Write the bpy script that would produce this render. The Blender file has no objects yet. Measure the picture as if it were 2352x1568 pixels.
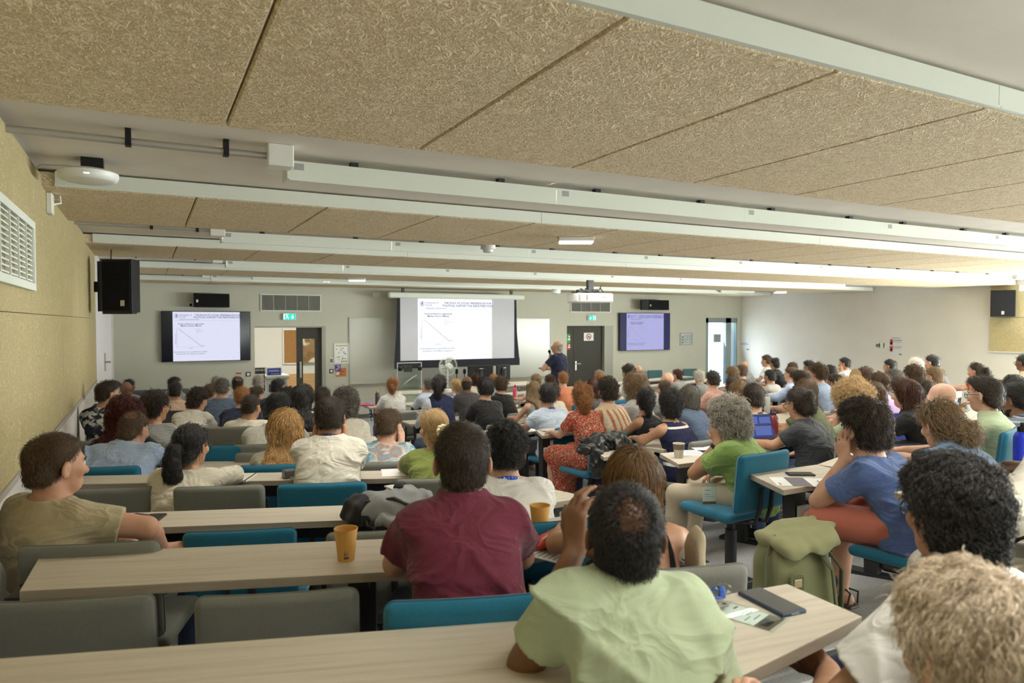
import bpy, bmesh, math, random
import numpy as np
from mathutils import Vector, Matrix

S = bpy.context.scene
COL = S.collection
PI = math.pi
RAD = math.radians
RNG = random.Random(7)

# ---------------------------------------------------------------- camera
EYE = 2.10
HEAD = RAD(27.7)
PITCH = RAD(1.58)
FPX = 1600.0
cam = bpy.data.cameras.new('camera')
cam.sensor_width = 36.0
cam.lens = 36.0 * FPX / 2352.0
cam.clip_start = 0.05
cam.clip_end = 200
cam.dof.use_dof = True
cam.dof.focus_distance = 4.2
cam.dof.aperture_fstop = 4.0
camo = bpy.data.objects.new('camera', cam)
camo.location = (0, 0, EYE)
camo.rotation_euler = (PI / 2 - PITCH, 0, -HEAD)
COL.objects.link(camo)
S.camera = camo

# ---------------------------------------------------------------- world and exposure
W = bpy.data.worlds.new('world')
S.world = W
W.use_nodes = True
wn = W.node_tree.nodes
bg = wn['Background']
sky = wn.new('ShaderNodeTexSky')
sky.sky_type = 'NISHITA'
sky.sun_elevation = RAD(50)
sky.sun_rotation = RAD(200)
sky.sun_disc = False
W.node_tree.links.new(sky.outputs['Color'], bg.inputs['Color'])
bg.inputs['Strength'].default_value = 1.2
S.view_settings.view_transform = 'Standard'
S.view_settings.look = 'None'
S.view_settings.gamma = 1.0
S.view_settings.use_curve_mapping = False
S.view_settings.exposure = 0.0
LAMP = 51.0          # radiance of the ceiling luminaires


def day_light(name, loc, rot, sx, sy, watts, col):
    l = bpy.data.lights.new(name, 'AREA')
    l.shape = 'RECTANGLE'
    l.size, l.size_y = sx, sy
    l.energy = watts
    l.color = col
    o = bpy.data.objects.new(name, l)
    o.location = loc
    o.rotation_euler = rot
    COL.objects.link(o)


# two unseen fill lights added to brighten the ceiling, then the glazed door's daylight
day_light('daylight_back', (8.5, -2.93, 1.75), (RAD(118), 0, 0), 12.0, 1.5, 480, (.93, 1.0, .96))
day_light('daylight_right', (15.42, 2.2, 1.75), (RAD(122), 0, RAD(90)), 9.6, 1.5, 3100, (.93, 1.0, .97))
day_light('daylight_door', (14.65, 14.97, 1.25), (RAD(112), 0, RAD(180)), .8, 1.9, 38, (.86, .96, 1.0))
S.cycles.max_bounces = 8
S.cycles.diffuse_bounces = 6
S.cycles.glossy_bounces = 3
S.cycles.transmission_bounces = 4
S.cycles.transparent_max_bounces = 8
S.cycles.caustics_reflective = False
S.cycles.caustics_refractive = False
S.cycles.sample_clamp_indirect = 6.0
S.cycles.use_denoising = True

# ---------------------------------------------------------------- measuring helpers (photo pixel -> point of the room)
_f = Vector((math.sin(HEAD) * math.cos(PITCH), math.cos(HEAD) * math.cos(PITCH), -math.sin(PITCH)))
_r = Vector((math.cos(HEAD), -math.sin(HEAD), 0))
_u = _r.cross(_f)
CAM = Vector((0, 0, EYE))


def ray(px, py):
    return _f + _r * ((px - 1176) / FPX) - _u * ((py - 784) / FPX)


def at(px, py, d):
    return CAM + ray(px, py) * d


def on_z(px, py, z):
    r = ray(px, py)
    return CAM + r * ((z - EYE) / r.z)


def on_y(px, py, Y):
    r = ray(px, py)
    return CAM + r * (Y / r.y)


def on_x(px, py, X):
    r = ray(px, py)
    return CAM + r * (X / r.x)


def pix(p):
    v = Vector(p) - CAM
    d = v.dot(_f)
    return 1176 + FPX * v.dot(_r) / d, 784 - FPX * v.dot(_u) / d, d


FOC = (6.0, 15.0)


def floor_z(x, y):
    r = math.hypot(x - FOC[0], y - FOC[1])
    return min(0.62, max(0.0, 0.64 - 0.084 * (14.5 - r)))


# ---------------------------------------------------------------- materials
MATS = {}


def new_mat(name):
    m = bpy.data.materials.new(name)
    m.use_nodes = True
    nt = m.node_tree
    return m, nt, nt.nodes['Principled BSDF']


def mat(name, col, rough=0.6, metal=0.0, spec=0.5, var=0.0, vscale=40.0, bump=0.0, bscale=200.0, sheen=0.0, trans=0.0, alpha=1.0, emit=None, estr=0.0, coat=0.0):
    if name in MATS:
        return MATS[name]
    m, nt, b = new_mat(name)
    b.inputs['Base Color'].default_value = (*col, 1)
    b.inputs['Roughness'].default_value = rough
    b.inputs['Metallic'].default_value = metal
    b.inputs['Specular IOR Level'].default_value = spec
    b.inputs['Coat Weight'].default_value = coat
    if sheen:
        b.inputs['Sheen Weight'].default_value = sheen
        b.inputs['Sheen Roughness'].default_value = 0.6
    if trans:
        b.inputs['Transmission Weight'].default_value = trans
    if alpha < 1:
        b.inputs['Alpha'].default_value = alpha
    if emit:
        b.inputs['Emission Color'].default_value = (*emit, 1)
        b.inputs['Emission Strength'].default_value = estr
    if var or bump:
        tc = nt.nodes.new('ShaderNodeTexCoord')
        if var:
            n = nt.nodes.new('ShaderNodeTexNoise')
            n.inputs['Scale'].default_value = vscale
            n.inputs['Detail'].default_value = 6
            nt.links.new(tc.outputs['Object'], n.inputs['Vector'])
            r = nt.nodes.new('ShaderNodeValToRGB')
            r.color_ramp.elements[0].position = 0.3
            r.color_ramp.elements[1].position = 0.7
            r.color_ramp.elements[0].color = (*[max(0, c * (1 - var)) for c in col], 1)
            r.color_ramp.elements[1].color = (*[min(1, c * (1 + var)) for c in col], 1)
            nt.links.new(n.outputs['Fac'], r.inputs['Fac'])
            nt.links.new(r.outputs['Color'], b.inputs['Base Color'])
        if bump:
            n2 = nt.nodes.new('ShaderNodeTexNoise')
            n2.inputs['Scale'].default_value = bscale
            n2.inputs['Detail'].default_value = 4
            nt.links.new(tc.outputs['Object'], n2.inputs['Vector'])
            bp = nt.nodes.new('ShaderNodeBump')
            bp.inputs['Strength'].default_value = bump
            bp.inputs['Distance'].default_value = 0.004
            nt.links.new(n2.outputs['Fac'], bp.inputs['Height'])
            nt.links.new(bp.outputs['Normal'], b.inputs['Normal'])
    MATS[name] = m
    return m


def srgb(r, g, b):
    def c(v):
        v /= 255.0
        return v / 12.92 if v <= 0.04045 else ((v + 0.055) / 1.055) ** 2.4
    return (c(r), c(g), c(b))


def N(nt, kind, **kw):
    n = nt.nodes.new(kind)
    for k, v in kw.items():
        if k in n.inputs:
            n.inputs[k].default_value = v
        else:
            setattr(n, k, v)
    return n


def mix_rgb(nt, fac, a, b, blend='MIX'):
    n = nt.nodes.new('ShaderNodeMix')
    n.data_type = 'RGBA'
    n.blend_type = blend
    for sock, v in ((0, fac), (6, a), (7, b)):
        if isinstance(v, bpy.types.NodeSocket):
            nt.links.new(v, n.inputs[sock])
        elif sock == 0:
            n.inputs[0].default_value = v
        else:
            n.inputs[sock].default_value = (*v, 1)
    return n.outputs[2]


def ramp(nt, fac, stops):
    r = nt.nodes.new('ShaderNodeValToRGB')
    e = r.color_ramp.elements
    while len(e) < len(stops):
        e.new(0.5)
    for i, (p, c) in enumerate(stops):
        e[i].position = p
        e[i].color = (*c, 1)
    nt.links.new(fac, r.inputs['Fac'])
    return r.outputs['Color']


def math_n(nt, op, a, b=None):
    n = nt.nodes.new('ShaderNodeMath')
    n.operation = op
    for i, v in enumerate((a, b)):
        if v is None:
            continue
        if isinstance(v, bpy.types.NodeSocket):
            nt.links.new(v, n.inputs[i])
        else:
            n.inputs[i].default_value = v
    return n.outputs[0]


def obj_vec(nt, scale=(1, 1, 1), rot=(0, 0, 0)):
    tc = nt.nodes.new('ShaderNodeTexCoord')
    mp = nt.nodes.new('ShaderNodeMapping')
    mp.inputs['Scale'].default_value = scale
    mp.inputs['Rotation'].default_value = rot
    nt.links.new(tc.outputs['Object'], mp.inputs['Vector'])
    return mp.outputs['Vector']


def bump_to(nt, b, h, strength=0.5, dist=0.004):
    bp = nt.nodes.new('ShaderNodeBump')
    bp.inputs['Strength'].default_value = strength
    bp.inputs['Distance'].default_value = dist
    nt.links.new(h, bp.inputs['Height'])
    nt.links.new(bp.outputs['Normal'], b.inputs['Normal'])


def wood_wool(name, lo, hi, scale=1.0, ridge=True):
    """Wood-wool acoustic board: curled fibres of two sizes."""
    m, nt, b = new_mat(name)
    b.inputs['Roughness'].default_value = 0.9
    b.inputs['Specular IOR Level'].default_value = 0.15
    v = obj_vec(nt, (1, 1, 1))
    hs = []
    for sc, dis, rot in ((15, 2.2, 0.0), (21, 2.8, 1.0), (30, 2.4, 2.0)):
        mp = N(nt, 'ShaderNodeMapping')
        mp.inputs['Rotation'].default_value = (rot, rot * 1.7, rot * 0.6)
        nt.links.new(v, mp.inputs['Vector'])
        n = N(nt, 'ShaderNodeTexNoise', Scale=sc * scale, Detail=1.0, Roughness=0.4, Distortion=dis)
        nt.links.new(mp.outputs['Vector'], n.inputs['Vector'])
        a = math_n(nt, 'ABSOLUTE', math_n(nt, 'SUBTRACT', n.outputs['Fac'], 0.5))
        hs.append(math_n(nt, 'SUBTRACT', 1.0, math_n(nt, 'MINIMUM', math_n(nt, 'MULTIPLY', a, 17.0), 1.0)))
    h = math_n(nt, 'MAXIMUM', math_n(nt, 'MAXIMUM', hs[0], math_n(nt, 'MULTIPLY', hs[1], 0.85)), math_n(nt, 'MULTIPLY', hs[2], 0.7))
    c = ramp(nt, h, [(0.0, lo), (0.45, [(p * .45 + q * .55) for p, q in zip(lo, hi)]), (1.0, hi)])
    nt.links.new(c, b.inputs['Base Color'])
    bump_to(nt, b, h, 0.7, 0.006)
    MATS[name] = m
    return m


def laminate(name, base, dark):
    """Pale ash laminate, grain along the object's local X."""
    m, nt, b = new_mat(name)
    b.inputs['Roughness'].default_value = 0.42
    b.inputs['Specular IOR Level'].default_value = 0.4
    v = obj_vec(nt, (1.2, 26, 26))
    n = N(nt, 'ShaderNodeTexNoise', Scale=1.6, Detail=7.0, Roughness=0.62, Distortion=0.35)
    nt.links.new(v, n.inputs['Vector'])
    v2 = obj_vec(nt, (3.0, 190, 190))
    n2 = N(nt, 'ShaderNodeTexNoise', Scale=1.0, Detail=2.0)
    nt.links.new(v2, n2.inputs['Vector'])
    f = math_n(nt, 'ADD', math_n(nt, 'MULTIPLY', n.outputs['Fac'], 0.75), math_n(nt, 'MULTIPLY', n2.outputs['Fac'], 0.25))
    c = ramp(nt, f, [(0.34, dark), (0.5, base), (0.72, [min(1, x * 1.12) for x in base])])
    nt.links.new(c, b.inputs['Base Color'])
    MATS[name] = m
    return m


def fabric(name, col, scale=420.0, var=0.16, sheen=0.25):
    """Plain woven upholstery / cloth with a fine melange."""
    if name in MATS:
        return MATS[name]
    m, nt, b = new_mat(name)
    b.inputs['Roughness'].default_value = 0.88
    b.inputs['Specular IOR Level'].default_value = 0.2
    b.inputs['Sheen Weight'].default_value = sheen
    b.inputs['Sheen Roughness'].default_value = 0.5
    v = obj_vec(nt)
    n = N(nt, 'ShaderNodeTexNoise', Scale=scale, Detail=3.0)
    nt.links.new(v, n.inputs['Vector'])
    n2 = N(nt, 'ShaderNodeTexNoise', Scale=9.0, Detail=3.0)
    nt.links.new(v, n2.inputs['Vector'])
    f = math_n(nt, 'ADD', math_n(nt, 'MULTIPLY', n.outputs['Fac'], 0.7), math_n(nt, 'MULTIPLY', n2.outputs['Fac'], 0.3))
    c = ramp(nt, f, [(0.32, [x * (1 - var) for x in col]), (0.68, [min(1, x * (1 + var)) for x in col])])
    nt.links.new(c, b.inputs['Base Color'])
    bump_to(nt, b, n.outputs['Fac'], 0.25, 0.002)
    MATS[name] = m
    return m


def cloth_creases(m, strength=.34):
    """Soft drape creases on a garment, on top of its weave."""
    nt = m.node_tree
    b = nt.nodes['Principled BSDF']
    v = obj_vec(nt, (5.5, 5.5, 9.0))
    n = N(nt, 'ShaderNodeTexNoise', Scale=1.0, Detail=2.5, Roughness=.5, Distortion=1.1)
    nt.links.new(v, n.inputs['Vector'])
    a = math_n(nt, 'ABSOLUTE', math_n(nt, 'SUBTRACT', n.outputs['Fac'], .5))
    h = math_n(nt, 'SUBTRACT', 1.0, math_n(nt, 'MINIMUM', math_n(nt, 'MULTIPLY', a, 7.0), 1.0))
    old = [l for l in nt.links if l.to_socket == b.inputs['Normal']]
    bp = nt.nodes.new('ShaderNodeBump')
    bp.inputs['Strength'].default_value = strength
    bp.inputs['Distance'].default_value = .02
    nt.links.new(h, bp.inputs['Height'])
    if old:
        nt.links.new(old[0].from_socket, bp.inputs['Normal'])
    nt.links.new(bp.outputs['Normal'], b.inputs['Normal'])
    return m


def glass(name, tint=(1, 1, 1), rough=0.0, clear=0.85):
    """Thin clear sheet: mostly straight-through, a little mirror."""
    m = bpy.data.materials.new(name)
    m.use_nodes = True
    nt = m.node_tree
    nt.nodes.clear()
    o = nt.nodes.new('ShaderNodeOutputMaterial')
    t = nt.nodes.new('ShaderNodeBsdfTransparent')
    t.inputs['Color'].default_value = (*[c * clear + (1 - clear) for c in tint], 1)
    g = nt.nodes.new('ShaderNodeBsdfGlossy')
    g.inputs['Roughness'].default_value = max(rough, 0.02)
    lw = nt.nodes.new('ShaderNodeLayerWeight')
    lw.inputs['Blend'].default_value = 0.5
    fac = math_n(nt, 'ADD', math_n(nt, 'MULTIPLY', math_n(nt, 'POWER', lw.outputs['Facing'], 4.0), 0.6), 0.03)
    mx = nt.nodes.new('ShaderNodeMixShader')
    nt.links.new(fac, mx.inputs['Fac'])
    nt.links.new(t.outputs['BSDF'], mx.inputs[1])
    nt.links.new(g.outputs['BSDF'], mx.inputs[2])
    nt.links.new(mx.outputs['Shader'], o.inputs['Surface'])
    MATS[name] = m
    return m


def lamp_mat(name, col, strength):
    m = bpy.data.materials.new(name)
    m.use_nodes = True
    nt = m.node_tree
    nt.nodes.clear()
    o = nt.nodes.new('ShaderNodeOutputMaterial')
    e = nt.nodes.new('ShaderNodeEmission')
    e.inputs['Color'].default_value = (*col, 1)
    e.inputs['Strength'].default_value = strength
    nt.links.new(e.outputs['Emission'], o.inputs['Surface'])
    MATS[name] = m
    return m


# ---------------------------------------------------------------- objects
def tag(o, label=None, cat=None, group=None, kind=None):
    if label:
        o['label'] = label
    if cat:
        o['category'] = cat
    if group:
        o['group'] = group
    if kind:
        o['kind'] = kind
    return o


def link(o, parent=None):
    COL.objects.link(o)
    if parent:
        o.parent = parent
    return o


def empty(name, loc=(0, 0, 0), rz=0.0, parent=None):
    o = bpy.data.objects.new(name, None)
    o.empty_display_size = 0.1
    o.location = loc
    o.rotation_euler = (0, 0, rz)
    return link(o, parent)


def thing(name, label, cat, loc=(0, 0, 0), rz=0.0, group=None):
    return tag(empty(name, loc, rz), label, cat, group)


def copy_tree(o, parent=None):
    c = o.copy()
    COL.objects.link(c)
    if parent is not None:
        c.parent = parent
    for ch in list(o.children):
        copy_tree(ch, c)
    return c


class MB:
    """Collects shapes into one mesh object."""

    def __init__(s):
        s.bm = bmesh.new()
        s.mats = []
        s.mi = 0

    def use(s, m):
        if m not in s.mats:
            s.mats.append(m)
        s.mi = s.mats.index(m)
        return s

    def _mark(s, faces):
        for f in faces:
            f.material_index = s.mi

    def box(s, x0, y0, z0, x1, y1, z1, bev=0.0, seg=2, M=None):
        r = bmesh.ops.create_cube(s.bm, size=1.0)
        vs = r['verts']
        for v in vs:
            v.co = Vector((x0 + (v.co.x + .5) * (x1 - x0), y0 + (v.co.y + .5) * (y1 - y0), z0 + (v.co.z + .5) * (z1 - z0)))
        fs = set(f for v in vs for f in v.link_faces)
        if bev:
            es = list(set(e for v in vs for e in v.link_edges))
            rr = bmesh.ops.bevel(s.bm, geom=es, offset=bev, segments=seg, profile=0.5, affect='EDGES')
            vs = set(v for f in rr['faces'] for v in f.verts) | set(v for v in vs if v.is_valid)
            fs = set(f for v in vs for f in v.link_faces)
        s._mark(fs)
        if M is not None:
            for v in vs:
                v.co = M @ v.co
        return s

    def prism(s, pts, z0, z1, axis='Z', bev=0.0):
        """Polygon pts (2-D) extruded between z0 and z1 along an axis."""
        def P(p, h):
            if axis == 'Z':
                return (p[0], p[1], h)
            if axis == 'Y':
                return (p[0], h, p[1])
            return (h, p[0], p[1])
        a = [s.bm.verts.new(P(p, z0)) for p in pts]
        b = [s.bm.verts.new(P(p, z1)) for p in pts]
        fs = [s.bm.faces.new(a[::-1]), s.bm.faces.new(b)]
        n = len(pts)
        for i in range(n):
            fs.append(s.bm.faces.new((a[i], a[(i + 1) % n], b[(i + 1) % n], b[i])))
        bmesh.ops.recalc_face_normals(s.bm, faces=fs)
        if bev:
            es = list(set(e for f in fs for e in f.edges))
            rr = bmesh.ops.bevel(s.bm, geom=es, offset=bev, segments=2, profile=0.5, affect='EDGES')
            fs = set(f for v in set(v for f in rr['faces'] for v in f.verts) for f in v.link_faces)
        s._mark(fs)
        return s

    def quad(s, *pts):
        f = s.bm.faces.new([s.bm.verts.new(p) for p in pts])
        s._mark([f])
        return s

    def lathe(s, prof, c=(0, 0, 0), seg=20, M=None, cap=True):
        """Profile [(radius, z)...] turned about Z through c."""
        rings = []
        for r, z in prof:
            ring = []
            for i in range(seg):
                a = 2 * PI * i / seg
                p = Vector((c[0] + r * math.cos(a), c[1] + r * math.sin(a), c[2] + z))
                ring.append(s.bm.verts.new(M @ p if M is not None else p))
            rings.append(ring)
        fs = []
        for a, b in zip(rings, rings[1:]):
            for i in range(seg):
                fs.append(s.bm.faces.new((a[i], a[(i + 1) % seg], b[(i + 1) % seg], b[i])))
        if cap:
            fs.append(s.bm.faces.new(rings[0][::-1]))
            fs.append(s.bm.faces.new(rings[-1]))
        s._mark(fs)
        return s

    def tube(s, pts, r, seg=8, flat=1.0):
        """Round bar along a polyline; r may be one radius or one per point."""
        pts = [Vector(p) for p in pts]
        rs = r if isinstance(r, (list, tuple)) else [r] * len(pts)
        rings = []
        up = None
        for i, p in enumerate(pts):
            t = (pts[min(i + 1, len(pts) - 1)] - pts[max(i - 1, 0)]).normalized()
            if up is None:
                up = Vector((0, 0, 1)) if abs(t.z) < 0.9 else Vector((0, 1, 0))
            a = t.cross(up)
            if a.length < 1e-6:
                a = t.cross(Vector((1, 0, 0)))
            a.normalize()
            b = a.cross(t).normalized()
            up = b
            rings.append([s.bm.verts.new(p + a * (rs[i] * math.cos(2 * PI * k / seg)) + b * (rs[i] * flat * math.sin(2 * PI * k / seg))) for k in range(seg)])
        fs = []
        for a, b in zip(rings, rings[1:]):
            for i in range(seg):
                fs.append(s.bm.faces.new((a[i], a[(i + 1) % seg], b[(i + 1) % seg], b[i])))
        fs.append(s.bm.faces.new(rings[0][::-1]))
        fs.append(s.bm.faces.new(rings[-1]))
        bmesh.ops.recalc_face_normals(s.bm, faces=fs)
        s._mark(fs)
        return s

    def ball(s, c, r, sub=2, sc=(1, 1, 1)):
        rr = bmesh.ops.create_icosphere(s.bm, subdivisions=sub, radius=r)
        for v in rr['verts']:
            v.co = Vector((v.co.x * sc[0] + c[0], v.co.y * sc[1] + c[1], v.co.z * sc[2] + c[2]))
        s._mark(set(f for v in rr['verts'] for f in v.link_faces))
        return s

    def build(s, name, m=None, parent=None, smooth=False, loc=None, rz=0.0):
        me = bpy.data.meshes.new(name)
        s.bm.to_mesh(me)
        s.bm.free()
        for x in ([m] if m else s.mats):
            me.materials.append(x)
        if smooth:
            me.polygons.foreach_set('use_smooth', [True] * len(me.polygons))
            if smooth != 'all':
                me.set_sharp_from_angle(angle=RAD(40))
        o = bpy.data.objects.new(name, me)
        if loc is not None:
            o.location = loc
        if rz:
            o.rotation_euler = (0, 0, rz)
        return link(o, parent)


def text(name, body, size, m, parent, loc, rot=(PI / 2, 0, 0), align='LEFT', ext=0.0, bold=0.0, aligny='TOP'):
    """Lettering as a real mesh."""
    c = bpy.data.curves.new(name, 'FONT')
    c.body = body
    c.size = size
    c.align_x = align
    c.align_y = aligny
    c.extrude = ext
    c.offset = bold
    c.resolution_u = 2
    tmp = bpy.data.objects.new(name, c)
    me = bpy.data.meshes.new_from_object(tmp)
    bpy.data.objects.remove(tmp)
    bpy.data.curves.remove(c)
    me.materials.clear()
    me.materials.append(m)
    o = bpy.data.objects.new(name, me)
    o.location = loc
    o.rotation_euler = rot
    return link(o, parent)


def struct(o):
    o['kind'] = 'structure'
    return o


# common materials
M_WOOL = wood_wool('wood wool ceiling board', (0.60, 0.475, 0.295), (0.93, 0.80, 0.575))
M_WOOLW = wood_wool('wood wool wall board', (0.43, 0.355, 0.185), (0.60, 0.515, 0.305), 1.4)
M_TRIM = mat('white painted metal', (0.66, 0.69, 0.63), 0.5)
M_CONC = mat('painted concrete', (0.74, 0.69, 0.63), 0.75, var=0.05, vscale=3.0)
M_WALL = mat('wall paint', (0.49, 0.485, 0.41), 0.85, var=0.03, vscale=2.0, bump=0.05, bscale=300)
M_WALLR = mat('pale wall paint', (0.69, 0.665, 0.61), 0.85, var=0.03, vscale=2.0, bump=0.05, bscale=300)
M_WALLL = mat('lower wall paint', (0.60, 0.58, 0.55), 0.8, var=0.03, vscale=2.0)
M_CARPET = mat('grey carpet', (0.34, 0.34, 0.34), 0.95, spec=0.1, var=0.28, vscale=160.0, bump=0.5, bscale=400)
M_NOSE = mat('pale step edging', (0.52, 0.52, 0.53), 0.7, var=0.12, vscale=260.0)
M_DESK = laminate('ash laminate', (0.55, 0.49, 0.40), (0.44, 0.385, 0.305))
M_EDGE = laminate('ash edge band', (0.38, 0.33, 0.265), (0.32, 0.275, 0.22))
M_BLACK = mat('black powder coat', (0.022, 0.022, 0.024), 0.5)
M_BLKPL = mat('black plastic', (0.012, 0.012, 0.013), 0.5, spec=.25)
M_DARKDOOR = mat('dark grey door laminate', (0.048, 0.046, 0.039), 0.6, spec=.2, var=0.05, vscale=6)
M_FRAMEGR = mat('grey green door frame', (0.29, 0.29, 0.245), 0.5)
M_WHITE = mat('white plastic', (0.74, 0.74, 0.71), 0.4)
M_PAPER = mat('white paper', (0.80, 0.80, 0.78), 0.8)
M_INK = mat('dark ink', (0.04, 0.04, 0.05), 0.7)
M_STEEL = mat('brushed steel', (0.55, 0.54, 0.52), 0.35, metal=1.0)
M_BLUECH = fabric('petrol blue upholstery', (0.013, 0.128, 0.215))
M_TEALCH = fabric('grey teal upholstery', (0.05, 0.115, 0.125))
M_GREYCH = fabric('grey upholstery', (0.175, 0.178, 0.155))
M_GLASS = glass('clear glass', (0.93, 0.98, 0.96))
# ================================================================ ROOM SHELL
XL, XR, YB, YF, ZR, ZS = -0.54, 15.5, -3.0, 15.0, 2.85, 2.95

# floor: raked in arcs towards the front, flat at the bottom and at the back
mb = MB().use(M_CARPET)
xs = np.arange(-2.0, 17.01, 0.25)
ys = np.arange(-3.5, 15.01, 0.25)
grid = [[mb.bm.verts.new((x, y, floor_z(x, y))) for y in ys] for x in xs]
for i in range(len(xs) - 1):
    for j in range(len(ys) - 1):
        mb.bm.faces.new((grid[i][j], grid[i + 1][j], grid[i + 1][j + 1], grid[i][j + 1]))
struct(mb.build('floor', None, smooth='all'))
mb = MB().use(M_CARPET).box(-0.5, 15.0, -0.02, 15.5, 22, 0.0)
struct(mb.build('floor_corridor'))

# pale edging strips let into the carpet of the aisle
mb = MB().use(M_NOSE)
for p0, p1, w in (((1655, 1568), (1900, 1497), 0.085), ((1560, 1700), (1900, 1590), 0.085)):
    a, b = on_z(*p0, 0.615), on_z(*p1, 0.615)
    a.z = b.z = 0.622
    n = (b - a).cross(Vector((0, 0, 1))).normalized() * w
    b = b + (b - a) * 0.9
    mb.prism([(a - n)[:2], a[:2], b[:2], (b - n)[:2]], 0.618, 0.626)
struct(mb.build('trim_1'))

# ceiling slab and the hanging boards
struct(MB().use(M_CONC).box(XL, YB, ZS, XR, YF, ZS + 0.1).build('ceiling'))
RAFTS = [(-1.75, -0.22), (1.40, 2.90), (4.62, 6.10), (7.70, 9.15), (10.80, 12.20), (13.90, 14.98)]
PW = 0.78
for k, (a, b) in enumerate(RAFTS):
    mb = MB().use(M_WOOL)
    x = XL + 0.02
    nx = 0.28
    while x < XR - 0.02:
        e = min(nx, XR - 0.02)
        mb.box(x + 0.003, a + 0.012, ZR, e - 0.003, b, ZS - 0.015, 0.007, 1)
        x = e
        nx = e + PW
    struct(mb.build('ceiling_board_panel'))
    mb = MB().use(M_TRIM)
    xe = -0.44 if k else XL + 0.02
    x = xe
    while x < XR - 0.05:
        e = min(x + 3.12, XR - 0.05)
        mb.box(x + 0.0015, a, ZR + 0.012, e - 0.0015, a + 0.011, ZS - 0.012)
        mb.box(x + 0.0015, a - 0.008, ZR + 0.004, e - 0.0015, a + 0.012, ZR + 0.013)
        x = e
    struct(mb.build('ceiling_board_trim'))

# left wall: plaster, wood-wool boards above a ledge, plain dado below
mb = MB().use(M_WALLL).box(XL - 0.1, YB, -0.1, XL, YF, ZS)
struct(mb.build('wall_left'))
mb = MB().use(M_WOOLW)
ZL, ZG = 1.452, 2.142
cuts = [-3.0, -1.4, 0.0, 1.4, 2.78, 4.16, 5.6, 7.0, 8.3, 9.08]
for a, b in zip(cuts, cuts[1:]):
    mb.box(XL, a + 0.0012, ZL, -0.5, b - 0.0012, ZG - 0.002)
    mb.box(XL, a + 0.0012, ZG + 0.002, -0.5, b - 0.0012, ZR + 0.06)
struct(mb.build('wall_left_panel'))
struct(MB().use(mat('grey ledge', (0.36, 0.33, 0.29), 0.6)).box(XL, YB, ZL - 0.03, -0.492, 9.08, ZL).build('trim_2'))

# right wall with its own wood-wool board
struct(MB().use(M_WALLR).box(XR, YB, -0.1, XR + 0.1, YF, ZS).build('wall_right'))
pa, pb = on_x(2278, 662, XR), on_x(2278, 806, XR)
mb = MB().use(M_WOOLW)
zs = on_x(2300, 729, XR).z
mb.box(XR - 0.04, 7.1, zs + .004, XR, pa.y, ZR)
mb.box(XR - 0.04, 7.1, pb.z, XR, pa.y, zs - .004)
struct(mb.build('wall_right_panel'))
struct(MB().use(M_TRIM).box(XR - 0.045, 7.1, pb.z - 0.02, XR, pa.y + .02, pb.z).build('trim_3'))
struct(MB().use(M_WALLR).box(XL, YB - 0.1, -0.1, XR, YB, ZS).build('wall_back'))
MWF = mat('grey window frame', (.3, .33, .32), .4)  # unseen frames added around the fill lights; the walls behind stay closed
struct(MB().use(MWF).box(2.45, YB, .95, 14.55, YB + .05, 1.0).box(2.45, YB, 2.5, 14.55, YB + .05, 2.55).box(2.45, YB, 1, 2.5, YB + .05, 2.5).box(14.5, YB, 1, 14.55, YB + .05, 2.5).build('window_1'))
struct(MB().use(MWF).box(XR - .05, -2.65, .95, XR, 7.05, 1.0).box(XR - .05, -2.65, 2.5, XR, 7.05, 2.55).build('window_2'))

# front wall with three openings
D1a, D1b = on_y(585, 800, YF).x, on_y(748, 800, YF).x
D2a, D2b = on_y(1302, 800, YF).x, on_y(1408, 800, YF).x
D3a, D3b = on_y(1621, 800, YF).x, on_y(1693, 800, YF).x
Z1, Z2, Z3 = on_y(660, 750, YF).z, on_y(1350, 748, YF).z, on_y(1660, 730, YF).z
T = 0.28
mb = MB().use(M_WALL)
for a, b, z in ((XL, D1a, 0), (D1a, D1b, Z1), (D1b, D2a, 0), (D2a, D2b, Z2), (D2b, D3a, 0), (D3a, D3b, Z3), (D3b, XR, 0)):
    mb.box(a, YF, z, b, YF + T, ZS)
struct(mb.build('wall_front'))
struct(MB().use(mat('dark skirting', (0.10, 0.10, 0.095), 0.6)).box(D1b, YF - 0.015, 0, D2a, YF, 0.09).box(XL, YF - 0.015, 0, D1a, YF, 0.09).box(D2b, YF - 0.015, 0, D3a, YF, 0.09).build('baseboard_front'))

# --- doorway on the left: room beyond, open dark door leaf with a glazed slot
mb = MB().use(mat('white room paint', (0.70, 0.68, 0.61), 0.8)).box(0.0, 18.6, 0, 6.2, 18.7, 2.9).box(0.0, YF + T, 0, 0.1, 18.6, 2.9)
mb.box(6.1, YF + T, 0, 6.2, 18.6, 2.9).box(0, YF + T, 2.8, 6.2, 18.7, 2.9)
struct(mb.build('wall_room_beyond'))
cw = on_y(640, 870, 18.58)
o = MB().use(laminate('orange wood dado', (0.56, 0.33, 0.15), (0.46, 0.26, 0.11))).box(on_y(655, 870, 18.55).x, 18.55, 0, 6.0, 18.6, on_y(690, 858, 18.55).z)
struct(o.build('trim_4'))
q0, q1 = on_y(652, 758, 18.55), on_y(720, 832, 18.55)
cb = thing('pin_board', 'brown cork pin board on the wall beyond the open doorway', 'pin board', (0, 0, 0))
MB().use(mat('cork', (0.34, 0.175, 0.055), 0.9, var=0.15, vscale=60)).box(q0.x, 18.56, q1.z, q1.x + 1.0, 18.6, q0.z).build('cork', None, cb)
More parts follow.
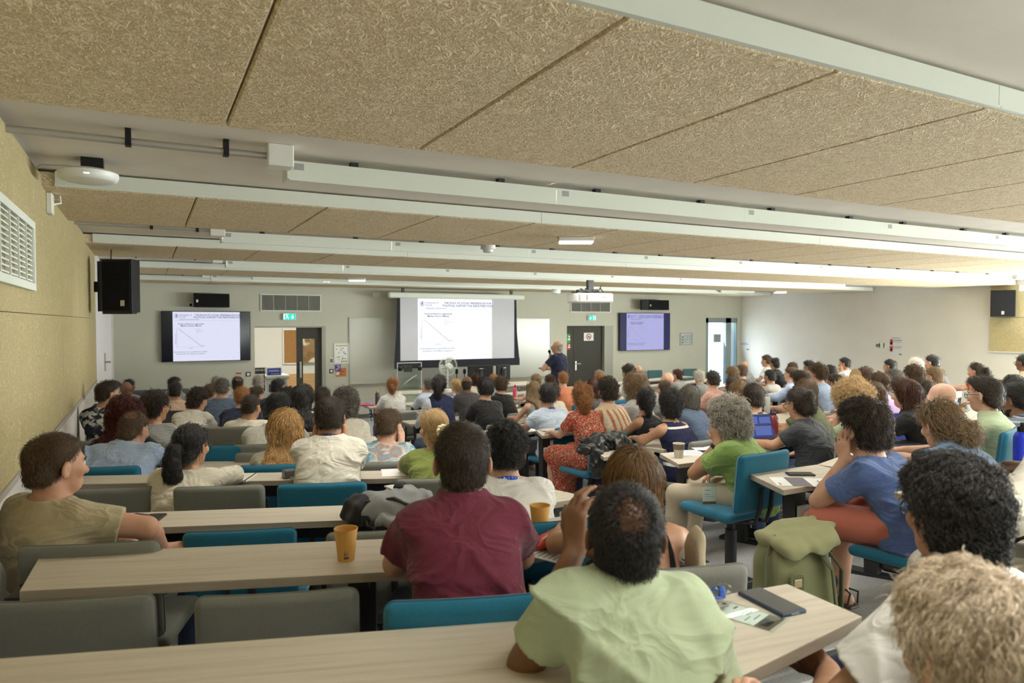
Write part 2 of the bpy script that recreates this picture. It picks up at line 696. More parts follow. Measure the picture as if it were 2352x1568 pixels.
MB().use(M_WHITE).box(q0.x - .03, 18.55, q1.z - .03, q1.x + 1.0, 18.6, q1.z).box(q0.x - .03, 18.55, q0.z, q1.x + 1.0, 18.6, q0.z + .03).box(q0.x - .03, 18.55, q1.z, q0.x, 18.6, q0.z).build('frame', None, cb)
dl = thing('door_1', 'dark door leaf with a tall glazed slot, ajar in the left doorway', 'door')
dl['kind'] = 'structure'
x0, x1 = on_y(681, 800, YF + .1).x, on_y(737, 800, YF + .1).x
g0, g1 = on_y(695, 778, YF + .1), on_y(724, 900, YF + .1)
mb = MB().use(M_DARKDOOR)
mb.box(x0, YF + .08, 0, g0.x, YF + .13, Z1 - .02).box(g1.x, YF + .08, 0, x1, YF + .13, Z1 - .02).box(g0.x, YF + .08, g0.z, g1.x, YF + .13, Z1 - .02).box(g0.x, YF + .08, 0, g1.x, YF + .13, 0.25)
mb.build('door_leaf', None, dl)
MB().use(M_GLASS).box(g0.x, YF + .1, .25, g1.x, YF + .108, g0.z).build('pane', None, dl)
MB().use(M_STEEL).tube([(x0 + .07, YF + .05, .95), (x0 + .07, YF + .05, 1.25)], .012).box(x0 + .05, YF + .06, .93, x0 + .09, YF + .08, 1.27).build('handle', None, dl)
MB().use(M_FRAMEGR).box(x1, YF - .01, 0, D1b, YF + T + .01, Z1).box(D1a, YF - .004, Z1 - .02, D1b, YF + T, Z1 + .01).build('frame', None, dl)

MB().use(lamp_mat('room beyond lamp', (1, .97, .9), 17)).box(1.2, 16.0, 2.74, 5.0, 16.5, 2.78).build('ceiling_lamp')  # unseen glowing panel added to brighten the room behind the doorway
tag(bpy.data.objects['ceiling_lamp'], 'lit ceiling lamp of the room beyond the open doorway', 'ceiling light')
# large photo print seen through the glazed slot
mb = MB()
m, nt, b = new_mat('abstract tan print')
nz = N(nt, 'ShaderNodeTexNoise', Scale=2.6, Detail=1.0, Distortion=0.8)
nt.links.new(obj_vec(nt), nz.inputs['Vector'])
nt.links.new(ramp(nt, nz.outputs['Fac'], [(0.4, (0.24, 0.12, 0.045)), (0.52, (0.34, 0.19, 0.08)), (0.58, (0.75, 0.62, 0.5))]), b.inputs['Base Color'])
pz = on_y(710, 832, 18.5)
tag(MB().use(m).box(on_y(692, 800, 18.5).x, 18.48, pz.z, on_y(728, 800, 18.5).x + .1, 18.5, pz.z + 1.25).build('wall_print'), 'tan and cream print seen through the glazed slot of the door', 'picture')

# --- closed dark door on the right of the screen
dr = thing('door_2', 'closed dark grey door right of the screen', 'door')
dr['kind'] = 'structure'
xa, xb = D2a, on_y(1388, 800, YF).x
xm = on_y(1317, 800, YF + .1).x
MB().use(M_DARKDOOR).box(xm + .004, YF + .1, 0.01, xb, YF + .15, Z2 + .01).build('door_leaf', None, dr)
MB().use(M_DARKDOOR).box(xa, YF + .1, 0.01, xm - .004, YF + .15, Z2 + .01).build('side_leaf', None, dr)
MB().use(M_FRAMEGR).box(xb, YF - .005, 0, D2b, YF + T, Z2).build('frame', None, dr)
hp = on_y(1322, 838, YF + .1)
MB().use(M_STEEL).box(hp.x - .02, YF + .085, hp.z - .14, hp.x + .025, YF + .1, hp.z + .1, .008).tube([(hp.x, YF + .09, hp.z + .03), (hp.x, YF + .04, hp.z + .03), (hp.x + .12, YF + .04, hp.z + .03)], .011).build('handle', None, dr)

# --- glazed outside door at the far right
do = thing('door_3', 'glazed outside door with grey green frame and white daylight behind', 'door')
do['kind'] = 'structure'
z3 = Z3
fr = mat('grey green aluminium', (0.22, 0.27, 0.265), 0.4)
xs_ = [on_y(p, 800, YF).x for p in (1621, 1628, 1668, 1680, 1693)]
zt = on_y(1650, 741, YF).z
MB().use(fr).box(xs_[0], YF + .02, 0, xs_[1], YF + .12, z3).box(xs_[2], YF + .02, 0, xs_[3], YF + .12, z3).box(xs_[4] - .02, YF + .02, 0, xs_[4], YF + .12, z3).box(xs_[0], YF + .02, zt, xs_[4], YF + .12, z3).box(xs_[0], YF + .02, 0, xs_[4], YF + .12, .12).build('frame', None, do)
MB().use(M_GLASS).box(xs_[1], YF + .06, .12, xs_[2], YF + .07, zt).build('pane', None, do)
MB().use(M_GLASS).box(xs_[3], YF + .06, .12, xs_[4] - .02, YF + .07, zt).build('pane', None, do)
p0, p1 = on_y(1639, 767, YF + .05), on_y(1656, 786, YF + .05)
nb = tag(MB().use(mat('grey notice paper', (0.30, 0.33, 0.33), 0.8)).box(p0.x, YF + .05, p1.z, p1.x, YF + .055, p0.z).build('notice'), 'grey printed notice stuck on the glass of the outside door', 'notice')
for k in range(4):
    MB().use(M_INK).box(p0.x + .05, YF + .0475, p1.z + .05 + .055 * k, p1.x - .04 - .02 * (k % 2), YF + .05, p1.z + .06 + .055 * k).build('text_line', None, nb)
mb = MB().use(mat('sunlit paving', (0.72, 0.70, 0.66), 0.9)).box(4.0, YF + T, -0.06, 60, 70, -0.01)
struct(mb.build('ground_outside'))
struct(MB().use(mat('sunlit outside wall', (0.86, 0.86, 0.86), 0.9)).box(8, 24, 0, 50, 24.2, 3.4).build('wall_outside'))

# --- white service door near the front of the left wall
dw = thing('door_4', 'white flush door in the left wall under the big loudspeaker', 'door')
dw['kind'] = 'structure'
MB().use(mat('white door paint', (0.66, 0.64, 0.64), 0.5)).box(XL, 9.3, 0, XL + .03, 13.2, 2.35).build('door_leaf', None, dw)
hz = on_x(240, 826, XL).z
hy = on_x(240, 826, XL + .03).y
MB().use(M_STEEL).box(XL + .03, hy - .06, hz - .12, XL + .045, hy + .06, hz + .12).tube([(XL + .045, hy, hz), (XL + .1, hy, hz), (XL + .1, hy - .14, hz)], .012).build('handle', None, dw)

# ================================================================ CEILING FIXTURES
LAMPM = lamp_mat('lamp diffuser', (1.0, 0.985, 0.90), LAMP)
M_HOUS = mat('luminaire housing', (0.70, 0.745, 0.675), 0.35)
M_LABEL = mat('grey label', (0.35, 0.36, 0.35), 0.6)
where = ['over the back rows', 'over the nearest rows', 'second from the back', 'third from the back', 'nearest the screen']


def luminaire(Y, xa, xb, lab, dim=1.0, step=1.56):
    t = thing('linear_luminaire', lab, 'ceiling light', (0, Y, 0), 0, 'linear ceiling lights between the boards')
    h0, h1, w = 2.822, 2.915, 0.075
    n = max(1, round((xb - xa) / step))
    st = (xb - xa) / n
    for i in range(n):
        a, b = xa + i * st, xa + (i + 1) * st
        mb = MB().use(M_HOUS)
        mb.box(a + .001, -w, h0, b - .001, -w + .006, h1).box(a + .001, w - .006, h0 + .03, b - .001, w, h1).box(a + .001, -w + .006, h1 - .012, b - .001, w - .006, h1)
        mb.box(a + .001, -w - .004, h0 - .006, b - .001, -w + .02, h0)
        mb.build('housing', None, t)
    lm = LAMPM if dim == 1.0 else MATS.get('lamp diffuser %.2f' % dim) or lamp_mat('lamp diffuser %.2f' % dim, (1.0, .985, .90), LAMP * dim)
    MB().use(lm).box(xa + .02, -w + .02, h1 - .022, xb - .02, w - .02, h1 - .013).build('diffuser', None, t)
    MB().use(M_TRIM).box(xa - .012, -w, h0, xa, w, h1).box(xb, -w, h0, xb + .012, w, h1).build('end_cap', None, t)
    for i in range(n):
        for f in (0.22, 0.78):
            x = xa + (i + f) * st
            MB().use(M_BLACK).box(x - .02, -.02, h1, x + .02, .02, ZS).build('mount', None, t)
    for i in range(n):
        x = xa + i * st + (.04 if i else .02)
        MB().use(M_LABEL).box(x, -w - .001, h1 - .045, x + .05, -w, h1 - .012).build('label', None, t)
    return t


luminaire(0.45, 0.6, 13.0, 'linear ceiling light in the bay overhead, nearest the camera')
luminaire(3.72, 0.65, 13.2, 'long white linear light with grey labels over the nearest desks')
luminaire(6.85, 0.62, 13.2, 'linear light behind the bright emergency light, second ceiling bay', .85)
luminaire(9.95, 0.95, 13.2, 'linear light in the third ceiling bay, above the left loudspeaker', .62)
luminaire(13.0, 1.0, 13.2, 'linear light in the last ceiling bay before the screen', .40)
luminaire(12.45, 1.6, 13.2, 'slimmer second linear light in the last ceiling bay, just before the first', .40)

# conduits
M_PIPE = mat('galvanised conduit', (0.46, 0.44, 0.41), 0.35, metal=0.5)


def conduit(y, z, xa, xb, clips, lab, r=.016):
    t = thing('conduit_pipe', lab, 'pipe', (0, 0, 0))
    MB().use(M_PIPE).tube([(xa, y, z), (xb, y, z)], r, 10).build('pipe', None, t, smooth=True)
    for x in clips:
        MB().use(M_BLKPL).box(x - .012, y - r * 1.3, z - r * 1.3, x + .012, y + r * 1.3, ZS).build('clip', None, t)
    MB().use(M_WHITE).box(xb, y - .05, z - .05, xb + .12, y + .05, ZS, .006).build('junction_box', None, t)


conduit(3.52, 2.895, -.5, .52, (-.06, .34), 'steel conduit with black clips and a white box at the nearest light')
conduit(6.6, 2.9, -.5, .5, (.05, .4), 'steel conduit at the left end of the second light bay')
conduit(9.6, 2.9, -.5, .75, (-.1, .55), 'steel conduit at the left end of the third light bay')
conduit(12.9, 2.9, -.5, .85, (-.1, .55), 'steel conduit beside the left end of the last light')

# wireless access point
ap = on_z(203, 401, 2.87)
t = thing('access_point', 'round white wireless access point under the ceiling by the left wall', 'access point', (ap.x, ap.y, 0))
MB().use(M_WHITE).lathe([(.04, 2.832), (.115, 2.834), (.132, 2.842), (.14, 2.858), (.14, 2.878), (.12, 2.89)], seg=32).build('shell', None, t, smooth=True)
MB().use(lamp_mat('status light', (1, 1, 1), 4)).box(-.012, -.139, 2.852, .012, -.136, 2.857).build('status_light', None, t)
MB().use(M_BLKPL).box(-.03, -.06, 2.888, .07, .05, ZS).build('bracket', None, t)
MB().use(M_WHITE).tube([(-.02, 0, 2.9), (-.1, .1, 2.925), (-.22, .16, 2.93), (-.30, .3, 2.9), (-.30 + .02, .55, 2.84)], .005).build('cable', None, t)
wp = on_x(108, 468, -.5)
t = thing('wall_socket', 'white cable box at the top of the left wall', 'socket', (-.5, wp.y, wp.z))
MB().use(M_WHITE).box(0, -.05, -.06, .03, .05, .06, .005).build('cover', None, t)
MB().use(M_WHITE).tube([(.02, .03, 0), (.06, .08, .02), (.05, .12, .12), (0, .14, .2)], .006).build('cable', None, t)

# emergency lights, detectors
EML = lamp_mat('emergency light lens', (0.93, 0.95, 1.0), 5.0)
for px, py, z, lab, sc in ((1323, 548, 2.84, 'bright rectangular emergency light on the second board bay', 1.0), (820, 640, 2.84, 'small lit emergency light left of the screen, on the front boards', .9), (1792, 669, 2.84, 'small lit emergency light by the far right wall', .9)):
    p = on_z(px, py, z)
    t = thing('emergency_light', lab, 'emergency light', (p.x, p.y, 0), -HEAD)
    w, d = .155 * sc, .07 * sc
    MB().use(M_WHITE).box(-w, -d, 2.815, w, d, ZR, .006).build('housing', None, t)
    MB().use(EML).box(-w + .006, -d + .006, 2.797, w - .006, d - .006, 2.815, .008).build('lens', None, t)
for px, py, lab in ((1121, 571, 'white ceiling detector left of the bright emergency light'), (1277, 664, 'white ceiling detector hanging left of the projector'), (1657, 668, 'white ceiling detector above the outside door'), (2335, 636, 'white ceiling detector above the far right loudspeaker'), (750, 644, 'white ceiling detector above the left exit sign')):
    p = on_z(px, py, 2.84)
    big = 'hanging' in lab
    t = thing('ceiling_detector', lab, 'detector', (p.x, p.y, 0))
    MB().use(M_WHITE).lathe([(.03, 2.80), (.05, 2.805), (.055, 2.83), (.075, 2.835), (.078, ZR if p.y % 3.1 > 1.5 else ZS)] if not big else [(.05, 2.73), (.10, 2.75), (.11, 2.80), (.10, 2.85), (.05, ZS)], seg=20).build('shell', None, t, smooth=True)
    MB().use(mat('grey plastic', (.4, .4, .4), .5)).lathe([(.012, 2.796 if not big else 2.722), (.014, 2.806 if not big else 2.732)], seg=10).build('sensor', None, t)

# ================================================================ WALL FIXTURES


def grille(name, lab, o, ux, uz, w, h, nx, ns, m_slat, m_back, parent=None, frame=.02):
    """Louvred grille: o lower-left corner, ux along, depth towards the room."""
    t = thing(name, lab, 'vent', o)
    t.rotation_euler = (0, 0, ux)
    MB().use(m_back).box(0, 0, 0, w, .004, h).build('backing', None, t)
    mb = MB().use(m_slat)
    for i in range(ns):
        z = h * (i + .5) / ns
        mb.box(.0, -.016, z - .0035, w, -.002, z + .0035)
    mb.build('slat', None, t)
    for i in range(nx + 1):
        x = w * i / nx
        MB().use(m_slat).box(x - .006, -.022, 0, x + .006, -.002, h).build('mullion', None, t)
    MB().use(M_TRIM).box(-frame, -.026, -frame, w + frame, 0, 0).box(-frame, -.026, h, w + frame, 0, h + frame).box(-frame, -.026, 0, 0, 0, h).box(w, -.026, 0, w + frame, 0, h).build('frame', None, t)
    return t


M_VBACK = mat('vent backing', (0.10, 0.10, 0.085), 0.8)
M_VSLAT = mat('vent slat', (0.36, 0.36, 0.315), 0.5)
a, b = on_y(600, 677, YF), on_y(735, 713, YF)
grille('air_vent', 'wide grey air vent above the left doorway', (a.x, YF, b.z), 0, 0, b.x - a.x, a.z - b.z, 5, 16, M_VSLAT, M_VBACK)
a, b = on_y(1311, 690, YF), on_y(1400, 714, YF)
grille('air_vent', 'grey air vent behind the projector, above the dark door', (a.x, YF, b.z - .02), 0, 0, b.x - a.x, a.z - b.z + .05, 4, 14, M_VSLAT, M_VBACK)
v0, v1 = on_x(64, 525, -.5), on_x(64, 650, -.5)
t = grille('air_vent', 'white slatted air vent high on the left wall board', (-.5, v0.y - 1.3, v1.z), PI / 2, 0, 1.3, v0.z - v1.z, 6, 11, M_TRIM, mat('vent dark', (.2, .19, .15), .8), frame=.035)
v0, v1 = on_x(262, 724, XL), on_x(262, 826, XL)
grille('air_vent', 'narrow tall vent on the left wall near the front corner', (XL, v0.y - .25, v1.z), PI / 2, 0, .5, v0.z - v1.z, 2, 30, M_VSLAT, M_VBACK)

# loudspeakers
M_GRIL = mat('speaker grille', (0.008, 0.008, 0.009), 0.8, spec=.15, bump=.6, bscale=900)


def emblem(parent, loc, sz, rot=(PI / 2, 0, 0)):
    MB().use(M_STEEL).box(-sz * .35, -.004, -sz * .5, sz * .35, 0, sz * .5, sz * .12).build('emblem', None, parent, loc=loc)


# big one at the left, on a black bracket at the end of the boards
a = on_x(205, 650, -.5)
c0, c1 = at(230, 596, 6.9), at(306, 717, 6.9)
cx = at(268, 656, 6.9)
hh = (c0.z - c1.z)
hw = 0.155
t = thing('loudspeaker', 'big black loudspeaker hung at the top of the left wall', 'loudspeaker', (cx.x, cx.y, c1.z), RAD(-32))
MB().use(M_BLKPL).prism([(-hw, 0), (hw, 0), (hw * .9, .16), (hw * .45, .26), (-hw * .45, .26), (-hw * .9, .16)], 0, hh, bev=.006).build('cabinet', None, t)
MB().use(M_GRIL).box(-hw + .01, -.014, .02, hw - .01, 0, hh - .02, .006).build('grille', None, t)
emblem(t, (.07, -.014, .09), .06)
MB().use(M_BLACK).box(-hw - .08, .05, hh * .02, -hw - .06, .25, hh * .98).box(-hw - .08, .12, hh * .98, hw * .5, .2, hh + .015).box(-hw - .08, .12, -.015, hw * .5, .2, hh * .02).box(-.33, .13, .4 * hh, -hw - .06, .19, .6 * hh).build('bracket', None, t)
MB().use(M_BLACK).tube([(-.1, .24, .2), (-.2, .26, .16), (-.21, .24, hh * .7), (-.19, .2, hh + .05), (-.2, .22, hh + .12)], .006).build('cable', None, t)


def wall_speaker(px0, py0, px1, py1, y, depth, lab, yaw=0.0, wedge=False):
    p, q = on_y(px0, py0, y), on_y(px1, py1, y)
    w, h = abs(q.x - p.x), p.z - q.z
    t = thing('loudspeaker', lab, 'loudspeaker', ((p.x + q.x) / 2, y, q.z), yaw)
    if wedge:
        MB().use(M_BLKPL).prism([(-w * .32, 0), (w * .5, 0), (w * .47, depth), (-w * .25, depth), (-w * .5, depth * .65), (-w * .5, depth * .35)], 0, h, bev=.01).build('cabinet', None, t)
    else:
        MB().use(M_BLKPL).prism([(-w / 2, 0), (w / 2, 0), (w * .42, depth), (-w * .42, depth)], 0, h, bev=.01).build('cabinet', None, t)
    MB().use(M_GRIL).box(-w * (.3 if wedge else .48), -.012, .012, w * .48, 0, h - .012, .005).build('grille', None, t)
    emblem(t, (-w * (.24 if wedge else .4), -.012, h * .45), h * .2)
    MB().use(M_BLACK).box(-.06, depth * .9, h * .3, .06, YF - y + .02 if not wedge else YF - y, h * .7).build('bracket', None, t)
    return t


wall_speaker(444, 673, 528, 706, 14.72, .2, 'black loudspeaker on the wall above the left screen')
wall_speaker(1478, 688, 1537, 712, 14.6, .22, 'black wedge loudspeaker above the right screen', 0, True)
p, q = on_x(2281, 667, XR - .25), on_x(2327, 727, XR - .25)
t = thing('loudspeaker', 'black loudspeaker on the board of the right wall', 'loudspeaker', (XR - .25, (p.y + q.y) / 2, q.z), RAD(-62))
w, h = .42, p.z - q.z
MB().use(M_BLKPL).prism([(-w / 2, 0), (w / 2, 0), (w * .4, .2), (-w * .4, .2)], 0, h, bev=.008).build('cabinet', None, t)
MB().use(M_GRIL).box(-w * .48, -.012, .012, w * .48, 0, h - .012, .005).build('grille', None, t)
emblem(t, (0, -.012, .08), .07)
MB().use(M_BLACK).box(-.05, .19, h * .3, .05, .3, h * .7).build('bracket', None, t)
tag(MB().use(M_WHITE).box(XR - .06, q.y - .12, p.z - .02, XR - .04, q.y, p.z + .1, .004).build('wall_socket'), 'white socket above the right wall loudspeaker', 'socket')

# small plates on the front wall


def plate(px, py, w, h, lab, body=M_WHITE, inner=None, name='wall_socket', cat='socket', y=YF, d=.012):
    p = on_y(px, py, y)
    t = thing(name, lab, cat, (p.x, y, p.z))
    MB().use(body).box(-w / 2, -d, -h / 2, w / 2, 0, h / 2, .003).build('plate', None, t)
    if inner:
        MB().use(inner).box(-w * .3, -d - .005, -h * .3, w * .3, -d, h * .3, .002).build('insert', None, t)
    return t


for px, py, lab in ((570, 859, 'black square socket left of the left doorway'), (761, 852, 'black square socket below the framed plan'), (843, 873, 'black square socket under the left of the whiteboard')):
    plate(px, py, .09, .09, lab, M_BLKPL, M_WHITE)
plate(761, 828, .085, .13, 'white wall controller with small display beside the framed plan', M_WHITE, mat('lcd', (.06, .1, .07), .3), 'wall_controller', 'controller')
plate(869, 871, .08, .09, 'small socket with red and blue plugs below the whiteboard', M_WHITE, mat('red plug', (.6, .03, .03), .5))
plate(438, 700, .09, .09, 'white socket beside the loudspeaker over the left screen', M_WHITE, M_BLKPL)
plate(548, 857, .11, .03, 'small red box low on the wall left of the doorway', mat('dark red plastic', (.35, .05, .04), .5), None, 'call_point', 'call point')
plate(865, 677, .17, .09, 'white cable box left of the screen roller', M_WHITE)

# exit signs: running figure and arrow
M_EXG = lamp_mat('exit green', (0.03, 0.52, 0.40), 1.6)
M_EXW = lamp_mat('exit white', (0.80, 1.0, 0.95), 1.5)


def exit_sign(px, py, w, h, flip, lab):
    p = on_y(px, py, YF - .06)
    t = thing('exit_sign', lab, 'exit sign', (p.x, YF - .06, p.z))
    s = -1 if flip else 1
    MB().use(M_WHITE).box(-w / 2 - .008, 0, -h / 2 - .008, w / 2 + .008, .06, h / 2 + .008, .004).build('housing', None, t)
    MB().use(M_EXG).box(-w / 2, -.004, -h / 2, w / 2, 0, h / 2).build('green_panel', None, t)
    mb = MB().use(M_EXW)
    x = s * w * .24
    mb.box(x - .02 * w, -.007, -.05 * h, x + .02 * w + .008, -.004, h * .34)
    mb.prism([(x - .16 * w, -.02 * h), (x + .16 * w, -.02 * h), (x, -h * .38)], -.007, -.004, 'Y')
    mb.build('arrow', None, t)
    mb = MB().use(M_EXW)
    e = -s * w * .5
    mb.box(min(e, e + s * .09 * w), -.007, -h * .45, max(e, e + s * .09 * w), -.004, h * .45)
    x = -s * w * .2
    mb.box(min(e, -s * .06 * w), -.007, h * .40, max(e, -s * .06 * w), -.004, h * .47)
    mb.build('doorway', None, t)
    mb = MB().use(M_EXW)
    for a, b, r in (((x - .03 * w, .22 * h), (x + .03 * w, -.05 * h), .05), ((x + .03 * w, -.05 * h), (x - .06 * w, -.2 * h), .035), ((x - .06 * w, -.2 * h), (x - .12 * w, -.36 * h), .03), ((x + .03 * w, -.05 * h), (x + .1 * w, -.2 * h), .035), ((x + .1 * w, -.2 * h), (x + .08 * w, -.4 * h), .03), ((x - .02 * w, .16 * h), (x + .09 * w, .1 * h), .025), ((x - .03 * w, .18 * h), (x - .11 * w, .04 * h), .025)):
        A, B = Vector((a[0], 0, a[1])), Vector((b[0], 0, b[1]))
        n = (B - A).cross(Vector((0, 1, 0))).normalized() * (r * h * 1.2)
        mb.prism([((A + n).x, (A + n).z), ((B + n).x, (B + n).z), ((B - n).x, (B - n).z), ((A - n).x, (A - n).z)], -.007, -.004, 'Y')
    mb.lathe([(.07 * h, -.0015), (.07 * h, .0015)], (0, 0, 0), 12, Matrix.Translation((x - .04 * w, -.0055, .33 * h)) @ Matrix.Rotation(PI / 2, 4, 'X'))
    mb.build('running_figure', None, t)


exit_sign(665, 727, .24, .12, False, 'lit green exit sign above the left doorway')
exit_sign(1360, 730, .21, .115, True, 'lit green exit sign above the dark door')


# posters: a sheet with printed blocks
def poster(px0, py0, px1, py1, y, lab, name, cat, marks, sheet=M_PAPER, frame=None, axis='y', flip=1):
    if axis == 'y':
        p, q = on_y(px0, py0, y), on_y(px1, py1, y)
        w, h = q.x - p.x, p.z - q.z
        t = thing(name, lab, cat, (p.x, y, q.z))
    else:
        p, q = on_x(px0, py0, y), on_x(px1, py1, y)
        w, h = p.y - q.y, p.z - q.z
        t = thing(name, lab, cat, (y, p.y, q.z), -PI / 2)
    MB().use(sheet).box(0, -.006, 0, w, 0, h).build('sheet', None, t)
    if frame:
        f = .025
        MB().use(frame).box(-f, -.02, -f, w + f, 0, 0).box(-f, -.02, h, w + f, 0, h + f).box(-f, -.02, 0, 0, 0, h).box(w, -.02, 0, w + f, 0, h).build('frame', None, t)
    for nm, m, rects in marks:
        mb = MB().use(m)
        for x0, z0, x1, z1 in rects:
            mb.box(x0 * w, -.0075, z0 * h, x1 * w, -.006, z1 * h)
        mb.build(nm, None, t)
    return t


R2 = random.Random(3)
G1 = mat('print grey', (.2, .2, .19), .8)
poster(769, 791, 799, 832, YF, 'framed evacuation plan with grey drawings beside the whiteboard', 'framed_plan', 'plan',
       [('drawing', G1, [(.1 + .16 * R2.randint(0, 4), .1 + .1 * R2.randint(0, 6), 0, 0) for _ in range(0)] + [(x, z, x + R2.uniform(.04, .16), z + R2.uniform(.02, .05)) for x, z in [(R2.uniform(.05, .8), R2.uniform(.12, .85)) for _ in range(22)]]),
        ('band', mat('olive print', (.32, .36, .16), .8), [(.45, .03, .95, .1), (.05, .9, .95, .96)])], frame=M_TRIM)
t = poster(771, 845, 795, 864, YF, 'orange notice tucked behind the purple hearing loop sign', 'notice', 'notice', [('print', mat('brown print', (.25, .09, .03), .8), [(.3, .5, .75, .7), (.3, .2, .6, .4)]), ('patch', M_PAPER, [(.05, .2, .4, .5)])], mat('orange paper', (.45, .16, .05), .8))
# hearing loop sign: an ear and a slash
p, q = on_y(769, 838, YF - .01), on_y(783, 853, YF - .01)
w = q.x - p.x
t = thing('hearing_loop_sign', 'small purple hearing loop sign with a white ear below the framed plan', 'sign', (p.x, YF - .01, p.z - w))
MB().use(mat('purple vinyl', (.07, .045, .28), .5)).box(0, 0, 0, w, .01, w, .004).build('panel', None, t)
mb = MB().use(M_PAPER)
arc = [(w * (.55 + .22 * math.cos(a)), -.002, w * (.6 + .25 * math.sin(a))) for a in np.linspace(PI * .75, -PI * .45, 10)]
mb.tube(arc + [(w * .45, -.002, w * .25)], w * .035, 6)
mb.tube([(w * (.55 + .09 * math.cos(a)), -.002, w * (.6 + .12 * math.sin(a))) for a in np.linspace(PI * .8, -PI * .3, 7)], w * .03, 6)
mb.tube([(w * .12, -.002, w * .12), (w * .38, -.002, w * .4)], w * .06, 6)
mb.build('ear_symbol', None, t)

poster(1563, 766, 1588, 790, YF, 'grey floor plan in a frame left of the outside door', 'framed_plan', 'plan',
       [('drawing', G1, [(.08, .1, .3, .25), (.08, .35, .3, .5), (.08, .6, .3, .75), (.42, .15, .9, .18), (.42, .4, .9, .43), (.42, .15, .45, .8), (.87, .15, .9, .8), (.6, .43, .63, .8), (.42, .78, .9, .82)]), ('tint', mat('plan tint', (.35, .45, .44), .8), [(.46, .2, .58, .38), (.66, .46, .85, .76)])], mat('plan paper', (.45, .49, .47), .7), mat('plan frame', (.3, .34, .33), .5))
# no-eating pictogram on the dark door
p, q = on_y(1341, 764, YF + .1), on_y(1363, 782, YF + .1)
t = thing('prohibition_notice', 'white notice with a red and black prohibition circle on the dark door', 'notice', (p.x, YF + .1, q.z))
w, h = q.x - p.x, p.z - q.z
MB().use(M_PAPER).box(0, -.005, 0, w, 0, h).build('sheet', None, t)
MB().use(mat('dark red print', (.28, .03, .025), .7)).tube([(w / 2 + .34 * h * math.cos(a), -.006, h / 2 + .34 * h * math.sin(a)) for a in np.linspace(0, 2 * PI, 25)], .05 * h, 6).tube([(w / 2 - .23 * h, -.006, h / 2 + .23 * h), (w / 2 + .23 * h, -.006, h / 2 - .23 * h)], .03 * h, 6).build('ring', None, t)
MB().use(M_INK).prism([(w / 2 - .2 * h, .32 * h), (w / 2 - .1 * h, .32 * h), (w / 2 - .05 * h, .62 * h), (w / 2 - .15 * h, .66 * h)], -.0065, -.005, 'Y').prism([(w / 2 + .02 * h, .34 * h), (w / 2 + .16 * h, .34 * h), (w / 2 + .2 * h, .56 * h), (w / 2, .56 * h)], -.0065, -.005, 'Y').build('cup_symbol', None, t)
for (y0, y1), col, lab, nm in (((767, 787), (.02, .26, .06), 'green safety label on the narrow side leaf of the dark door', 'green label'), ((788, 803), (.42, .03, .03), 'red safety label below the green one on the dark door', 'red label')):
    p, q = on_y(1302, y0, YF + .1), on_y(1309, y1, YF + .1)
    t = thing('safety_label', lab, 'label', (p.x, YF + .1, q.z))
    MB().use(mat(nm, col, .6)).box(0, -.004, 0, q.x - p.x, 0, p.z - q.z).build('panel', None, t)
    MB().use(M_PAPER).box(.03, -.006, (p.z - q.z) * .3, .1, -.004, (p.z - q.z) * .5).box(.05, -.006, (p.z - q.z) * .6, .09, -.004, (p.z - q.z) * .8).build('print', None, t)

# right wall sheets
RED = mat('red print', (.36, .06, .06), .8)
poster(1694, 779, 1723, 806, XR, 'white information sheet on the right wall beside the outside door', 'notice', 'notice',
       [('text_line', G1, [(.2, .55, .9, .58), (.25, .62, .85, .65), (.3, .7, .8, .72), (.1, .1, .25, .2), (.75, .08, .92, .2)])], mat('sheet paper', (.66, .66, .66), .8), axis='x')
poster(2043, 772, 2073, 818, XR, 'white sheet with two red boxes on the right wall', 'notice', 'notice',
       [('red_box', RED, [(.06, .55, .28, .85), (.06, .22, .28, .5)]), ('text_line', G1, [(.33, .78, .95, .82), (.33, .7, .9, .72), (.33, .45, .95, .48), (.33, .38, .85, .4), (.2, .9, .8, .93), (.75, .05, .95, .13)]), ('symbol', M_PAPER, [(.1, .6, .22, .7), (.1, .27, .22, .37)])], mat('sheet paper', (.66, .66, .66), .8), axis='x')
for px, lab, m in ((2016, 'grey wall thermostat, first of three plates on the right wall', mat('dark lcd', (.12, .13, .12), .4)), (2026, 'white switch plate, middle of three on the right wall', None), (2036, 'pinkish switch plate beside the red box sheet', None)):
    p = on_x(px, 793, XR)
    t = thing('wall_switch', lab, 'switch', (XR, p.y, p.z), -PI / 2)
    MB().use(M_WHITE).box(-.07, -.012, -.06, .07, 0, .06, .003).build('plate', None, t)
    MB().use(m or M_TRIM).box(-.04, -.018, -.035, .04, -.012, .035, .002).build('rocker', None, t)

# ================================================================ SCREENS
M_TXT = mat('slide blue text', (0.045, 0.04, 0.19), .9, spec=0)
M_TXK = mat('slide dark text', (0.06, 0.06, 0.11), .9, spec=0)
M_LINE = mat('slide rule', (0.30, 0.30, 0.36), .9, spec=0)


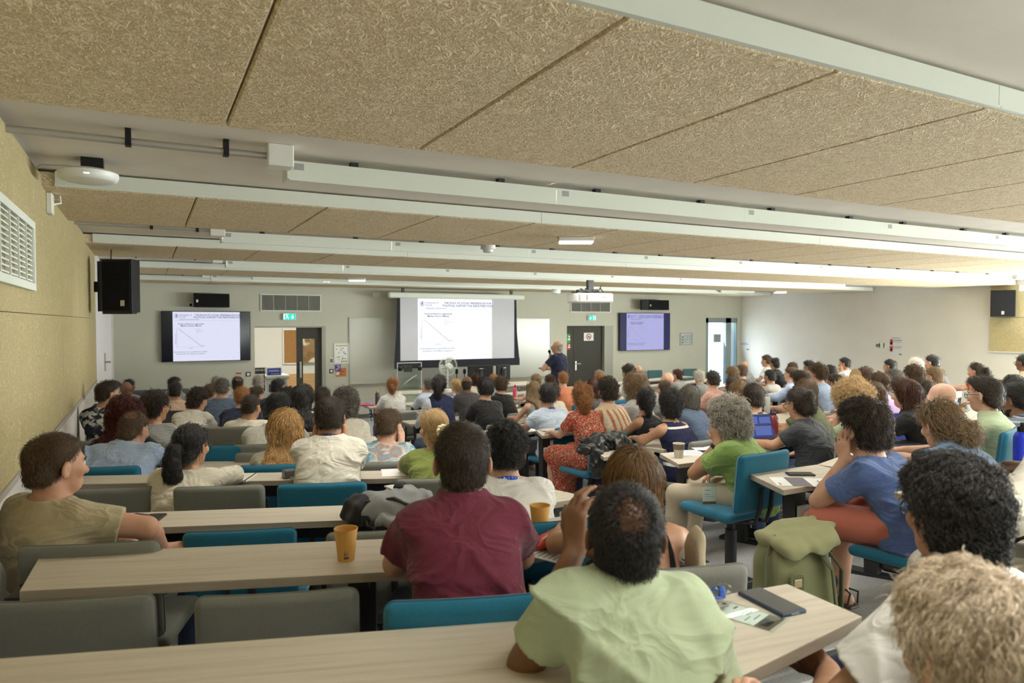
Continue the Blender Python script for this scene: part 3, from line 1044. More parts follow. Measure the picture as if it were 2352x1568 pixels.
def slide(parent, w, h, m, y=-.003):
    """The lecture slide, origin at its lower-left corner, facing -Y."""
    MB().use(m).box(0, y, 0, w, 0, h).build('lit_slide', None, parent)
    u = h
    yt = y - .002
    tx = lambda nm, s, size, x, z, al='LEFT', mm=M_TXT, rot=(PI / 2, 0, 0), bold=.0: text(nm, s, size * u, mm, parent, (x * w, yt, z * h), rot, al, 0, bold * u)
    tx('heading_text', 'THE ROLE OF SOCIAL PREFERENCES FOR', .047, .665, .955, 'CENTER', bold=.0005)
    tx('heading_text', 'POLITICAL SUPPORT FOR REDISTRIBUTION', .047, .665, .91, 'CENTER', bold=.0005)
    tx('institute_text', 'University of', .043, .1, .955)
    tx('institute_text', 'Zurich', .043, .1, .915)
    tx('department_text', 'Department of Economics', .034, .1, .862)
    tx('subheading_text', 'Social preference augmented', .041, .265, .775, 'CENTER', M_TXK, bold=.0004)
    tx('subheading_text', 'Meltzer Richard Model', .041, .265, .735, 'CENTER', M_TXK, bold=.0004)
    tx('note_text', 'Social preferences are predicted to matter', .036, .255, .205, 'CENTER', M_TXK)
    tx('note_text', 'primarily for the affluent exceptions', .036, .255, .165, 'CENTER', M_TXK)
    tx('legend_text', 'Actual', .022, .34, .66, 'LEFT', M_LINE)
    tx('legend_text', 'Dispersion curve', .022, .34, .63, 'LEFT', M_LINE)
    tx('legend_text', 'Inference', .022, .34, .60, 'LEFT', M_LINE)
    tx('axis_text', 'Income i', .024, .265, .27, 'CENTER', M_TXK)
    tx('axis_text', 'Preferred tax rate t', .026, .03, .45, 'CENTER', M_TXK, (PI / 2, -PI / 2, 0))
    tx('page_number', '10', .022, .89, .07, 'LEFT', M_TXK)
    mb = MB().use(M_LINE)
    mb.box(.02 * w, yt, .822 * h, .98 * w, yt + .002, .824 * h)
    mb.box(.055 * w, yt, .285 * h, .46 * w, yt + .002, .287 * h).box(.055 * w, yt, .285 * h, .057 * w, yt + .002, .675 * h)
    mb.box(.30 * w, yt, .648 * h, .33 * w, yt + .002, .65 * h)
    mb.build('chart_frame', None, parent)
    a, b, c = (.08, .66), (.405, .31), (.455, .308)
    k = .0028 * h
    MB().use(mat('slide curve', (.2, .19, .2), .9)).prism([(a[0] * w, a[1] * h - k), (b[0] * w, b[1] * h - k), (c[0] * w, c[1] * h - k), (c[0] * w, c[1] * h + k), (b[0] * w + k, b[1] * h + k), (a[0] * w, a[1] * h + k)], yt, yt + .0015, 'Y').build('curve', None, parent)
    # round seal
    mb = MB().use(M_TXT)
    cx, cz, r = .055 * w, .915 * h, .042 * h
    mb.tube([(cx + r * math.cos(t), yt, cz + r * math.sin(t)) for t in np.linspace(0, 2 * PI, 25)], .0022 * h, 5)
    mb.box(cx - .4 * r, yt, cz - .5 * r, cx - .2 * r, yt + .002, cz + .6 * r).box(cx + .2 * r, yt, cz - .5 * r, cx + .4 * r, yt + .002, cz + .6 * r).box(cx - .4 * r, yt, cz - .6 * r, cx + .4 * r, yt + .002, cz - .45 * r).box(cx - .1 * r, yt, cz - .1 * r, cx + .1 * r, yt + .002, cz + .75 * r)
    mb.build('seal', None, parent)


def tv(px0, py0, px1, py1, sx0, sx1, em, lab, bars):
    y = YF - .09
    p, q = on_y(px0, py0, y), on_y(px1, py1, y)
    w, h = q.x - p.x, p.z - q.z
    t = thing('wall_television', lab, 'television', (p.x, y, q.z))
    MB().use(M_BLKPL).box(0, 0, 0, w, .06, h, .006).build('casing', None, t)
    MB().use(bars).box(.012, -.003, .012, w - .012, 0, h - .012).build('screen', None, t)
    MB().use(M_BLACK).box(w * .3, .06, h * .3, w * .7, .09, h * .7).build('wall_mount', None, t)
    a, b = on_y(sx0, 770, y).x - p.x, on_y(sx1, 770, y).x - p.x
    s = empty('slide', (a, -.003, .012), 0, t)
    slide(s, b - a, h - .024, em)


tv(370, 714, 576, 827, 397, 551, lamp_mat('left slide light', (.80, .82, 1.0), .93), 'large wall television with a lit slide, left of the doorway', mat('dark screen', (.008, .009, .02), .12))
tv(1424, 718, 1539, 803, 1439, 1524, lamp_mat('right slide light', (.56, .56, .95), .80), 'wall television with a bluish lit slide, right of the dark door', mat('blue black screen', (.01, .012, .03), .15, emit=(.02, .02, .11), estr=.6))

# projection screen in front of the whiteboard
YS = 14.45
p, q = on_y(905, 684, YS), on_y(1189, 838, YS)
w, h = q.x - p.x, p.z - q.z
t = thing('projection_screen', 'pull-down projection screen with a bright slide and black border', 'projection screen', (p.x, YS, q.z))
bl, br_, bb = .17, .15, .17
MB().use(mat('screen cloth', (.52, .52, .58), .9)).box(bl * .55, 0, bb, w - br_ * .55, .004, h).build('cloth', None, t)
MB().use(mat('screen border', (.006, .006, .012), .8)).prism([(0, 0), (w + .05, 0), (w + .05, bb), (0, bb)], -.004, 0, 'Y').prism([(0, bb), (bl * .8, bb), (bl * .8, h), (bl * .4, h), (bl * .25, h * .5)], -.004, 0, 'Y').prism([(w - br_ * .6, bb), (w + .04, bb), (w - .02, h * .5), (w - br_ * .25, h), (w - br_ * .6, h)], -.004, 0, 'Y').build('border', None, t)
z0 = h + .0
ca, cb_ = on_y(892, 680, YS).x - p.x, on_y(1203, 680, YS).x - p.x
MB().use(M_TRIM).box(ca, -.06, z0, cb_, .08, z0 + .125, .03).build('roller_case', None, t)
MB().use(M_BLACK).box(ca + .3, -.01, z0 + .125, ca + .36, .03, ZR - q.z + .05).box(cb_ - .36, -.01, z0 + .125, cb_ - .3, .03, ZR - q.z + .05).build('hanger', None, t)
a, b = on_y(960, 770, YS - .006).x - p.x, on_y(1130, 770, YS - .006).x - p.x
za = on_y(1045, 828, YS - .006).z - q.z
s = empty('slide', (a, -.001, bb + .002), 0, t)
slide(s, b - a, h - bb - .004, lamp_mat('projected slide light', (.93, .95, 1.0), 1.12))  # slide glows by itself in place of the projector's beam

# whiteboard
p, q = on_y(803, 731, YF), on_y(1262, 860, YF)
w, h = q.x - p.x, p.z - q.z
t = thing('whiteboard', 'wide whiteboard on the front wall behind the projection screen', 'whiteboard', (p.x, YF, q.z))
MB().use(mat('whiteboard enamel', (.49, .49, .435), .25)).box(0, -.02, 0, w, 0, h).build('board', None, t)
MB().use(mat('aluminium trim', (.42, .42, .38), .4)).box(-.02, -.03, -.02, w + .02, 0, 0).box(-.02, -.03, h, w + .02, 0, h + .02).box(-.02, -.03, 0, 0, 0, h).box(w, -.03, 0, w + .02, 0, h).build('frame', None, t)
MB().use(mat('aluminium trim', (.42, .42, .38), .4)).box(0, -.09, -.035, w, -.03, -.02).build('pen_tray', None, t)

# projector under the ceiling
pc = at(1355, 684, 12.3)
t = thing('projector', 'white projector hung from the ceiling before the dark door', 'projector', (pc.x, pc.y, pc.z), -RAD(10))
MB().use(M_WHITE).box(-.34, -.25, -.085, .34, .25, .075, .03, 3).build('case', None, t)
MB().use(mat('vent grey', (.25, .25, .24), .6)).box(-.32, -.256, -.05, -.29, -.24, .055).box(-.18, -.256, -.045, -.15, -.24, .05).build('vent_slot', None, t)
MB().use(M_BLKPL).lathe([(.07, 0), (.06, .06), (.04, .05)], seg=16, M=Matrix.Translation((.15, .25, 0)) @ Matrix.Rotation(-PI / 2, 4, 'X')).build('lens', None, t)
text('lettering', 'EPSON', .03, mat('lettering grey', (.2, .2, .2), .6), t, (.1, -.2515, .02))
MB().use(M_BLACK).box(-.05, -.05, .075, .05, .05, ZS - pc.z).box(-.26, -.1, .1, -.02, 0, .14).build('mount', None, t)
mb = MB().use(M_BLKPL)
for i in range(16):
    x0, y0 = R2.uniform(-.12, .12), R2.uniform(-.1, .1)
    mb.tube([(x0 + R2.uniform(-.1, .1) * j, y0 + R2.uniform(-.05, .05), .08 + .04 * math.sin(j * 1.3 + i) + .05 * (j % 2)) for j in range(4)], .007, 5)
mb.tube([(.15, 0, .1), (.22, 0, .22), (.2, 0, .18), (.26, 0, .1)], .01, 5)
mb.build('cable_bundle', None, t)
# ================================================================ WHO SITS WHERE
# block, px of the head, py of the crown, skull width in px (back view), hair style, hair, skin, m/f, sleeve, top, label, options
HAIR = {'bk': ((.008, .007, .007), (.035, .03, .03)), 'db': ((.014, .009, .006), (.055, .036, .024)), 'br': ((.04, .022, .011), (.12, .07, .036)),
        'lb': ((.12, .075, .04), (.30, .20, .11)), 'bl': ((.26, .16, .065), (.58, .40, .20)), 'gi': ((.16, .06, .018), (.40, .18, .06)),
        'sg': ((.20, .095, .03), (.66, .42, .18)), 'rd': ((.03, .004, .004), (.10, .015, .014)), 'gy': ((.10, .088, .074), (.56, .51, .44)), 'wh': ((.42, .38, .33), (.75, .70, .63)),
        'sp': ((.045, .038, .033), (.20, .175, .155)), 'hl': ((.012, .008, .006), (.26, .13, .04)), 'sb': ((.28, .215, .145), (.86, .73, .57)),
        'ab': ((.02, .008, .005), (.10, .035, .016))}
SKIN = {'p': (.62, .39, .29), 'l': (.54, .325, .225), 't': (.44, .25, .155), 'o': (.36, .20, .115), 'b': (.185, .092, .05), 'd': (.085, .042, .025), 'r': (.56, .325, .225)}
TOP = {'beige': (.42, .36, .235), 'sage': (.385, .445, .295), 'maroon': (.13, .022, .042), 'white': (.74, .73, .70), 'cream': (.62, .57, .46),
       'ltblue': (.36, .45, .62), 'blue': (.085, .13, .30), 'slate': (.10, .135, .21), 'navy': (.016, .02, .045), 'black': (.012, .012, .013),
       'char': (.035, .037, .043), 'dkgrey': (.065, .06, .065), 'grey': (.26, .26, .255), 'ltgrey': (.45, .45, .44), 'green': (.20, .30, .085), 'olive': (.075, .08, .03),
       'moss': (.22, .26, .07), 'coral': (.62, .22, .12), 'pink': (.53, .31, .25), 'red': (.40, .035, .04), 'orange': (.42, .10, .03), 'lilac': (.42, .30, .55),
       'ltgreen': (.50, .60, .40), 'peach': (.64, .45, .32), 'paleblue': (.50, .58, .70), 'ivory': (.68, .64, .55)}
SPEC = []


def P(*a, **k):
    SPEC.append((a, k))


# ---- nearest, placed one by one
P('X', 1437, 1095, 172, 'thin', 'bk', 'b', 'm', 's', 'sage', 'person from behind in pale green shirt with thinning crown, left hand raised', d=1.44, head=-4, dirc=-9.3, lean=.13, arms=('temple', 'lap'), collar=1, fold=2, hipup=.02, chair='grey', leg='black', broad=.75, slim=.92, shrug={-1: .036, 1: .012}, pitch=-14, nb=(0, -.060, -.090), legs={1: ((.30, .44, .56), (.34, .42, .085))}, arm_px={-1: ((1205, 1528, 1.45), (1322, 1262, 1.60), ((.02, .25, 1.0), (.85, .45, .1), (.75, .55, .45, .5)))})
P('X', 1062, 962, 128, 'short', 'db', 'l', 'm', 's', 'maroon', 'person in maroon polo shirt, forearms on the desk', d=2.06, head=-3, dirc=-9.3, lean=.15, arms=('desk', 'desk'), collar=1, fold=1, chair='blue', glasses=1, broad=.88, pitch=2, nb=(0, -.05, -.108))
P('X', 130, 988, 105, 'short', 'br', 'r', 'm', 's', 'beige', 'person in beige t-shirt at the left wall, arm over the chair back', d=2.55, head=64, nb=(0, -.04, -.128), dirc=20, lean=.02, arms=('lap', 'over'), fold=1, chair='', broad=1.0, pitch=4, arm_px={1: ((336, 1212, 2.56), (372, 1262, 2.76), ((.3, .9, -.3), (-1, 0, -.3), .3))})
P('X', 2232, 1305, 262, 'mop', 'sb', 'r', 'm', 's', 'grey', 'person with tousled fair hair at the lowest right corner', d=.98, head=-42, dirc=-24, lean=.16, arms=('fwd', 'lap'), leg='navy', chair='', broad=.98, pitch=12, collar=1, fold=1)
P('X', 2188, 1052, 172, 'wavy', 'bk', 't', 'm', 's', 'white', 'person with glasses and thick dark hair in white shirt, lower right', d=1.46, head=-40, dirc=-30, lean=.10, broad=.95, nb=(0, -.04, -.13), arms=('lap', 'lap'), arm_px={-1: ((1905, 1640, 1.42), (1905, 1545, 1.62), ((-.2, .7, .45), (.9, .1, -.2), (.15, .5, .6, .7))), 1: ((2000, 1700, 1.75), (1905, 1590, 1.78), ((-.9, .35, .1), (0, -.6, -.8), .4))}, fold=1, collar=1, leg='navy', chair='grey', glasses=1, pitch=4)
P('X', 2450, 800, 128, 'short', 'db', 'd', 'm', 'l', 'ivory', 'person in cream shirt at the right edge of the photo, head out of sight', d=2.2, hipup=.10, head=-40, dirc=-30, lean=.12, arm_px={-1: ((2318, 1185, 2.02), (2378, 1082, 2.24), ((.25, .95, .1), (0, .1, -1.0), .5))}, arms=('desk', 'lap'), chair='grey', leg='ltgrey')
P('X', 1455, 1018, 116, 'long', 'hl', 't', 'f', 't', 'black', 'person with long dark gold-tipped hair in black strappy top', d=2.22, head=-4, dirc=-9.3, lean=.07, arms=('desk', 'desk'), chair='grey', low=-.135)
P('X', 1163, 968, 88, 'curly', 'bk', 'l', 'm', 's', 'white', 'person with dark curly hair, white shirt and bright blue lanyard', d=3.05, head=4, dirc=-14, lean=.28, arms=('desk', 'desk'), fold=1, lany=1, chair='blue', pitch=12)
P('X', 1985, 908, 100, 'wavy', 'db', 'l', 'm', 's', 'blue', 'person in blue short-sleeved shirt and coral shorts, cheek resting on hand', d=3.65, head=-48, dirc=-38, lean=.26, arms=('cheek', 'lap'), fold=2, leg='coralshort', chair='blue', shoe='sandal', pitch=10, row=1)
P('X', 1672, 912, 66, 'wavylong', 'gy', 'o', 'm', 's', 'green', 'person with grey curls in bright green polo and khaki trousers', d=4.55, head=-62, dirc=-52, lean=.16, arms=('cheek', 'lap'), fold=1, leg='khaki', chair='', shoe='sandal', watch=1, badge=1, pitch=14, collar=1, row=1)
# ---- left block
P('L', 440, 965, 78, 'pony', 'bk', 't', 'f', 'l', 'cream', 'person with low dark ponytail and glasses in cream top', head=38, chair='', glasses=1, hl=.24, row=3)
P('L', 308, 936, 66, 'thin', 'br', 'l', 'm', 'l', 'ltblue', 'person with receding hair in light blue shirt', lean=.3, pitch=22, nb=(0, -.05, -.115), collar=1, fold=2, chair='blue', broad=1.12, row=4)
P('L', 757, 901, 76, 'short', 'db', 't', 'm', 's', 'ivory', 'person in off-white t-shirt, both hands at the face', head=3, lean=.16, arms=('cheek', 'cheek'), fold=1, chair='blue', pitch=14, broad=.98, nb=(0, -.04, -.118), lany=2)
P('L', 655, 930, 74, 'longwavy', 'sg', 'p', 'f', 's', 'cream', 'person with very long wavy strawberry blond hair', head=-6, chair='blue', hl=.42, row=4)
P('L', 577, 900, 46, 'buzz', 'db', 't', 'm', 's', 'cream', 'person with cropped dark hair in tan shirt', row=6, chair='grey', pitch=14)
P('L', 641, 895, 60, 'short', 'bk', 't', 'm', 's', 'white', 'person in loose white shirt with dark lanyard', row=5, lean=.3, pitch=16, lany=2, fold=1, chair='grey', broad=1.1)
P('L', 795, 892, 45, 'wavylong', 'sp', 'p', 'f', 's', 'ivory', 'person with streaked dark hair in white blouse, blue lanyard', head=14, lany=1, row=5)
P('L', 893, 930, 63, 'short', 'br', 'p', 'm', 's', 'tiedye', 'person with brown hair in blue and rust tie-dye shirt', head=26, lean=.3, arms=('desk', 'cheek'), pitch=14, row=4, chair='grey')
P('L', 995, 942, 55, 'pony', 'bl', 'p', 'f', 's', 'moss', 'person with blond ponytail and pale scrunchie in moss green blouse', head=-30, row=3, chair='grey', hl=.16, scrunchie=(.72, .62, .42))
P('L', 248, 870, 45, 'short', 'db', 'r', 'm', 's', 'floral', 'bearded person in black and white patterned shirt by left wall', head=66, row=6, beard=1, mop=1)
P('L', 287, 908, 62, 'longcurly', 'rd', 'p', 'f', 's', 'black', 'person with dark red curly hair at left', head=5, row=5, hl=.2)
P('L', 357, 893, 56, 'curly', 'db', 't', 'm', 's', 'grey', 'person with dark curls and glasses in grey t-shirt', head=45, row=6, glasses=1, lean=.2)
P('L', 290, 873, 30, 'bald', 'db', 'b', 'm', 's', 'paleblue', 'bald dark-skinned person near the left front corner', head=20)
P('L', 297, 868, 25, 'short', 'bk', 'b', 'f', 's', 'grey', 'person with black hair at the far left front', head=40)
P('L', 402, 862, 26, 'short', 'bk', 't', 'm', 's', 'grey', 'person with dark grey hair in the front row at left', d=9.6)
P('L', 403, 873, 33, 'short', 'bk', 't', 'm', 's', 'peach', 'person with sleek black hair in peach top', head=14)
P('L', 455, 887, 42, 'curly', 'db', 'l', 'f', 's', 'ivory', 'person with dark curls hunched in cream collared shirt', lean=.36, pitch=22, d=6.4, collar=1, fold=1)
P('L', 484, 880, 28, 'mop', 'br', 'p', 'f', 's', 'grey', 'person with soft brown hair left of the grey-haired one', d=8.6)
P('L', 511, 863, 36, 'short', 'sp', 'l', 'm', 's', 'slate', 'tall person with greying hair in slate blue shirt', head=12, d=7.0)
P('L', 498, 860, 26, 'short', 'gy', 'l', 'm', 's', 'ltblue', 'person with grey hair nearly hidden in the front row', head=4, d=9.8)
P('L', 546, 862, 28, 'thin', 'db', 'l', 'm', 's', 'paleblue', 'person with bald crown beside the left doorway', head=6)
P('L', 556, 883, 37, 'short', 'gi', 'p', 'm', 's', 'navy', 'person with ginger blond hair in dark navy polo', lean=.28, head=10)
P('L', 593, 857, 30, 'short', 'gy', 'p', 'm', 's', 'grey', 'person with short grey hair below the black desk sign', head=-4)
P('L', 591, 886, 27, 'curly', 'br', 'p', 'm', 's', 'ltgrey', 'person with brown curls behind the ginger blond one')
P('L', 640, 864, 33, 'short', 'bk', 't', 'm', 's', 'char', 'person with neat black hair in front of the photocopier')
P('L', 657, 886, 33, 'mop', 'bk', 't', 'm', 's', 'dkgrey', 'person with tousled black hair, mostly hidden')
P('L', 697, 878, 46, 'longwavy', 'bk', 'l', 'f', 's', 'cream', 'person with glossy long black waves', hl=.2)
P('L', 742, 883, 39, 'short', 'db', 't', 'm', 's', 'dkgrey', 'person with dark brown hair ahead of the off-white t-shirt')
# ---- right and middle block
P('R', 902, 862, 30, 'pony', 'gi', 'p', 'f', 's', 'white', 'person with ginger tied-back hair in white top at the table end', head=4, hl=.1)
P('R', 985, 864, 27, 'short', 'sp', 'l', 'm', 'l', 'paleblue', 'person in pale blue shirt, hand on head, left of the fan', head=-14, arms=('cheek', 'desk'), lean=.25)
P('R', 1010, 858, 33, 'braids', 'bk', 'd', 'f', 'l', 'vest', 'person with long black braids in navy vest', hl=.3, d=7.4)
P('R', 1047, 868, 24, 'pony', 'bl', 'p', 'f', 's', 'bluefloral', 'blond person in blue floral blouse before the fan', head=-40, d=10.4, hl=.05)
P('R', 1073, 860, 28, 'fringe', 'db', 'b', 'm', 's', 'dkgrey', 'balding person in charcoal t-shirt right of the fan', d=9.2)
P('R', 1093, 858, 20, 'curly', 'ab', 'p', 'f', 's', 'cream', 'person with auburn curls just before the monitors', d=11.2)
P('R', 1116, 862, 40, 'bowl', 'bk', 't', 'm', 's', 'black', 'person with straight black hair in black t-shirt', d=7.0, chair='grey')
P('R', 1151, 861, 31, 'curly', 'br', 'p', 'm', 's', 'black', 'person with curly brown hair in black top beside the pink bottle', d=8.6)
P('R', 1134, 856, 23, 'short', 'gi', 'p', 'm', 's', 'grey', 'person with ginger brown hair below the right monitor', d=10.8)
P('R', 1231, 855, 26, 'bun', 'lb', 'p', 'f', 's', 'ivory', 'person with dark blond hair clipped up', d=10.0)
P('R', 1226, 870, 34, 'long', 'lb', 'p', 'f', 'n', 'grey', 'person with long light brown hair in grey sleeveless top', d=7.8, hl=.22)
P('R', 1264, 859, 24, 'curly', 'ab', 'p', 'f', 's', 'cream', 'person with reddish hair in front of the lecturer', d=11.0)
P('R', 1293, 849, 27, 'short', 'gi', 'p', 'm', 's', 'coral', 'person with sandy hair in coral shirt below the lecturer', d=9.8, pitch=-4, chair='blue')
P('R', 1258, 873, 46, 'short', 'bk', 't', 'm', 's', 'paleblue', 'person with dark hair in pale blue shirt at the aisle', row=5, fold=1, lany=1, chair='blue', leg='char', broad=1.05, end=1)
P('R', 1271, 874, 33, 'pony', 'ab', 'p', 'f', 'l', 'cream', 'person with auburn hair in cream long-sleeved top', d=7.6, arms=('cheek', 'desk'), hl=.06)
P('R', 1337, 877, 45, 'ponycurly', 'gi', 'p', 'f', 's', 'redfloral', 'person in red floral dress with curly ginger ponytail', d=5.9, chair='blue', leg='dress', hl=.14, end=1, shoe='shoe', row=4)
P('R', 1396, 862, 48, 'curly', 'db', 'l', 'm', 's', 'stripe', 'person in white shirt with broad salmon stripes', d=6.1, collar=1)
P('R', 1362, 870, 29, 'bob', 'ab', 'p', 'f', 's', 'dkgrey', 'person with dark red bob behind the striped shirt', d=7.9)
P('R', 1378, 855, 27, 'curly', 'gi', 'p', 'f', 's', 'grey', 'person with ginger curls in front of the dark door', d=9.2)
P('R', 1376, 846, 25, 'buzz', 'gy', 'l', 'm', 's', 'grey', 'person with close-cropped grey hair before the dark door', d=10.6)
P('R', 1443, 834, 30, 'curly', 'db', 'l', 'm', 's', 'white', 'person with bushy dark hair in white shirt under the right screen', head=-35, d=9.2)
P('R', 1464, 836, 20, 'bald', 'gy', 'p', 'm', 's', 'lilac', 'bald person in lilac shirt near the right screen', d=12.0)
P('R', 1460, 856, 42, 'afro2', 'lb', 'p', 'f', 's', 'ltgrey', 'person with springy light brown curls, centre of the crowd', d=6.9)
P('R', 1482, 884, 47, 'pony', 'bk', 't', 'f', 'n', 'black', 'person with high black ponytail and scrunchie, sleeveless black top', row=4, hl=.3, head=-14, scrunchie=(.02, .02, .025), high=1, chair='grey')
P('R', 1541, 890, 53, 'curly', 'bk', 't', 'f', 'n', 'navystripe', 'person in sleeveless navy top with two white stripes', row=3, head=-8, chair='grey', broad=1.05)
P('R', 1532, 850, 33, 'bald', 'gy', 'p', 'm', 's', 'ltgrey', 'bald person left of the two empty wall chairs', d=8.3)
P('R', 1554, 846, 21, 'bun', 'ab', 'p', 'f', 's', 'grey', 'person with auburn hair between the two empty wall chairs', d=11.6)
P('R', 1527, 868, 37, 'buzz', 'br', 'p', 'm', 's', 'grey', 'person with cropped brown hair behind the navy striped top', d=7.1)
P('R', 1584, 880, 42, 'bob', 'sp', 'p', 'f', 's', 'slate', 'person with greying bob in dark blue top', d=5.9)
P('R', 1606, 849, 23, 'mop', 'wh', 'l', 'f', 's', 'grey', 'person with white-blond hair left of the outside door', d=11.0, head=-50)
P('R', 1637, 846, 35, 'short', 'db', 'l', 'm', 's', 'pink', 'person with dark hair in dusty pink t-shirt', d=7.4, head=-24)
P('R', 1681, 861, 33, 'short', 'bk', 'd', 'm', 's', 'red', 'dark-skinned person in red top', d=7.3, head=-34)
P('R', 1696, 868, 40, 'bob', 'lb', 'p', 'f', 's', 'peach', 'person with light brown bob and glasses', d=6.4, head=-38, glasses=1)
P('R', 1730, 873, 54, 'short', 'db', 'l', 'm', 's', 'beige', 'person with neat dark brown hair in beige shirt, blue lanyard', row=3, head=-22, lany=2)
P('R', 1683, 839, 28, 'curly', 'lb', 'p', 'm', 's', 'grey', 'person with curly light brown hair under the outside door', d=9.3, head=-12)
P('R', 1703, 834, 26, 'short', 'br', 'p', 'm', 's', 'dkgrey', 'person with brown hair right of the outside door', d=10.2, head=-30)
P('R', 1709, 826, 21, 'bald', 'gy', 'r', 'm', 's', 'grey', 'ruddy bald person at the foot of the right wall', d=12.0, head=-40)
P('R', 1760, 812, 22, 'short', 'br', 'l', 'm', 's', 'white', 'upright person in white shirt along the right wall', d=11.8, head=-70)
P('R', 1778, 822, 18, 'bun', 'bk', 't', 'f', 's', 'black', 'person with dark top knot beside the upright white shirt', d=13.0, head=-60, high=1)
P('R', 1768, 845, 27, 'short', 'bk', 't', 'm', 's', 'ltgrey', 'dark-bearded person in pale grey shirt', d=9.4, head=-50, beard=1)
P('R', 1816, 838, 29, 'short', 'br', 'p', 'm', 'l', 'ltblue', 'person with glasses in blue shirt, face in profile', d=8.9, head=-62, glasses=1, arms=('desk', 'desk'))
P('R', 1820, 830, 20, 'bob', 'br', 't', 'f', 's', 'dkgrey', 'person with brown bob nearest the right wall', d=12.4, head=-40)
P('R', 1857, 826, 20, 'bowl', 'bk', 't', 'm', 's', 'dkgrey', 'person with black hair in profile along the right wall', d=12.8, head=-75)
P('R', 1878, 832, 34, 'curly', 'br', 'p', 'm', 's', 'ltblue', 'person with wavy brown hair in light blue shirt', d=7.9, head=-58)
P('R', 1907, 836, 21, 'bob', 'bk', 't', 'f', 's', 'dkgrey', 'person with black bob next to the white t-shirt', d=12.2, head=-50)
P('R', 1939, 818, 23, 'short', 'bk', 't', 'm', 's', 'white', 'person in white t-shirt with hand at mouth by right wall', d=11.6, head=-80, arms=('cheek', 'lap'))
P('R', 1836, 882, 60, 'bun', 'db', 't', 'f', 's', 'char', 'person with messy dark bun and glasses in charcoal t-shirt', row=2, head=-46, glasses=1, high=.6, lany=2, chair='grey', pitch=14, broad=1.08)
P('R', 1850, 868, 42, 'bob', 'br', 't', 'f', 's', 'olive', 'person with brown hair in olive green top', d=5.6, head=-30)
P('R', 1839, 850, 33, 'mop', 'db', 'l', 'm', 's', 'dkgrey', 'person with floppy dark hair among the right rows', d=8.0, head=-40)
P('R', 1915, 852, 36, 'short', 'db', 't', 'm', 's', 'slate', 'person with dark hair and glasses looking left', d=6.7, head=-64, glasses=1)
P('R', 1957, 880, 54, 'afro', 'bl', 'p', 'f', 's', 'ltgreen', 'person with big halo of blond curls', d=5.0, head=-24, arms=('cheek', 'desk'))
P('R', 2006, 870, 46, 'pony', 'br', 'p', 'f', 's', 'char', 'person with long brown ponytail tied with black band', d=6.0, head=-34, hl=.34, high=.5, scrunchie=(.015, .012, .01))
P('R', 1986, 840, 27, 'bob', 'br', 'p', 'f', 's', 'cream', 'person with straight brown hair holding a tan hand fan', d=9.4, head=-66, glasses=1)
P('R', 2043, 822, 25, 'short', 'bk', 't', 'm', 's', 'dkgrey', 'person with black hair under the three wall plates', d=11.0, head=-72)
P('R', 2018, 850, 39, 'bun', 'br', 'p', 'f', 's', 'lilac', 'person with braided brown hair pinned up', d=6.9, head=-50)
P('R', 2054, 846, 35, 'mop', 'sp', 'p', 'f', 's', 'grey', 'person with greying hair behind the braided hair', d=7.6, head=-30)
P('R', 2080, 867, 50, 'bob', 'ab', 'p', 'f', 's', 'black', 'person with copper bob in black top, face in profile', d=5.2, head=-72, hl=.12)
P('R', 2126, 868, 38, 'long', 'db', 'l', 'f', 's', 'navy', 'person with long dark hair right of the copper bob', d=6.2, head=-30, hl=.2)
P('R', 2102, 818, 34, 'mop', 'wh', 'p', 'f', 's', 'ltgrey', 'white-haired person under the red box sheet', d=8.6, head=-30)
P('R', 2098, 835, 40, 'curly', 'br', 'p', 'm', 's', 'grey', 'person with curly brown hair below the white-haired one', d=7.3, head=-44)
P('R', 2140, 811, 29, 'short', 'bk', 'l', 'm', 's', 'dkgrey', 'person with black fringe looking left by the right wall', d=9.6, head=-66)
P('R', 2145, 837, 38, 'short', 'lb', 'p', 'm', 's', 'ltblue', 'person with short light brown hair and long sideburn', d=7.3, head=-58)
P('R', 2162, 871, 58, 'bald', 'gy', 'p', 'm', 's', 'white', 'bald person in white t-shirt with hand at mouth', d=4.75, head=-68, arms=('cheek', 'desk'))
P('R', 2160, 911, 88, 'messybun', 'lb', 'p', 'f', 's', 'denim', 'person with loose low bun in denim waistcoat', d=3.75, head=-42, lean=.3, pitch=18, nb=(0, -.06, -.10), row=1)
P('R', 2240, 830, 29, 'pony', 'db', 'r', 'f', 's', 'orange', 'person with dark ponytail in orange top, profile against the wall', d=9.0, head=-78, hl=.1, high=.4)
P('R', 2262, 856, 66, 'short', 'db', 'p', 'f', 's', 'ltgreen', 'person with short dark hair and glasses in pale green shirt', d=4.35, head=-66, glasses=1, mop=1, fold=1, collar=1)
P('R', 2330, 858, 42, 'mop', 'bk', 't', 'f', 's', 'pink', 'person with black hair, mostly hidden at the right edge', d=6.9, head=-30)
P('R', 2330, 872, 60, 'bun', 'bk', 'b', 'm', 's', 'bluestripe', 'bearded person with glasses in blue striped shirt at right edge', d=4.75, head=-66, glasses=1, beard=1, pitch=18)
P('R', 2350, 810, 30, 'short', 'bk', 'b', 'm', 's', 'beige', 'person with glasses and wristwatch at the far right edge', d=8.2, head=-60, glasses=1)

# ---------------------------------------------------------------- rows
NL = (math.sin(RAD(18.4)), math.cos(RAD(18.4)))
TL = (NL[1], -NL[0])
L_FAR = [1.66, 2.53, 3.42, 4.45, 5.38, 6.15, 7.2, 8.1, 9.0, 9.9, 10.8, 11.7]
R_FAR = [1.9, 2.95, 4.02, 5.09, 6.16, 7.2, 8.2, 9.2, 10.2, 11.2]
HIP = 0.56


def qr(x, y):
    return y - max(0.0, x - 3.7) * 0.30


def dirv(a):
    return Vector((math.sin(a), math.cos(a), 0))


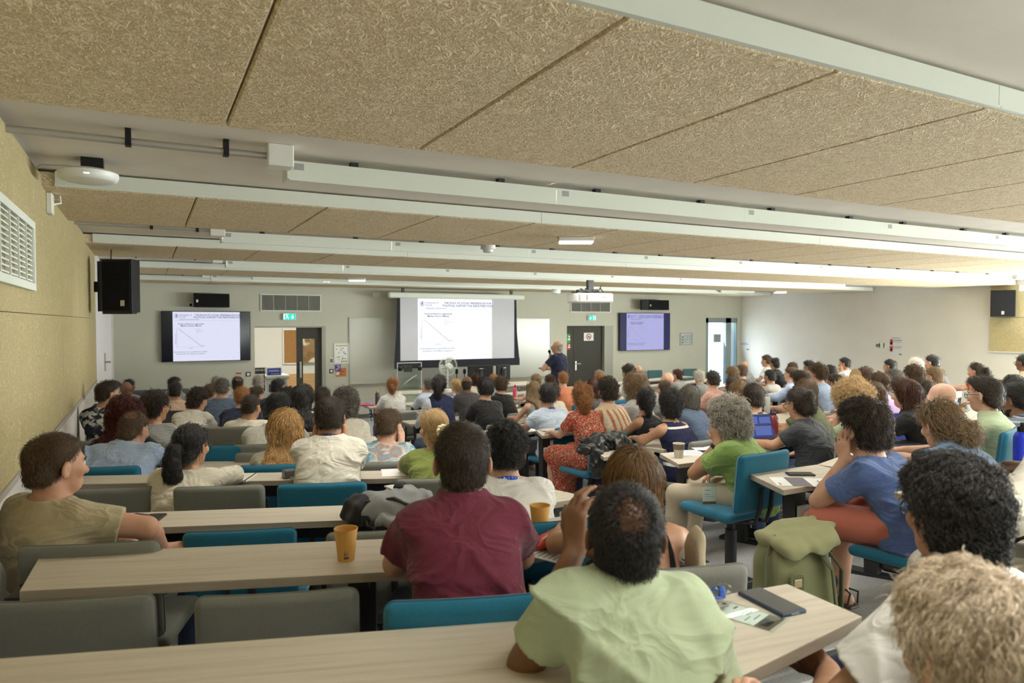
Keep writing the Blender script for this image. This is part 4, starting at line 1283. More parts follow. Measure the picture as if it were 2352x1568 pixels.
def place(a, k):
    """Head point, hip point, torso heading (world) and distance of one sitter."""
    blk, px, top, Wd = a[0], a[1], a[2], a[3]
    py = top + .76 * Wd * k.get('hk', 1.0)
    lean = k.get('lean', .14)
    d0 = k.get('d', 264.0 / Wd) * (1.0 if blk == 'X' else 1.16)

    def solve(d):
        H = at(px, py, d)
        if 'dirc' in k:
            al = RAD(k['dirc']) + HEAD
        elif blk == 'L':
            al = RAD(18.4)
        else:
            al = -RAD(2 + min(16, max(0, (H.x - 3.4) * 12)))
        hip = H - dirv(al) * lean
        hip.z = floor_z(hip.x, hip.y)
        return H, hip, al
    if blk == 'X':
        H, hip, al = solve(d0)
        return H, hip, al, d0, None
    best = None
    rows = L_FAR if blk == 'L' else R_FAR
    sg = .09 if blk == 'L' else .16
    for m in range(81):
        d = d0 * math.exp((m - 40) * .0085)
        H, hip, al = solve(d)
        v = (hip.x * NL[0] + hip.y * NL[1]) if blk == 'L' else qr(hip.x, hip.y)
        i = k['row'] if 'row' in k else min(range(len(rows)), key=lambda r: abs(v - rows[r] + HIP))
        sit = H.z + .12 - hip.z
        cost = (math.log(d / d0) / .08) ** 2 + ((sit - 1.25) / .07) ** 2 + ((v - rows[i] + HIP) / sg) ** 2
        for (bx, by) in TAKEN:
            e = math.hypot(hip.x - bx, hip.y - by)
            if e < .56:
                cost += ((.56 - e) / .06) ** 2
        if hip.x < -.22:
            cost += ((-.22 - hip.x) / .02) ** 2
        if best is None or cost < best[0]:
            best = (cost, H, hip, al, d, i)
    return best[1:]


TAKEN = []
SEATS = []
for a, k in SPEC:
    r = place(a, k)
    TAKEN.append((r[1].x, r[1].y))
    if r[1].x < -.24:
        r[1].x = -.24
    SEATS.append(r)
# ================================================================ PEOPLE
# Bodies, clothes and hair volumes are smooth solids described by distance functions and meshed as closed surfaces.
A3 = lambda *p: np.array(p, float)


def smin(a, b, k):
    h = np.clip(.5 + .5 * (b - a) / k, 0, 1)
    return b + (a - b) * h - k * h * (1 - h)


def smax(a, b, k):
    return -smin(-a, -b, k)


def cap_(P_, a, b, ra, rb=None):
    rb = ra if rb is None else rb
    ba = b - a
    t = np.clip(((P_ - a) @ ba) / max(1e-9, ba @ ba), 0, 1)
    return np.linalg.norm(P_ - a - t[:, None] * ba, axis=1) - (ra + (rb - ra) * t)


def ell(P_, c, r):
    q = (P_ - c)
    k0 = np.linalg.norm(q / r, axis=1)
    k1 = np.linalg.norm(q / (r * r), axis=1)
    return k0 * (k0 - 1) / np.maximum(k1, 1e-9)


def vnoise(P_, s, seed=0):
    """Cheap smooth pseudo-noise in about -1..1."""
    x, y, z = (P_ * s).T
    o = seed * 1.7
    return (np.sin(x * 1.3 + 1.7 * np.sin(y * .9 + o) + o) * np.cos(y * 1.1 - 1.3 * np.sin(z * 1.2 + o * 2) + o) + .6 * np.sin(z * 1.9 + 1.1 * np.sin(x * 1.7 - o) + 2 * o) * np.cos(x * 2.3 + o)) / 1.4


def polygonise(f, lo, hi, h, relax=1):
    """Surface nets over f on a box; evaluates finely only near the surface."""
    lo, hi = np.array(lo, float), np.array(hi, float)
    C = 4
    nc = np.ceil((hi - lo) / (h * C)).astype(int) + 1
    n = (nc - 1) * C + 1
    ax = [lo[i] + h * C * np.arange(nc[i]) for i in range(3)]
    G = np.stack(np.meshgrid(*ax, indexing='ij'), -1).reshape(-1, 3)
    vc = f(G).reshape(nc)
    near = np.abs(vc) < 1.9 * h * C
    pad = near.copy()
    for a_ in range(3):
        s1 = [slice(None)] * 3
        s2 = [slice(None)] * 3
        s1[a_], s2[a_] = slice(1, None), slice(None, -1)
        flip = (vc[tuple(s1)] < 0) != (vc[tuple(s2)] < 0)
        pad[tuple(s1)] |= flip
        pad[tuple(s2)] |= flip
    idx = [np.clip((np.arange(n[i]) + C // 2) // C, 0, nc[i] - 1) for i in range(3)]
    V = vc[np.ix_(*idx)].astype(np.float32)
    act = np.argwhere(pad[np.ix_(*idx)])
    for i in range(0, len(act), 200000):
        q = act[i:i + 200000]
        V[q[:, 0], q[:, 1], q[:, 2]] = f(lo + q * h)
    s = V < 0
    cnt = np.zeros(n - 1, np.int8)
    offs = [(i, j, k) for i in (0, 1) for j in (0, 1) for k in (0, 1)]
    for o in offs:
        cnt += s[o[0]:n[0] - 1 + o[0], o[1]:n[1] - 1 + o[1], o[2]:n[2] - 1 + o[2]]
    cells = np.argwhere((cnt > 0) & (cnt < 8))
    if not len(cells):
        return np.zeros((0, 3)), np.zeros((0, 4), int)
    vals = {o: V[cells[:, 0] + o[0], cells[:, 1] + o[1], cells[:, 2] + o[2]].astype(float) for o in offs}
    acc = np.zeros((len(cells), 3))
    num = np.zeros(len(cells))
    for a_ in range(3):
        for o in offs:
            if o[a_] == 0:
                p = list(o)
                p[a_] = 1
                va, vb = vals[o], vals[tuple(p)]
                m = (va < 0) != (vb < 0)
                t = np.where(m, va / np.where(m, va - vb, 1), 0)
                for b_ in range(3):
                    acc[:, b_] += np.where(m, (t if b_ == a_ else o[b_]), 0)
                num += m
    verts = lo + (cells + acc / num[:, None]) * h
    idm = np.full(n - 1, -1, np.int32)
    idm[cells[:, 0], cells[:, 1], cells[:, 2]] = np.arange(len(cells))
    quads = []
    for a_ in range(3):
        b_, c_ = (a_ + 1) % 3, (a_ + 2) % 3
        s1 = [slice(None)] * 3
        s2 = [slice(None)] * 3
        s1[a_], s2[a_] = slice(0, -1), slice(1, None)
        e = np.argwhere(s[tuple(s1)] != s[tuple(s2)])
        e = e[(e[:, b_] > 0) & (e[:, c_] > 0) & (e[:, b_] < n[b_] - 1) & (e[:, c_] < n[c_] - 1)]
        ins = s[e[:, 0], e[:, 1], e[:, 2]]
        ids = []
        for db, dc in ((1, 1), (0, 1), (0, 0), (1, 0)):
            q = e.copy()
            q[:, b_] -= db
            q[:, c_] -= dc
            ids.append(idm[q[:, 0], q[:, 1], q[:, 2]])
        Q = np.stack(ids, 1)
        Q[~ins] = Q[~ins][:, ::-1]
        quads.append(Q)
    Q = np.concatenate(quads)
    Q = Q[(Q >= 0).all(1)]
    for _ in range(relax):
        S_ = np.zeros_like(verts)
        D_ = np.zeros(len(verts))
        for i in range(4):
            a_, b_ = Q[:, i], Q[:, (i + 1) % 4]
            np.add.at(S_, a_, verts[b_])
            np.add.at(D_, a_, 1)
        verts = verts * .45 + .55 * S_ / np.maximum(D_, 1)[:, None]
    return verts, Q


def mesh_obj(name, vq, m, parent=None):
    v, q = vq
    me = bpy.data.meshes.new(name)
    me.vertices.add(len(v))
    me.vertices.foreach_set('co', v.astype(np.float32).ravel())
    me.loops.add(len(q) * 4)
    me.loops.foreach_set('vertex_index', q.astype(np.int32).ravel())
    me.polygons.add(len(q))
    me.polygons.foreach_set('loop_start', np.arange(0, len(q) * 4, 4, dtype=np.int32))
    me.polygons.foreach_set('use_smooth', np.ones(len(q), bool))
    me.update(calc_edges=True)
    me.validate()
    me.materials.append(m)
    o = bpy.data.objects.new(name, me)
    return link(o, parent)


def normals_of(v, q):
    nn = np.cross(v[q[:, 2]] - v[q[:, 0]], v[q[:, 3]] - v[q[:, 1]])
    N_ = np.zeros_like(v)
    for i in range(4):
        np.add.at(N_, q[:, i], nn)
    return N_ / np.maximum(np.linalg.norm(N_, axis=1), 1e-9)[:, None]


def rot3(yaw, pitch=0.0, roll=0.0):
    """Head matrix: yaw to the right, pitch nodding down (columns right, forward, up)."""
    return np.array(Matrix.Rotation(-yaw, 3, 'Z') @ Matrix.Rotation(-pitch, 3, 'X') @ Matrix.Rotation(roll, 3, 'Y'))


# ---- materials of people
def skin_mat(code):
    nm = 'skin ' + code
    if nm in MATS:
        return MATS[nm]
    m, nt, b = new_mat(nm)
    c = SKIN[code]
    v = obj_vec(nt)
    n = N(nt, 'ShaderNodeTexNoise', Scale=22.0, Detail=4.0)
    nt.links.new(v, n.inputs['Vector'])
    nt.links.new(ramp(nt, n.outputs['Fac'], [(.3, (c[0] * .9, c[1] * .82, c[2] * .8)), (.7, c)]), b.inputs['Base Color'])
    b.inputs['Roughness'].default_value = .52
    b.inputs['Specular IOR Level'].default_value = .35
    b.inputs['Subsurface Weight'].default_value = .12
    b.inputs['Subsurface Radius'].default_value = (.010, .004, .002)
    b.inputs['Subsurface Scale'].default_value = 1.0
    MATS[nm] = m
    return m


def hair_mat(code):
    nm = 'hair ' + code
    if nm in MATS:
        return MATS[nm]
    lo, hi = HAIR[code]
    m, nt, b = new_mat(nm)
    hi_n = N(nt, 'ShaderNodeHairInfo')
    v = obj_vec(nt)
    n = N(nt, 'ShaderNodeTexNoise', Scale=34.0, Detail=3.0)
    nt.links.new(v, n.inputs['Vector'])
    f = math_n(nt, 'ADD', math_n(nt, 'MULTIPLY', hi_n.outputs['Random'], .55), math_n(nt, 'MULTIPLY', n.outputs['Fac'], .5))
    nt.links.new(ramp(nt, f, [(.2, lo), (.75, hi)]), b.inputs['Base Color'])
    b.inputs['Roughness'].default_value = .30
    b.inputs['Specular IOR Level'].default_value = .4
    MATS[nm] = m
    return m


def scalp_mat(code):
    nm = 'hair mass ' + code
    if nm in MATS:
        return MATS[nm]
    lo, hi = HAIR[code]
    c = [a * .75 + b * .25 for a, b in zip(lo, hi)]
    m, nt, b = new_mat(nm)
    v = obj_vec(nt, (1, 1, .3))
    n = N(nt, 'ShaderNodeTexNoise', Scale=120.0, Detail=4.0, Distortion=.6)
    nt.links.new(v, n.inputs['Vector'])
    nt.links.new(ramp(nt, n.outputs['Fac'], [(.3, lo), (.7, [a * .5 + b * .5 for a, b in zip(lo, hi)])]), b.inputs['Base Color'])
    b.inputs['Roughness'].default_value = .6
    b.inputs['Specular IOR Level'].default_value = .3
    bump_to(nt, b, n.outputs['Fac'], .8, .004)
    MATS[nm] = m
    return m


def cloth_mat(code):
    nm = 'cloth ' + code
    if nm in MATS:
        return MATS[nm]
    if code in TOP:
        return cloth_creases(fabric(nm, TOP[code], 700.0, .07, .15))
    m, nt, b = new_mat(nm)
    b.inputs['Roughness'].default_value = .85
    b.inputs['Specular IOR Level'].default_value = .2
    v = obj_vec(nt)
    sep = N(nt, 'ShaderNodeSeparateXYZ')
    nt.links.new(v, sep.inputs[0])

    def noise(sc, det=2.0, dis=0.0):
        n = N(nt, 'ShaderNodeTexNoise', Scale=sc, Detail=det, Distortion=dis)
        nt.links.new(v, n.inputs['Vector'])
        return n.outputs['Fac']

    def band(sock, period, duty, off=0.0):
        t = math_n(nt, 'FRACT', math_n(nt, 'ADD', math_n(nt, 'DIVIDE', sock, period), off))
        return math_n(nt, 'LESS_THAN', t, duty)
    if code == 'redfloral':
        vo = N(nt, 'ShaderNodeTexVoronoi', Scale=34.0)
        nt.links.new(v, vo.inputs['Vector'])
        c = ramp(nt, noise(60, 1.0), [(.0, (.40, .035, .02)), (.5, (.42, .035, .02)), (.52, (.10, .14, .06)), (.58, (.45, .40, .30)), (.66, (.45, .04, .02))])
        sp = math_n(nt, 'LESS_THAN', vo.outputs['Distance'], .28)
        c = mix_rgb(nt, sp, c, ramp(nt, vo.outputs['Color'], [(.3, (.55, .05, .03)), (.5, (.60, .50, .38)), (.7, (.06, .10, .06))]))
    elif code == 'floral':
        c = ramp(nt, noise(17, 2.0, .6), [(.44, (.02, .022, .03)), (.5, (.12, .13, .16)), (.55, (.55, .54, .49))])
    elif code == 'bluefloral':
        c = ramp(nt, noise(55, 1.0, .5), [(.46, (.03, .035, .12)), (.54, (.55, .55, .6))])
    elif code == 'tiedye':
        c = ramp(nt, noise(7, 2.0, 1.0), [(.36, (.16, .30, .38)), (.46, (.55, .60, .60)), (.55, (.42, .24, .18)), (.65, (.22, .36, .46))])
    elif code == 'stripe':
        k = band(sep.outputs['X'], .072, .42, .3)
        yoke = math_n(nt, 'GREATER_THAN', sep.outputs['Z'], 1.0)
        c = mix_rgb(nt, k, (.70, .63, .48), (.50, .20, .10))
        c = mix_rgb(nt, yoke, c, (.62, .46, .31))
    elif code == 'navystripe':
        z = sep.outputs['Z']
        k1 = math_n(nt, 'LESS_THAN', math_n(nt, 'ABSOLUTE', math_n(nt, 'SUBTRACT', z, .955)), .014)
        k2 = math_n(nt, 'LESS_THAN', math_n(nt, 'ABSOLUTE', math_n(nt, 'SUBTRACT', z, .895)), .008)
        k3 = math_n(nt, 'LESS_THAN', math_n(nt, 'ABSOLUTE', math_n(nt, 'SUBTRACT', z, .66)), .012)
        k4 = math_n(nt, 'LESS_THAN', math_n(nt, 'ABSOLUTE', math_n(nt, 'SUBTRACT', z, .60)), .012)
        k = math_n(nt, 'MAXIMUM', math_n(nt, 'MAXIMUM', k1, k2), math_n(nt, 'MAXIMUM', k3, k4))
        c = mix_rgb(nt, k, (.014, .016, .045), (.60, .57, .50))
    elif code == 'bluestripe':
        z = sep.outputs['Z']
        c = mix_rgb(nt, band(z, .034, .4), (.17, .21, .27), (.42, .46, .50))
        c = mix_rgb(nt, band(z, .068, .12, .4), c, (.06, .08, .14))
    elif code == 'denim':
        c = ramp(nt, noise(260, 3.0), [(.3, (.10, .17, .29)), (.7, (.27, .36, .50))])
    elif code == 'vest':
        a = math_n(nt, 'GREATER_THAN', math_n(nt, 'ABSOLUTE', sep.outputs['X']), .165)
        c = mix_rgb(nt, a, (.014, .018, .05), (.62, .64, .70))
    nt.links.new(c, b.inputs['Base Color'])
    bump_to(nt, b, noise(700, 2.0), .2, .002)
    cloth_creases(m)
    MATS[nm] = m
    return m


LEGS = {'black': (.012, .012, .014), 'navy': (.018, .024, .055), 'char': (.04, .04, .045), 'khaki': (.40, .34, .25), 'ltgrey': (.5, .49, .46), 'coralshort': (.42, .13, .09), 'jean': (.06, .09, .17)}
M_EYE = mat('eye', (.7, .68, .65), .2)
M_IRIS = mat('iris', (.03, .02, .015), .2)
M_SPEC = mat('spectacle frame', (.015, .013, .012), .3)
M_LANY = mat('blue lanyard ribbon', (.025, .085, .42), .6)
M_LANYD = mat('navy lanyard ribbon', (.015, .022, .075), .6)
M_TOOTHED = mat('black strap', (.012, .012, .013), .5)
FING = [(.030, .080, .040, .028, .020), (.011, .086, .044, .030, .021), (-.010, .083, .041, .028, .020), (-.028, .074, .032, .022, .018)]


def hand_parts(w, f, n, side, curl, spread=0.0):
    """Capsules of a hand: wrist w, pointing f, palm normal n, thumb on the side of t."""
    f = f / np.linalg.norm(f)
    n = n - f * (n @ f)
    n = n / np.linalg.norm(n)
    t = np.cross(n, f) * side
    out = []
    cl = curl if isinstance(curl, (list, tuple)) else [curl] * 4
    for i, (tx, k, l1, l2, l3) in enumerate(FING):
        kn = w + f * k + t * tx
        out.append((w + f * .012 + t * tx * .45, kn, .0155, .0115, 0))
        d = f + t * (tx * 2.0 * (1 + spread * 4))
        d = d / np.linalg.norm(d)
        p = kn
        a = 0.0
        for j, (L_, r0, r1) in enumerate(((l1, .0093, .0085), (l2, .0085, .0076), (l3, .0076, .0062))):
            a += cl[i] * (1.0, 1.1, .8)[j]
            dd = d * math.cos(a) + n * math.sin(a)
            e = p + dd * L_
            out.append((p, e, r0, r1, 1))
            p = e
    p = w + f * .022 + t * .020
    out.append((w + f * .005, p, .016, .014, 0))
    for L_, r0, r1, a, b in ((.042, .0135, .0105, .75, .25), (.032, .0105, .0095, .5, .45), (.024, .0095, .007, .3, .5)):
        d = f * (1 - .3 * a) + t * a + n * b
        d = d / np.linalg.norm(d)
        e = p + d * L_
        out.append((p, e, r0, r1, 1))
        p = e
    return out


def two_bone(s, w, l1, l2, pole):
    d = w - s
    D = np.linalg.norm(d)
    mx = (l1 + l2) * .995
    if D > mx:
        w = s + d / D * mx
        d = w - s
        D = mx
    u = d / D
    a = (l1 * l1 - l2 * l2 + D * D) / (2 * D)
    h = math.sqrt(max(0, l1 * l1 - a * a))
    p = pole - u * (pole @ u)
    p = p / max(1e-6, np.linalg.norm(p))
    return s + u * a + p * h, w


class Person:
    def __init__(s, a, k, H, hip, al, d, stand=False):
        s.k, s.d = k, d
        (s.blk, s.px, s.top, s.W, s.style, s.hair, s.skin, s.sex, s.sleeve, s.cloth, s.label) = a
        s.s = 1.0 if s.blk == 'S' else min(1.16, max(.90, s.W * d / (282.0 if s.blk == 'X' else 312.0)))
        s.b = k.get('broad', 1.0) * (.5 + .5 * s.s) * (1.0 if s.sex == 'm' else .91)
        s.stand = stand
        s.al = al
        s.hip = hip
        s.seed = (s.px * 7 + s.top * 3) % 97
        dl = H - hip
        ca, sa = math.cos(al), math.sin(al)
        # world -> local: local y is the way the trunk faces
        s.H = A3(dl.x * ca - dl.y * sa, dl.x * sa + dl.y * ca, dl.z)
        u, v = (s.px - 1176) / FPX, 0
        view = math.atan2(H.x, H.y)
        if 'head' in k:
            hd = view + RAD(k['head'])
        else:
            hd = math.atan2(7.0 - H.x, 13.5 - H.y)
        rel = (hd - al + PI) % (2 * PI) - PI
        rel = max(-1.45, min(1.45, rel))
        s.R = rot3(rel, RAD(k.get('pitch', 7)), RAD(k.get('roll', 0)))
        s.rel = rel
        s.hs = .47 + k.get('hipup', 0)
        s.h = (.006 if d < 2.7 else .0085 if d < 5 else .0115 if d < 7.6 else .016)
        s.skeleton()

    def loc(s, w):
        d = w - s.hip
        ca, sa = math.cos(s.al), math.sin(s.al)
        return A3(d.x * ca - d.y * sa, d.x * sa + d.y * ca, d.z)

    def hp(s, *p):
        """Head-frame point to local."""
        return s.H + s.R @ (A3(*p) * s.s)

    def skeleton(s):
        b, k = s.b, s.k
        fy = A3(math.sin(s.rel), math.cos(s.rel), 0)
        nb = s.hp(*k.get('nb', (0, -.038, -.132)))
        nb = nb * A3(1, 1, 1)
        s.Nb = nb
        z0 = s.hs + .03 if not s.stand else .92
        s.z0 = z0
        s.top_z = nb[2]
        L_ = nb[2] - z0
        s.Lt = L_
        fr = np.array([-.14, 0, .12, .38, .62, .82, .91, .965, 1.03])
        if s.sex == 'm':
            rx = np.array([.160, .172, .168, .152, .160, .160, .142, .10, .062])
            ry = np.array([.115, .128, .122, .110, .122, .108, .088, .07, .058])
        else:
            rx = np.array([.168, .188, .178, .142, .150, .155, .132, .09, .053])
            ry = np.array([.118, .128, .120, .102, .118, .105, .082, .062, .052])
        s.fr = fr
        s.zs = z0 + fr * L_
        sl = np.interp(fr, [0, .62, .9], [k.get('slim', 1.0), k.get('slim', 1.0), 1.0])
        s.rx, s.ry = rx * b * sl, ry * b * sl
        f = np.clip(fr, 0, 1.03)
        slouch = .035
        s.cx = nb[0] * f ** 1.2
        s.cy = (nb[1] + .015) * f ** 1.15 - slouch * np.sin(np.clip(f, 0, 1) * PI) * 1.0
        sw = .148 * b
        fs = .885
        c = A3(np.interp(fs, fr, s.cx), np.interp(fs, fr, s.cy), z0 + fs * L_ - .005)
        s.Sh = {-1: c + A3(-sw, .01, -.012), 1: c + A3(sw, .01, -.012)}
        s.shc = c
        for sd, up in k.get('shrug', {}).items():
            s.Sh[sd] = s.Sh[sd] + A3(sd * .02, .0, up)
        # arms
        l1, l2 = .285 * (.6 + .4 * b), .25 * (.6 + .4 * b)
        s.arm = {}
        zt = k.get('desk_z', s.hs + .30)
        arms = k.get('arms', ('desk', 'desk') if s.seed % 3 else ('desk', 'lap'))
        jit = (s.seed % 7 - 3) * .012
        for side, kind in ((-1, arms[0]), (1, arms[1])):
            S_ = s.Sh[side]
            hand = None
            if kind == 'desk':
                w = A3(side * (.13 + jit), S_[1] + .36, zt + .035)
                e, w = two_bone(S_, w, l1, l2, A3(side * .42, -.15, -.9))
                if e[2] < zt + .045:
                    e[2] = zt + .045
                hand = (A3(-side * .55, .85, -.05), A3(0, .0, -1.), .28)
            elif kind == 'lap':
                w = A3(side * .10, max(.22, S_[1] * .6 + .16), s.hs + .20)
                e, w = two_bone(S_, w, l1, l2, A3(side * .28, -.5, -.8))
                hand = (A3(-side * .5, .8, -.25), A3(0, -.3, -1.), .35)
            elif kind == 'fwd':
                w = A3(side * .05 - .06, S_[1] + .34, s.hs + .30)
                e, w = two_bone(S_, w, l1, l2, A3(side * .8, -.5, -.5))
                hand = (A3(.1, .9, .25), A3(.9 * -side, .1, -.3), (.1, .5, .6, .7))
            elif kind == 'mic':
                w = s.hp(side * .03, .15, -.23)
                e, w = two_bone(S_, w, l1, l2, A3(side * .9, -.2, -.8))
                hand = (A3(-side * .3, .25, .85), A3(-side * .7, -.6, 0), 1.1)
            elif kind == 'point':
                w = S_ + A3(side * .02, .44, -.24)
                e, w = two_bone(S_, w, l1, l2, A3(side * .5, -.4, -.9))
                hand = (A3(-side * .1, .95, .05), A3(-side * .9, 0, -.4), (.3, .9, 1.0, 1.0))
            elif kind == 'over':
                e = S_ + A3(side * .255, .03, -.115)
                w = e + A3(side * .05, .20, -.12)
                hand = (A3(-.2, .9, -.4), A3(-side, 0, -.3), .3)
            elif kind in ('cheek', 'temple'):
                w = s.hp(side * .088, .045, -.135) if kind == 'cheek' else s.hp(side * .150, .055, -.060)
                e = A3((S_[0] + w[0]) / 2 + side * .05, max(w[1], S_[1] + .16), 0)
                # elbow on the desk below, as far as the arm lets it
                e, w = two_bone(S_, w, l1, l2, A3(side * .35, .55, -1.0))
                up = s.R @ A3(0, 0, 1)
                inn = s.R @ A3(-side, .15, 0)
                if kind == 'cheek':
                    hand = (up * 1.0 + s.R @ A3(-side * .05, .05, 0), inn, (.28, .22, .25, .4))
                else:
                    hand = (up * 1.0 + s.R @ A3(-side * .15, .25, 0), inn + s.R @ A3(0, -.9, 0), (.62, .5, .42, .42))
            s.arm[side] = (S_, e, w, hand)
        for side, (pe, pw, hand) in k.get('arm_px', {}).items():
            s.arm[side] = (s.Sh[side], s.loc(at(*pe)), s.loc(at(*pw)), hand)
        # legs
        s.leg = {}
        for side in (-1, 1):
            if s.stand:
                hj = A3(side * .09, 0, .90)
                kn = A3(side * .10, .02, .50)
                an = A3(side * .10, -.01, .08)
            else:
                hj = A3(side * .095, .02, s.hs + .085)
                kn = A3(side * (.13 + (.03 if s.sex == 'm' else 0)), .44, s.hs + .055)
                an = A3(side * .12, .40 + (s.seed % 5) * .015, .085)
                lo_ = k.get('legs', {}).get(side)
                if lo_:
                    kn, an = A3(*lo_[0]), A3(*lo_[1])
            to = an + A3(side * .025, .155, -.055)
            s.leg[side] = (hj, kn, an, to)

    # ---- distance functions (local frame)
    def torso(s, P_, grow=0.0, loose=0.0):
        z = P_[:, 2]
        cx, cy = np.interp(z, s.zs, s.cx), np.interp(z, s.zs, s.cy)
        g = grow + loose * np.interp(z, [s.z0, s.z0 + .5 * s.Lt, s.top_z], [1.0, .7, 0])
        rx, ry = np.interp(z, s.zs, s.rx) + g, np.interp(z, s.zs, s.ry) + g
        q = (np.abs((P_[:, 0] - cx) / rx) ** 2.5 + np.abs((P_[:, 1] - cy) / ry) ** 2.5) ** .4
        d = (q - 1) * np.minimum(rx, ry) * .92
        return np.maximum(d, np.maximum(s.zs[0] - grow - z, z - s.zs[-1] - grow))

    def head_sdf(s, P_):
        Q = ((P_ - s.H) @ s.R) / s.s
        m = s.sex == 'm'
        d = ell(Q, A3(0, -.014, .032), A3(.0755, .096, .086))
        d = smin(d, ell(Q, A3(0, .034, -.03), A3(.060 if m else .057, .058, .082)), .03)
        d = smin(d, ell(Q, A3(0, .050, -.082), A3(.043 if m else .037, .040, .030)), .03)
        d = smin(d, cap_(Q, A3(-.03, .078, .020), A3(.03, .078, .020), .012), .018)
        d = smin(d, cap_(Q, A3(0, .088, .008), A3(0, .112, -.030), .007, .012), .012)
        d = smin(d, ell(Q, A3(0, .106, -.036), A3(.018, .010, .008)), .008)
        d = smin(d, ell(Q, A3(0, .090, -.062), A3(.022, .010, .007)), .008)
        d = smin(d, ell(Q, A3(0, .088, -.074), A3(.019, .010, .006)), .008)
        for sd in (-1, 1):
            d = smax(d, -ell(Q, A3(sd * .031, .092, .002), A3(.016, .012, .010)), .010)
            d = smin(d, ell(Q, A3(sd * .046, .066, -.02), A3(.020, .020, .020)), .02)
            ex = (Q - A3(sd * .0825, -.006, -.012))
            c, n_ = math.cos(.42), math.sin(.42) * sd
            ex = np.stack([ex[:, 0] * c + ex[:, 1] * n_, -ex[:, 0] * n_ + ex[:, 1] * c, ex[:, 2]], 1)
            ear = ell(ex, A3(0, 0, 0), A3(.0095, .0215, .034))
            ear = smax(ear, -ell(ex, A3(sd * .008, .004, .003), A3(.007, .011, .019)), .004)
            d = smin(d, ear, .006)
        return d * s.s

    def arm_sdf(s, P_, side, g0=0.0, g1=0.0, upto=2.0):
        S_, e, w, _ = s.arm[side]
        q = .5 + .5 * s.b
        m = 1.0 if s.sex == 'm' else .86
        r0, r1, r2 = .052 * q * m, .042 * q * m, .029 * q * m
        if upto <= 1:
            return cap_(P_, S_, S_ + (e - S_) * upto, r0 + g0, r0 + (r1 - r0) * upto + g1)
        mid = e + (w - e) * .3
        d = smin(cap_(P_, S_, e, r0 + g0, r1 + g0), cap_(P_, e, mid, r1 + g0, r1 * 1.02 + g0), .012)
        if upto >= 2:
            d = smin(d, cap_(P_, mid, w, r1 * 1.02 + g0, r2 + g1), .012)
        else:
            t = mid + (w - mid) * (upto - 1)
            d = smin(d, cap_(P_, mid, t, r1 + g0, r1 + (r2 - r1) * (upto - 1) + g1), .012)
        return d

    def leg_sdf(s, P_, g=0.0, ank=True, upto=2.0):
        d = None
        q = .5 + .5 * s.b
        for side in (-1, 1):
            hj, kn, an, to = s.leg[side]
            if upto <= 1:
                x = cap_(P_, hj, hj + (kn - hj) * upto, .083 * q + g, .066 * q + g + .012)
            else:
                x = smin(cap_(P_, hj, kn, .083 * q + g, .056 * q + g), cap_(P_, kn, kn + (an - kn) * .35, .056 * q + g, .058 * q + g), .02)
                x = smin(x, cap_(P_, kn + (an - kn) * .35, an, .058 * q + g, .036 * q + g * 1.3), .02)
            d = x if d is None else np.minimum(d, x)
        return d

    def body(s, P_):
        d = s.torso(P_, -.008)
        # neck and trapezius
        nk = s.hp(0, -.018, -.075)
        base = s.Nb + A3(0, .028, -.02)
        rn = .058 if s.sex == 'm' else .048
        d = smin(d, cap_(P_, base, nk, rn * 1.12 * s.s, rn * s.s), .03)
        for sd in (-1, 1):
            d = smin(d, cap_(P_, base + A3(0, -.01, -.015), s.Sh[sd] + A3(-sd * .035, 0, .0), .040, .044), .04)
            d = smin(d, s.arm_sdf(P_, sd), .035)
        d = smin(d, s.head_sdf(P_), .016)
        d = smin(d, s.leg_sdf(P_), .03)
        for sd in (-1, 1):
            hj, kn, an, to = s.leg[sd]
            d = smin(d, cap_(P_, an + A3(0, -.035, -.045), to, .036, .026), .02)
            h = s.arm[sd][3]
            if h is not None:
                w = s.arm[sd][2]
                side_t = sd * (1 if True else -1)
                pm = None
                for a, b, r0, r1, kd in hand_parts(w, h[0], h[1], sd, h[2]):
                    x = cap_(P_, a, b, r0, r1)
                    pm = x if pm is None else smin(pm, x, .012 if kd == 0 else .004)
                d = smin(d, pm, .010)
        return d

    def neck_cut(s, P_, up=0.0):
        n = A3(.0, .42, .91)
        n = n / np.linalg.norm(n)
        return (P_ - (s.Nb + A3(0, -.03, -.008 + up))) @ n

    def folds(s, P_):
        f = s.k.get('fold', 0)
        z, x, y = P_[:, 2] - s.z0, P_[:, 0], P_[:, 1]
        w = vnoise(P_, 9.0, s.seed)
        if f == 2:
            u = z * 40 - (x * x) * 85 + 1.6 * w + (x * 9 * (1 if s.seed % 2 else -1))
            r = (1 - np.abs(np.sin(u * .5))) ** 1.8
            r2 = (1 - np.abs(np.sin(z * 9 + x * 24 * np.sign(x + .001) + 1.4 * w))) ** 2.5
            back = np.clip((np.interp(P_[:, 2], s.zs, s.cy) + .03 - y) / .07, 0, 1)
            return (-.026 * r * np.clip(.45 + 3 * np.abs(x), 0, 1) - .011 * r2) * (.12 + .88 * back) - .004 * w
        if f == 1:
            u = z * 34 + x * 26 * np.sign(x + .001) + 3.0 * w
            return -.012 * (1 - np.abs(np.sin(u * .5))) ** 2.2 - .005 * w
        u = z * 30 + x * 20 * np.sign(x + .001) + 3.0 * w
        return -.008 * (1 - np.abs(np.sin(u * .5))) ** 2.2 - .003 * w

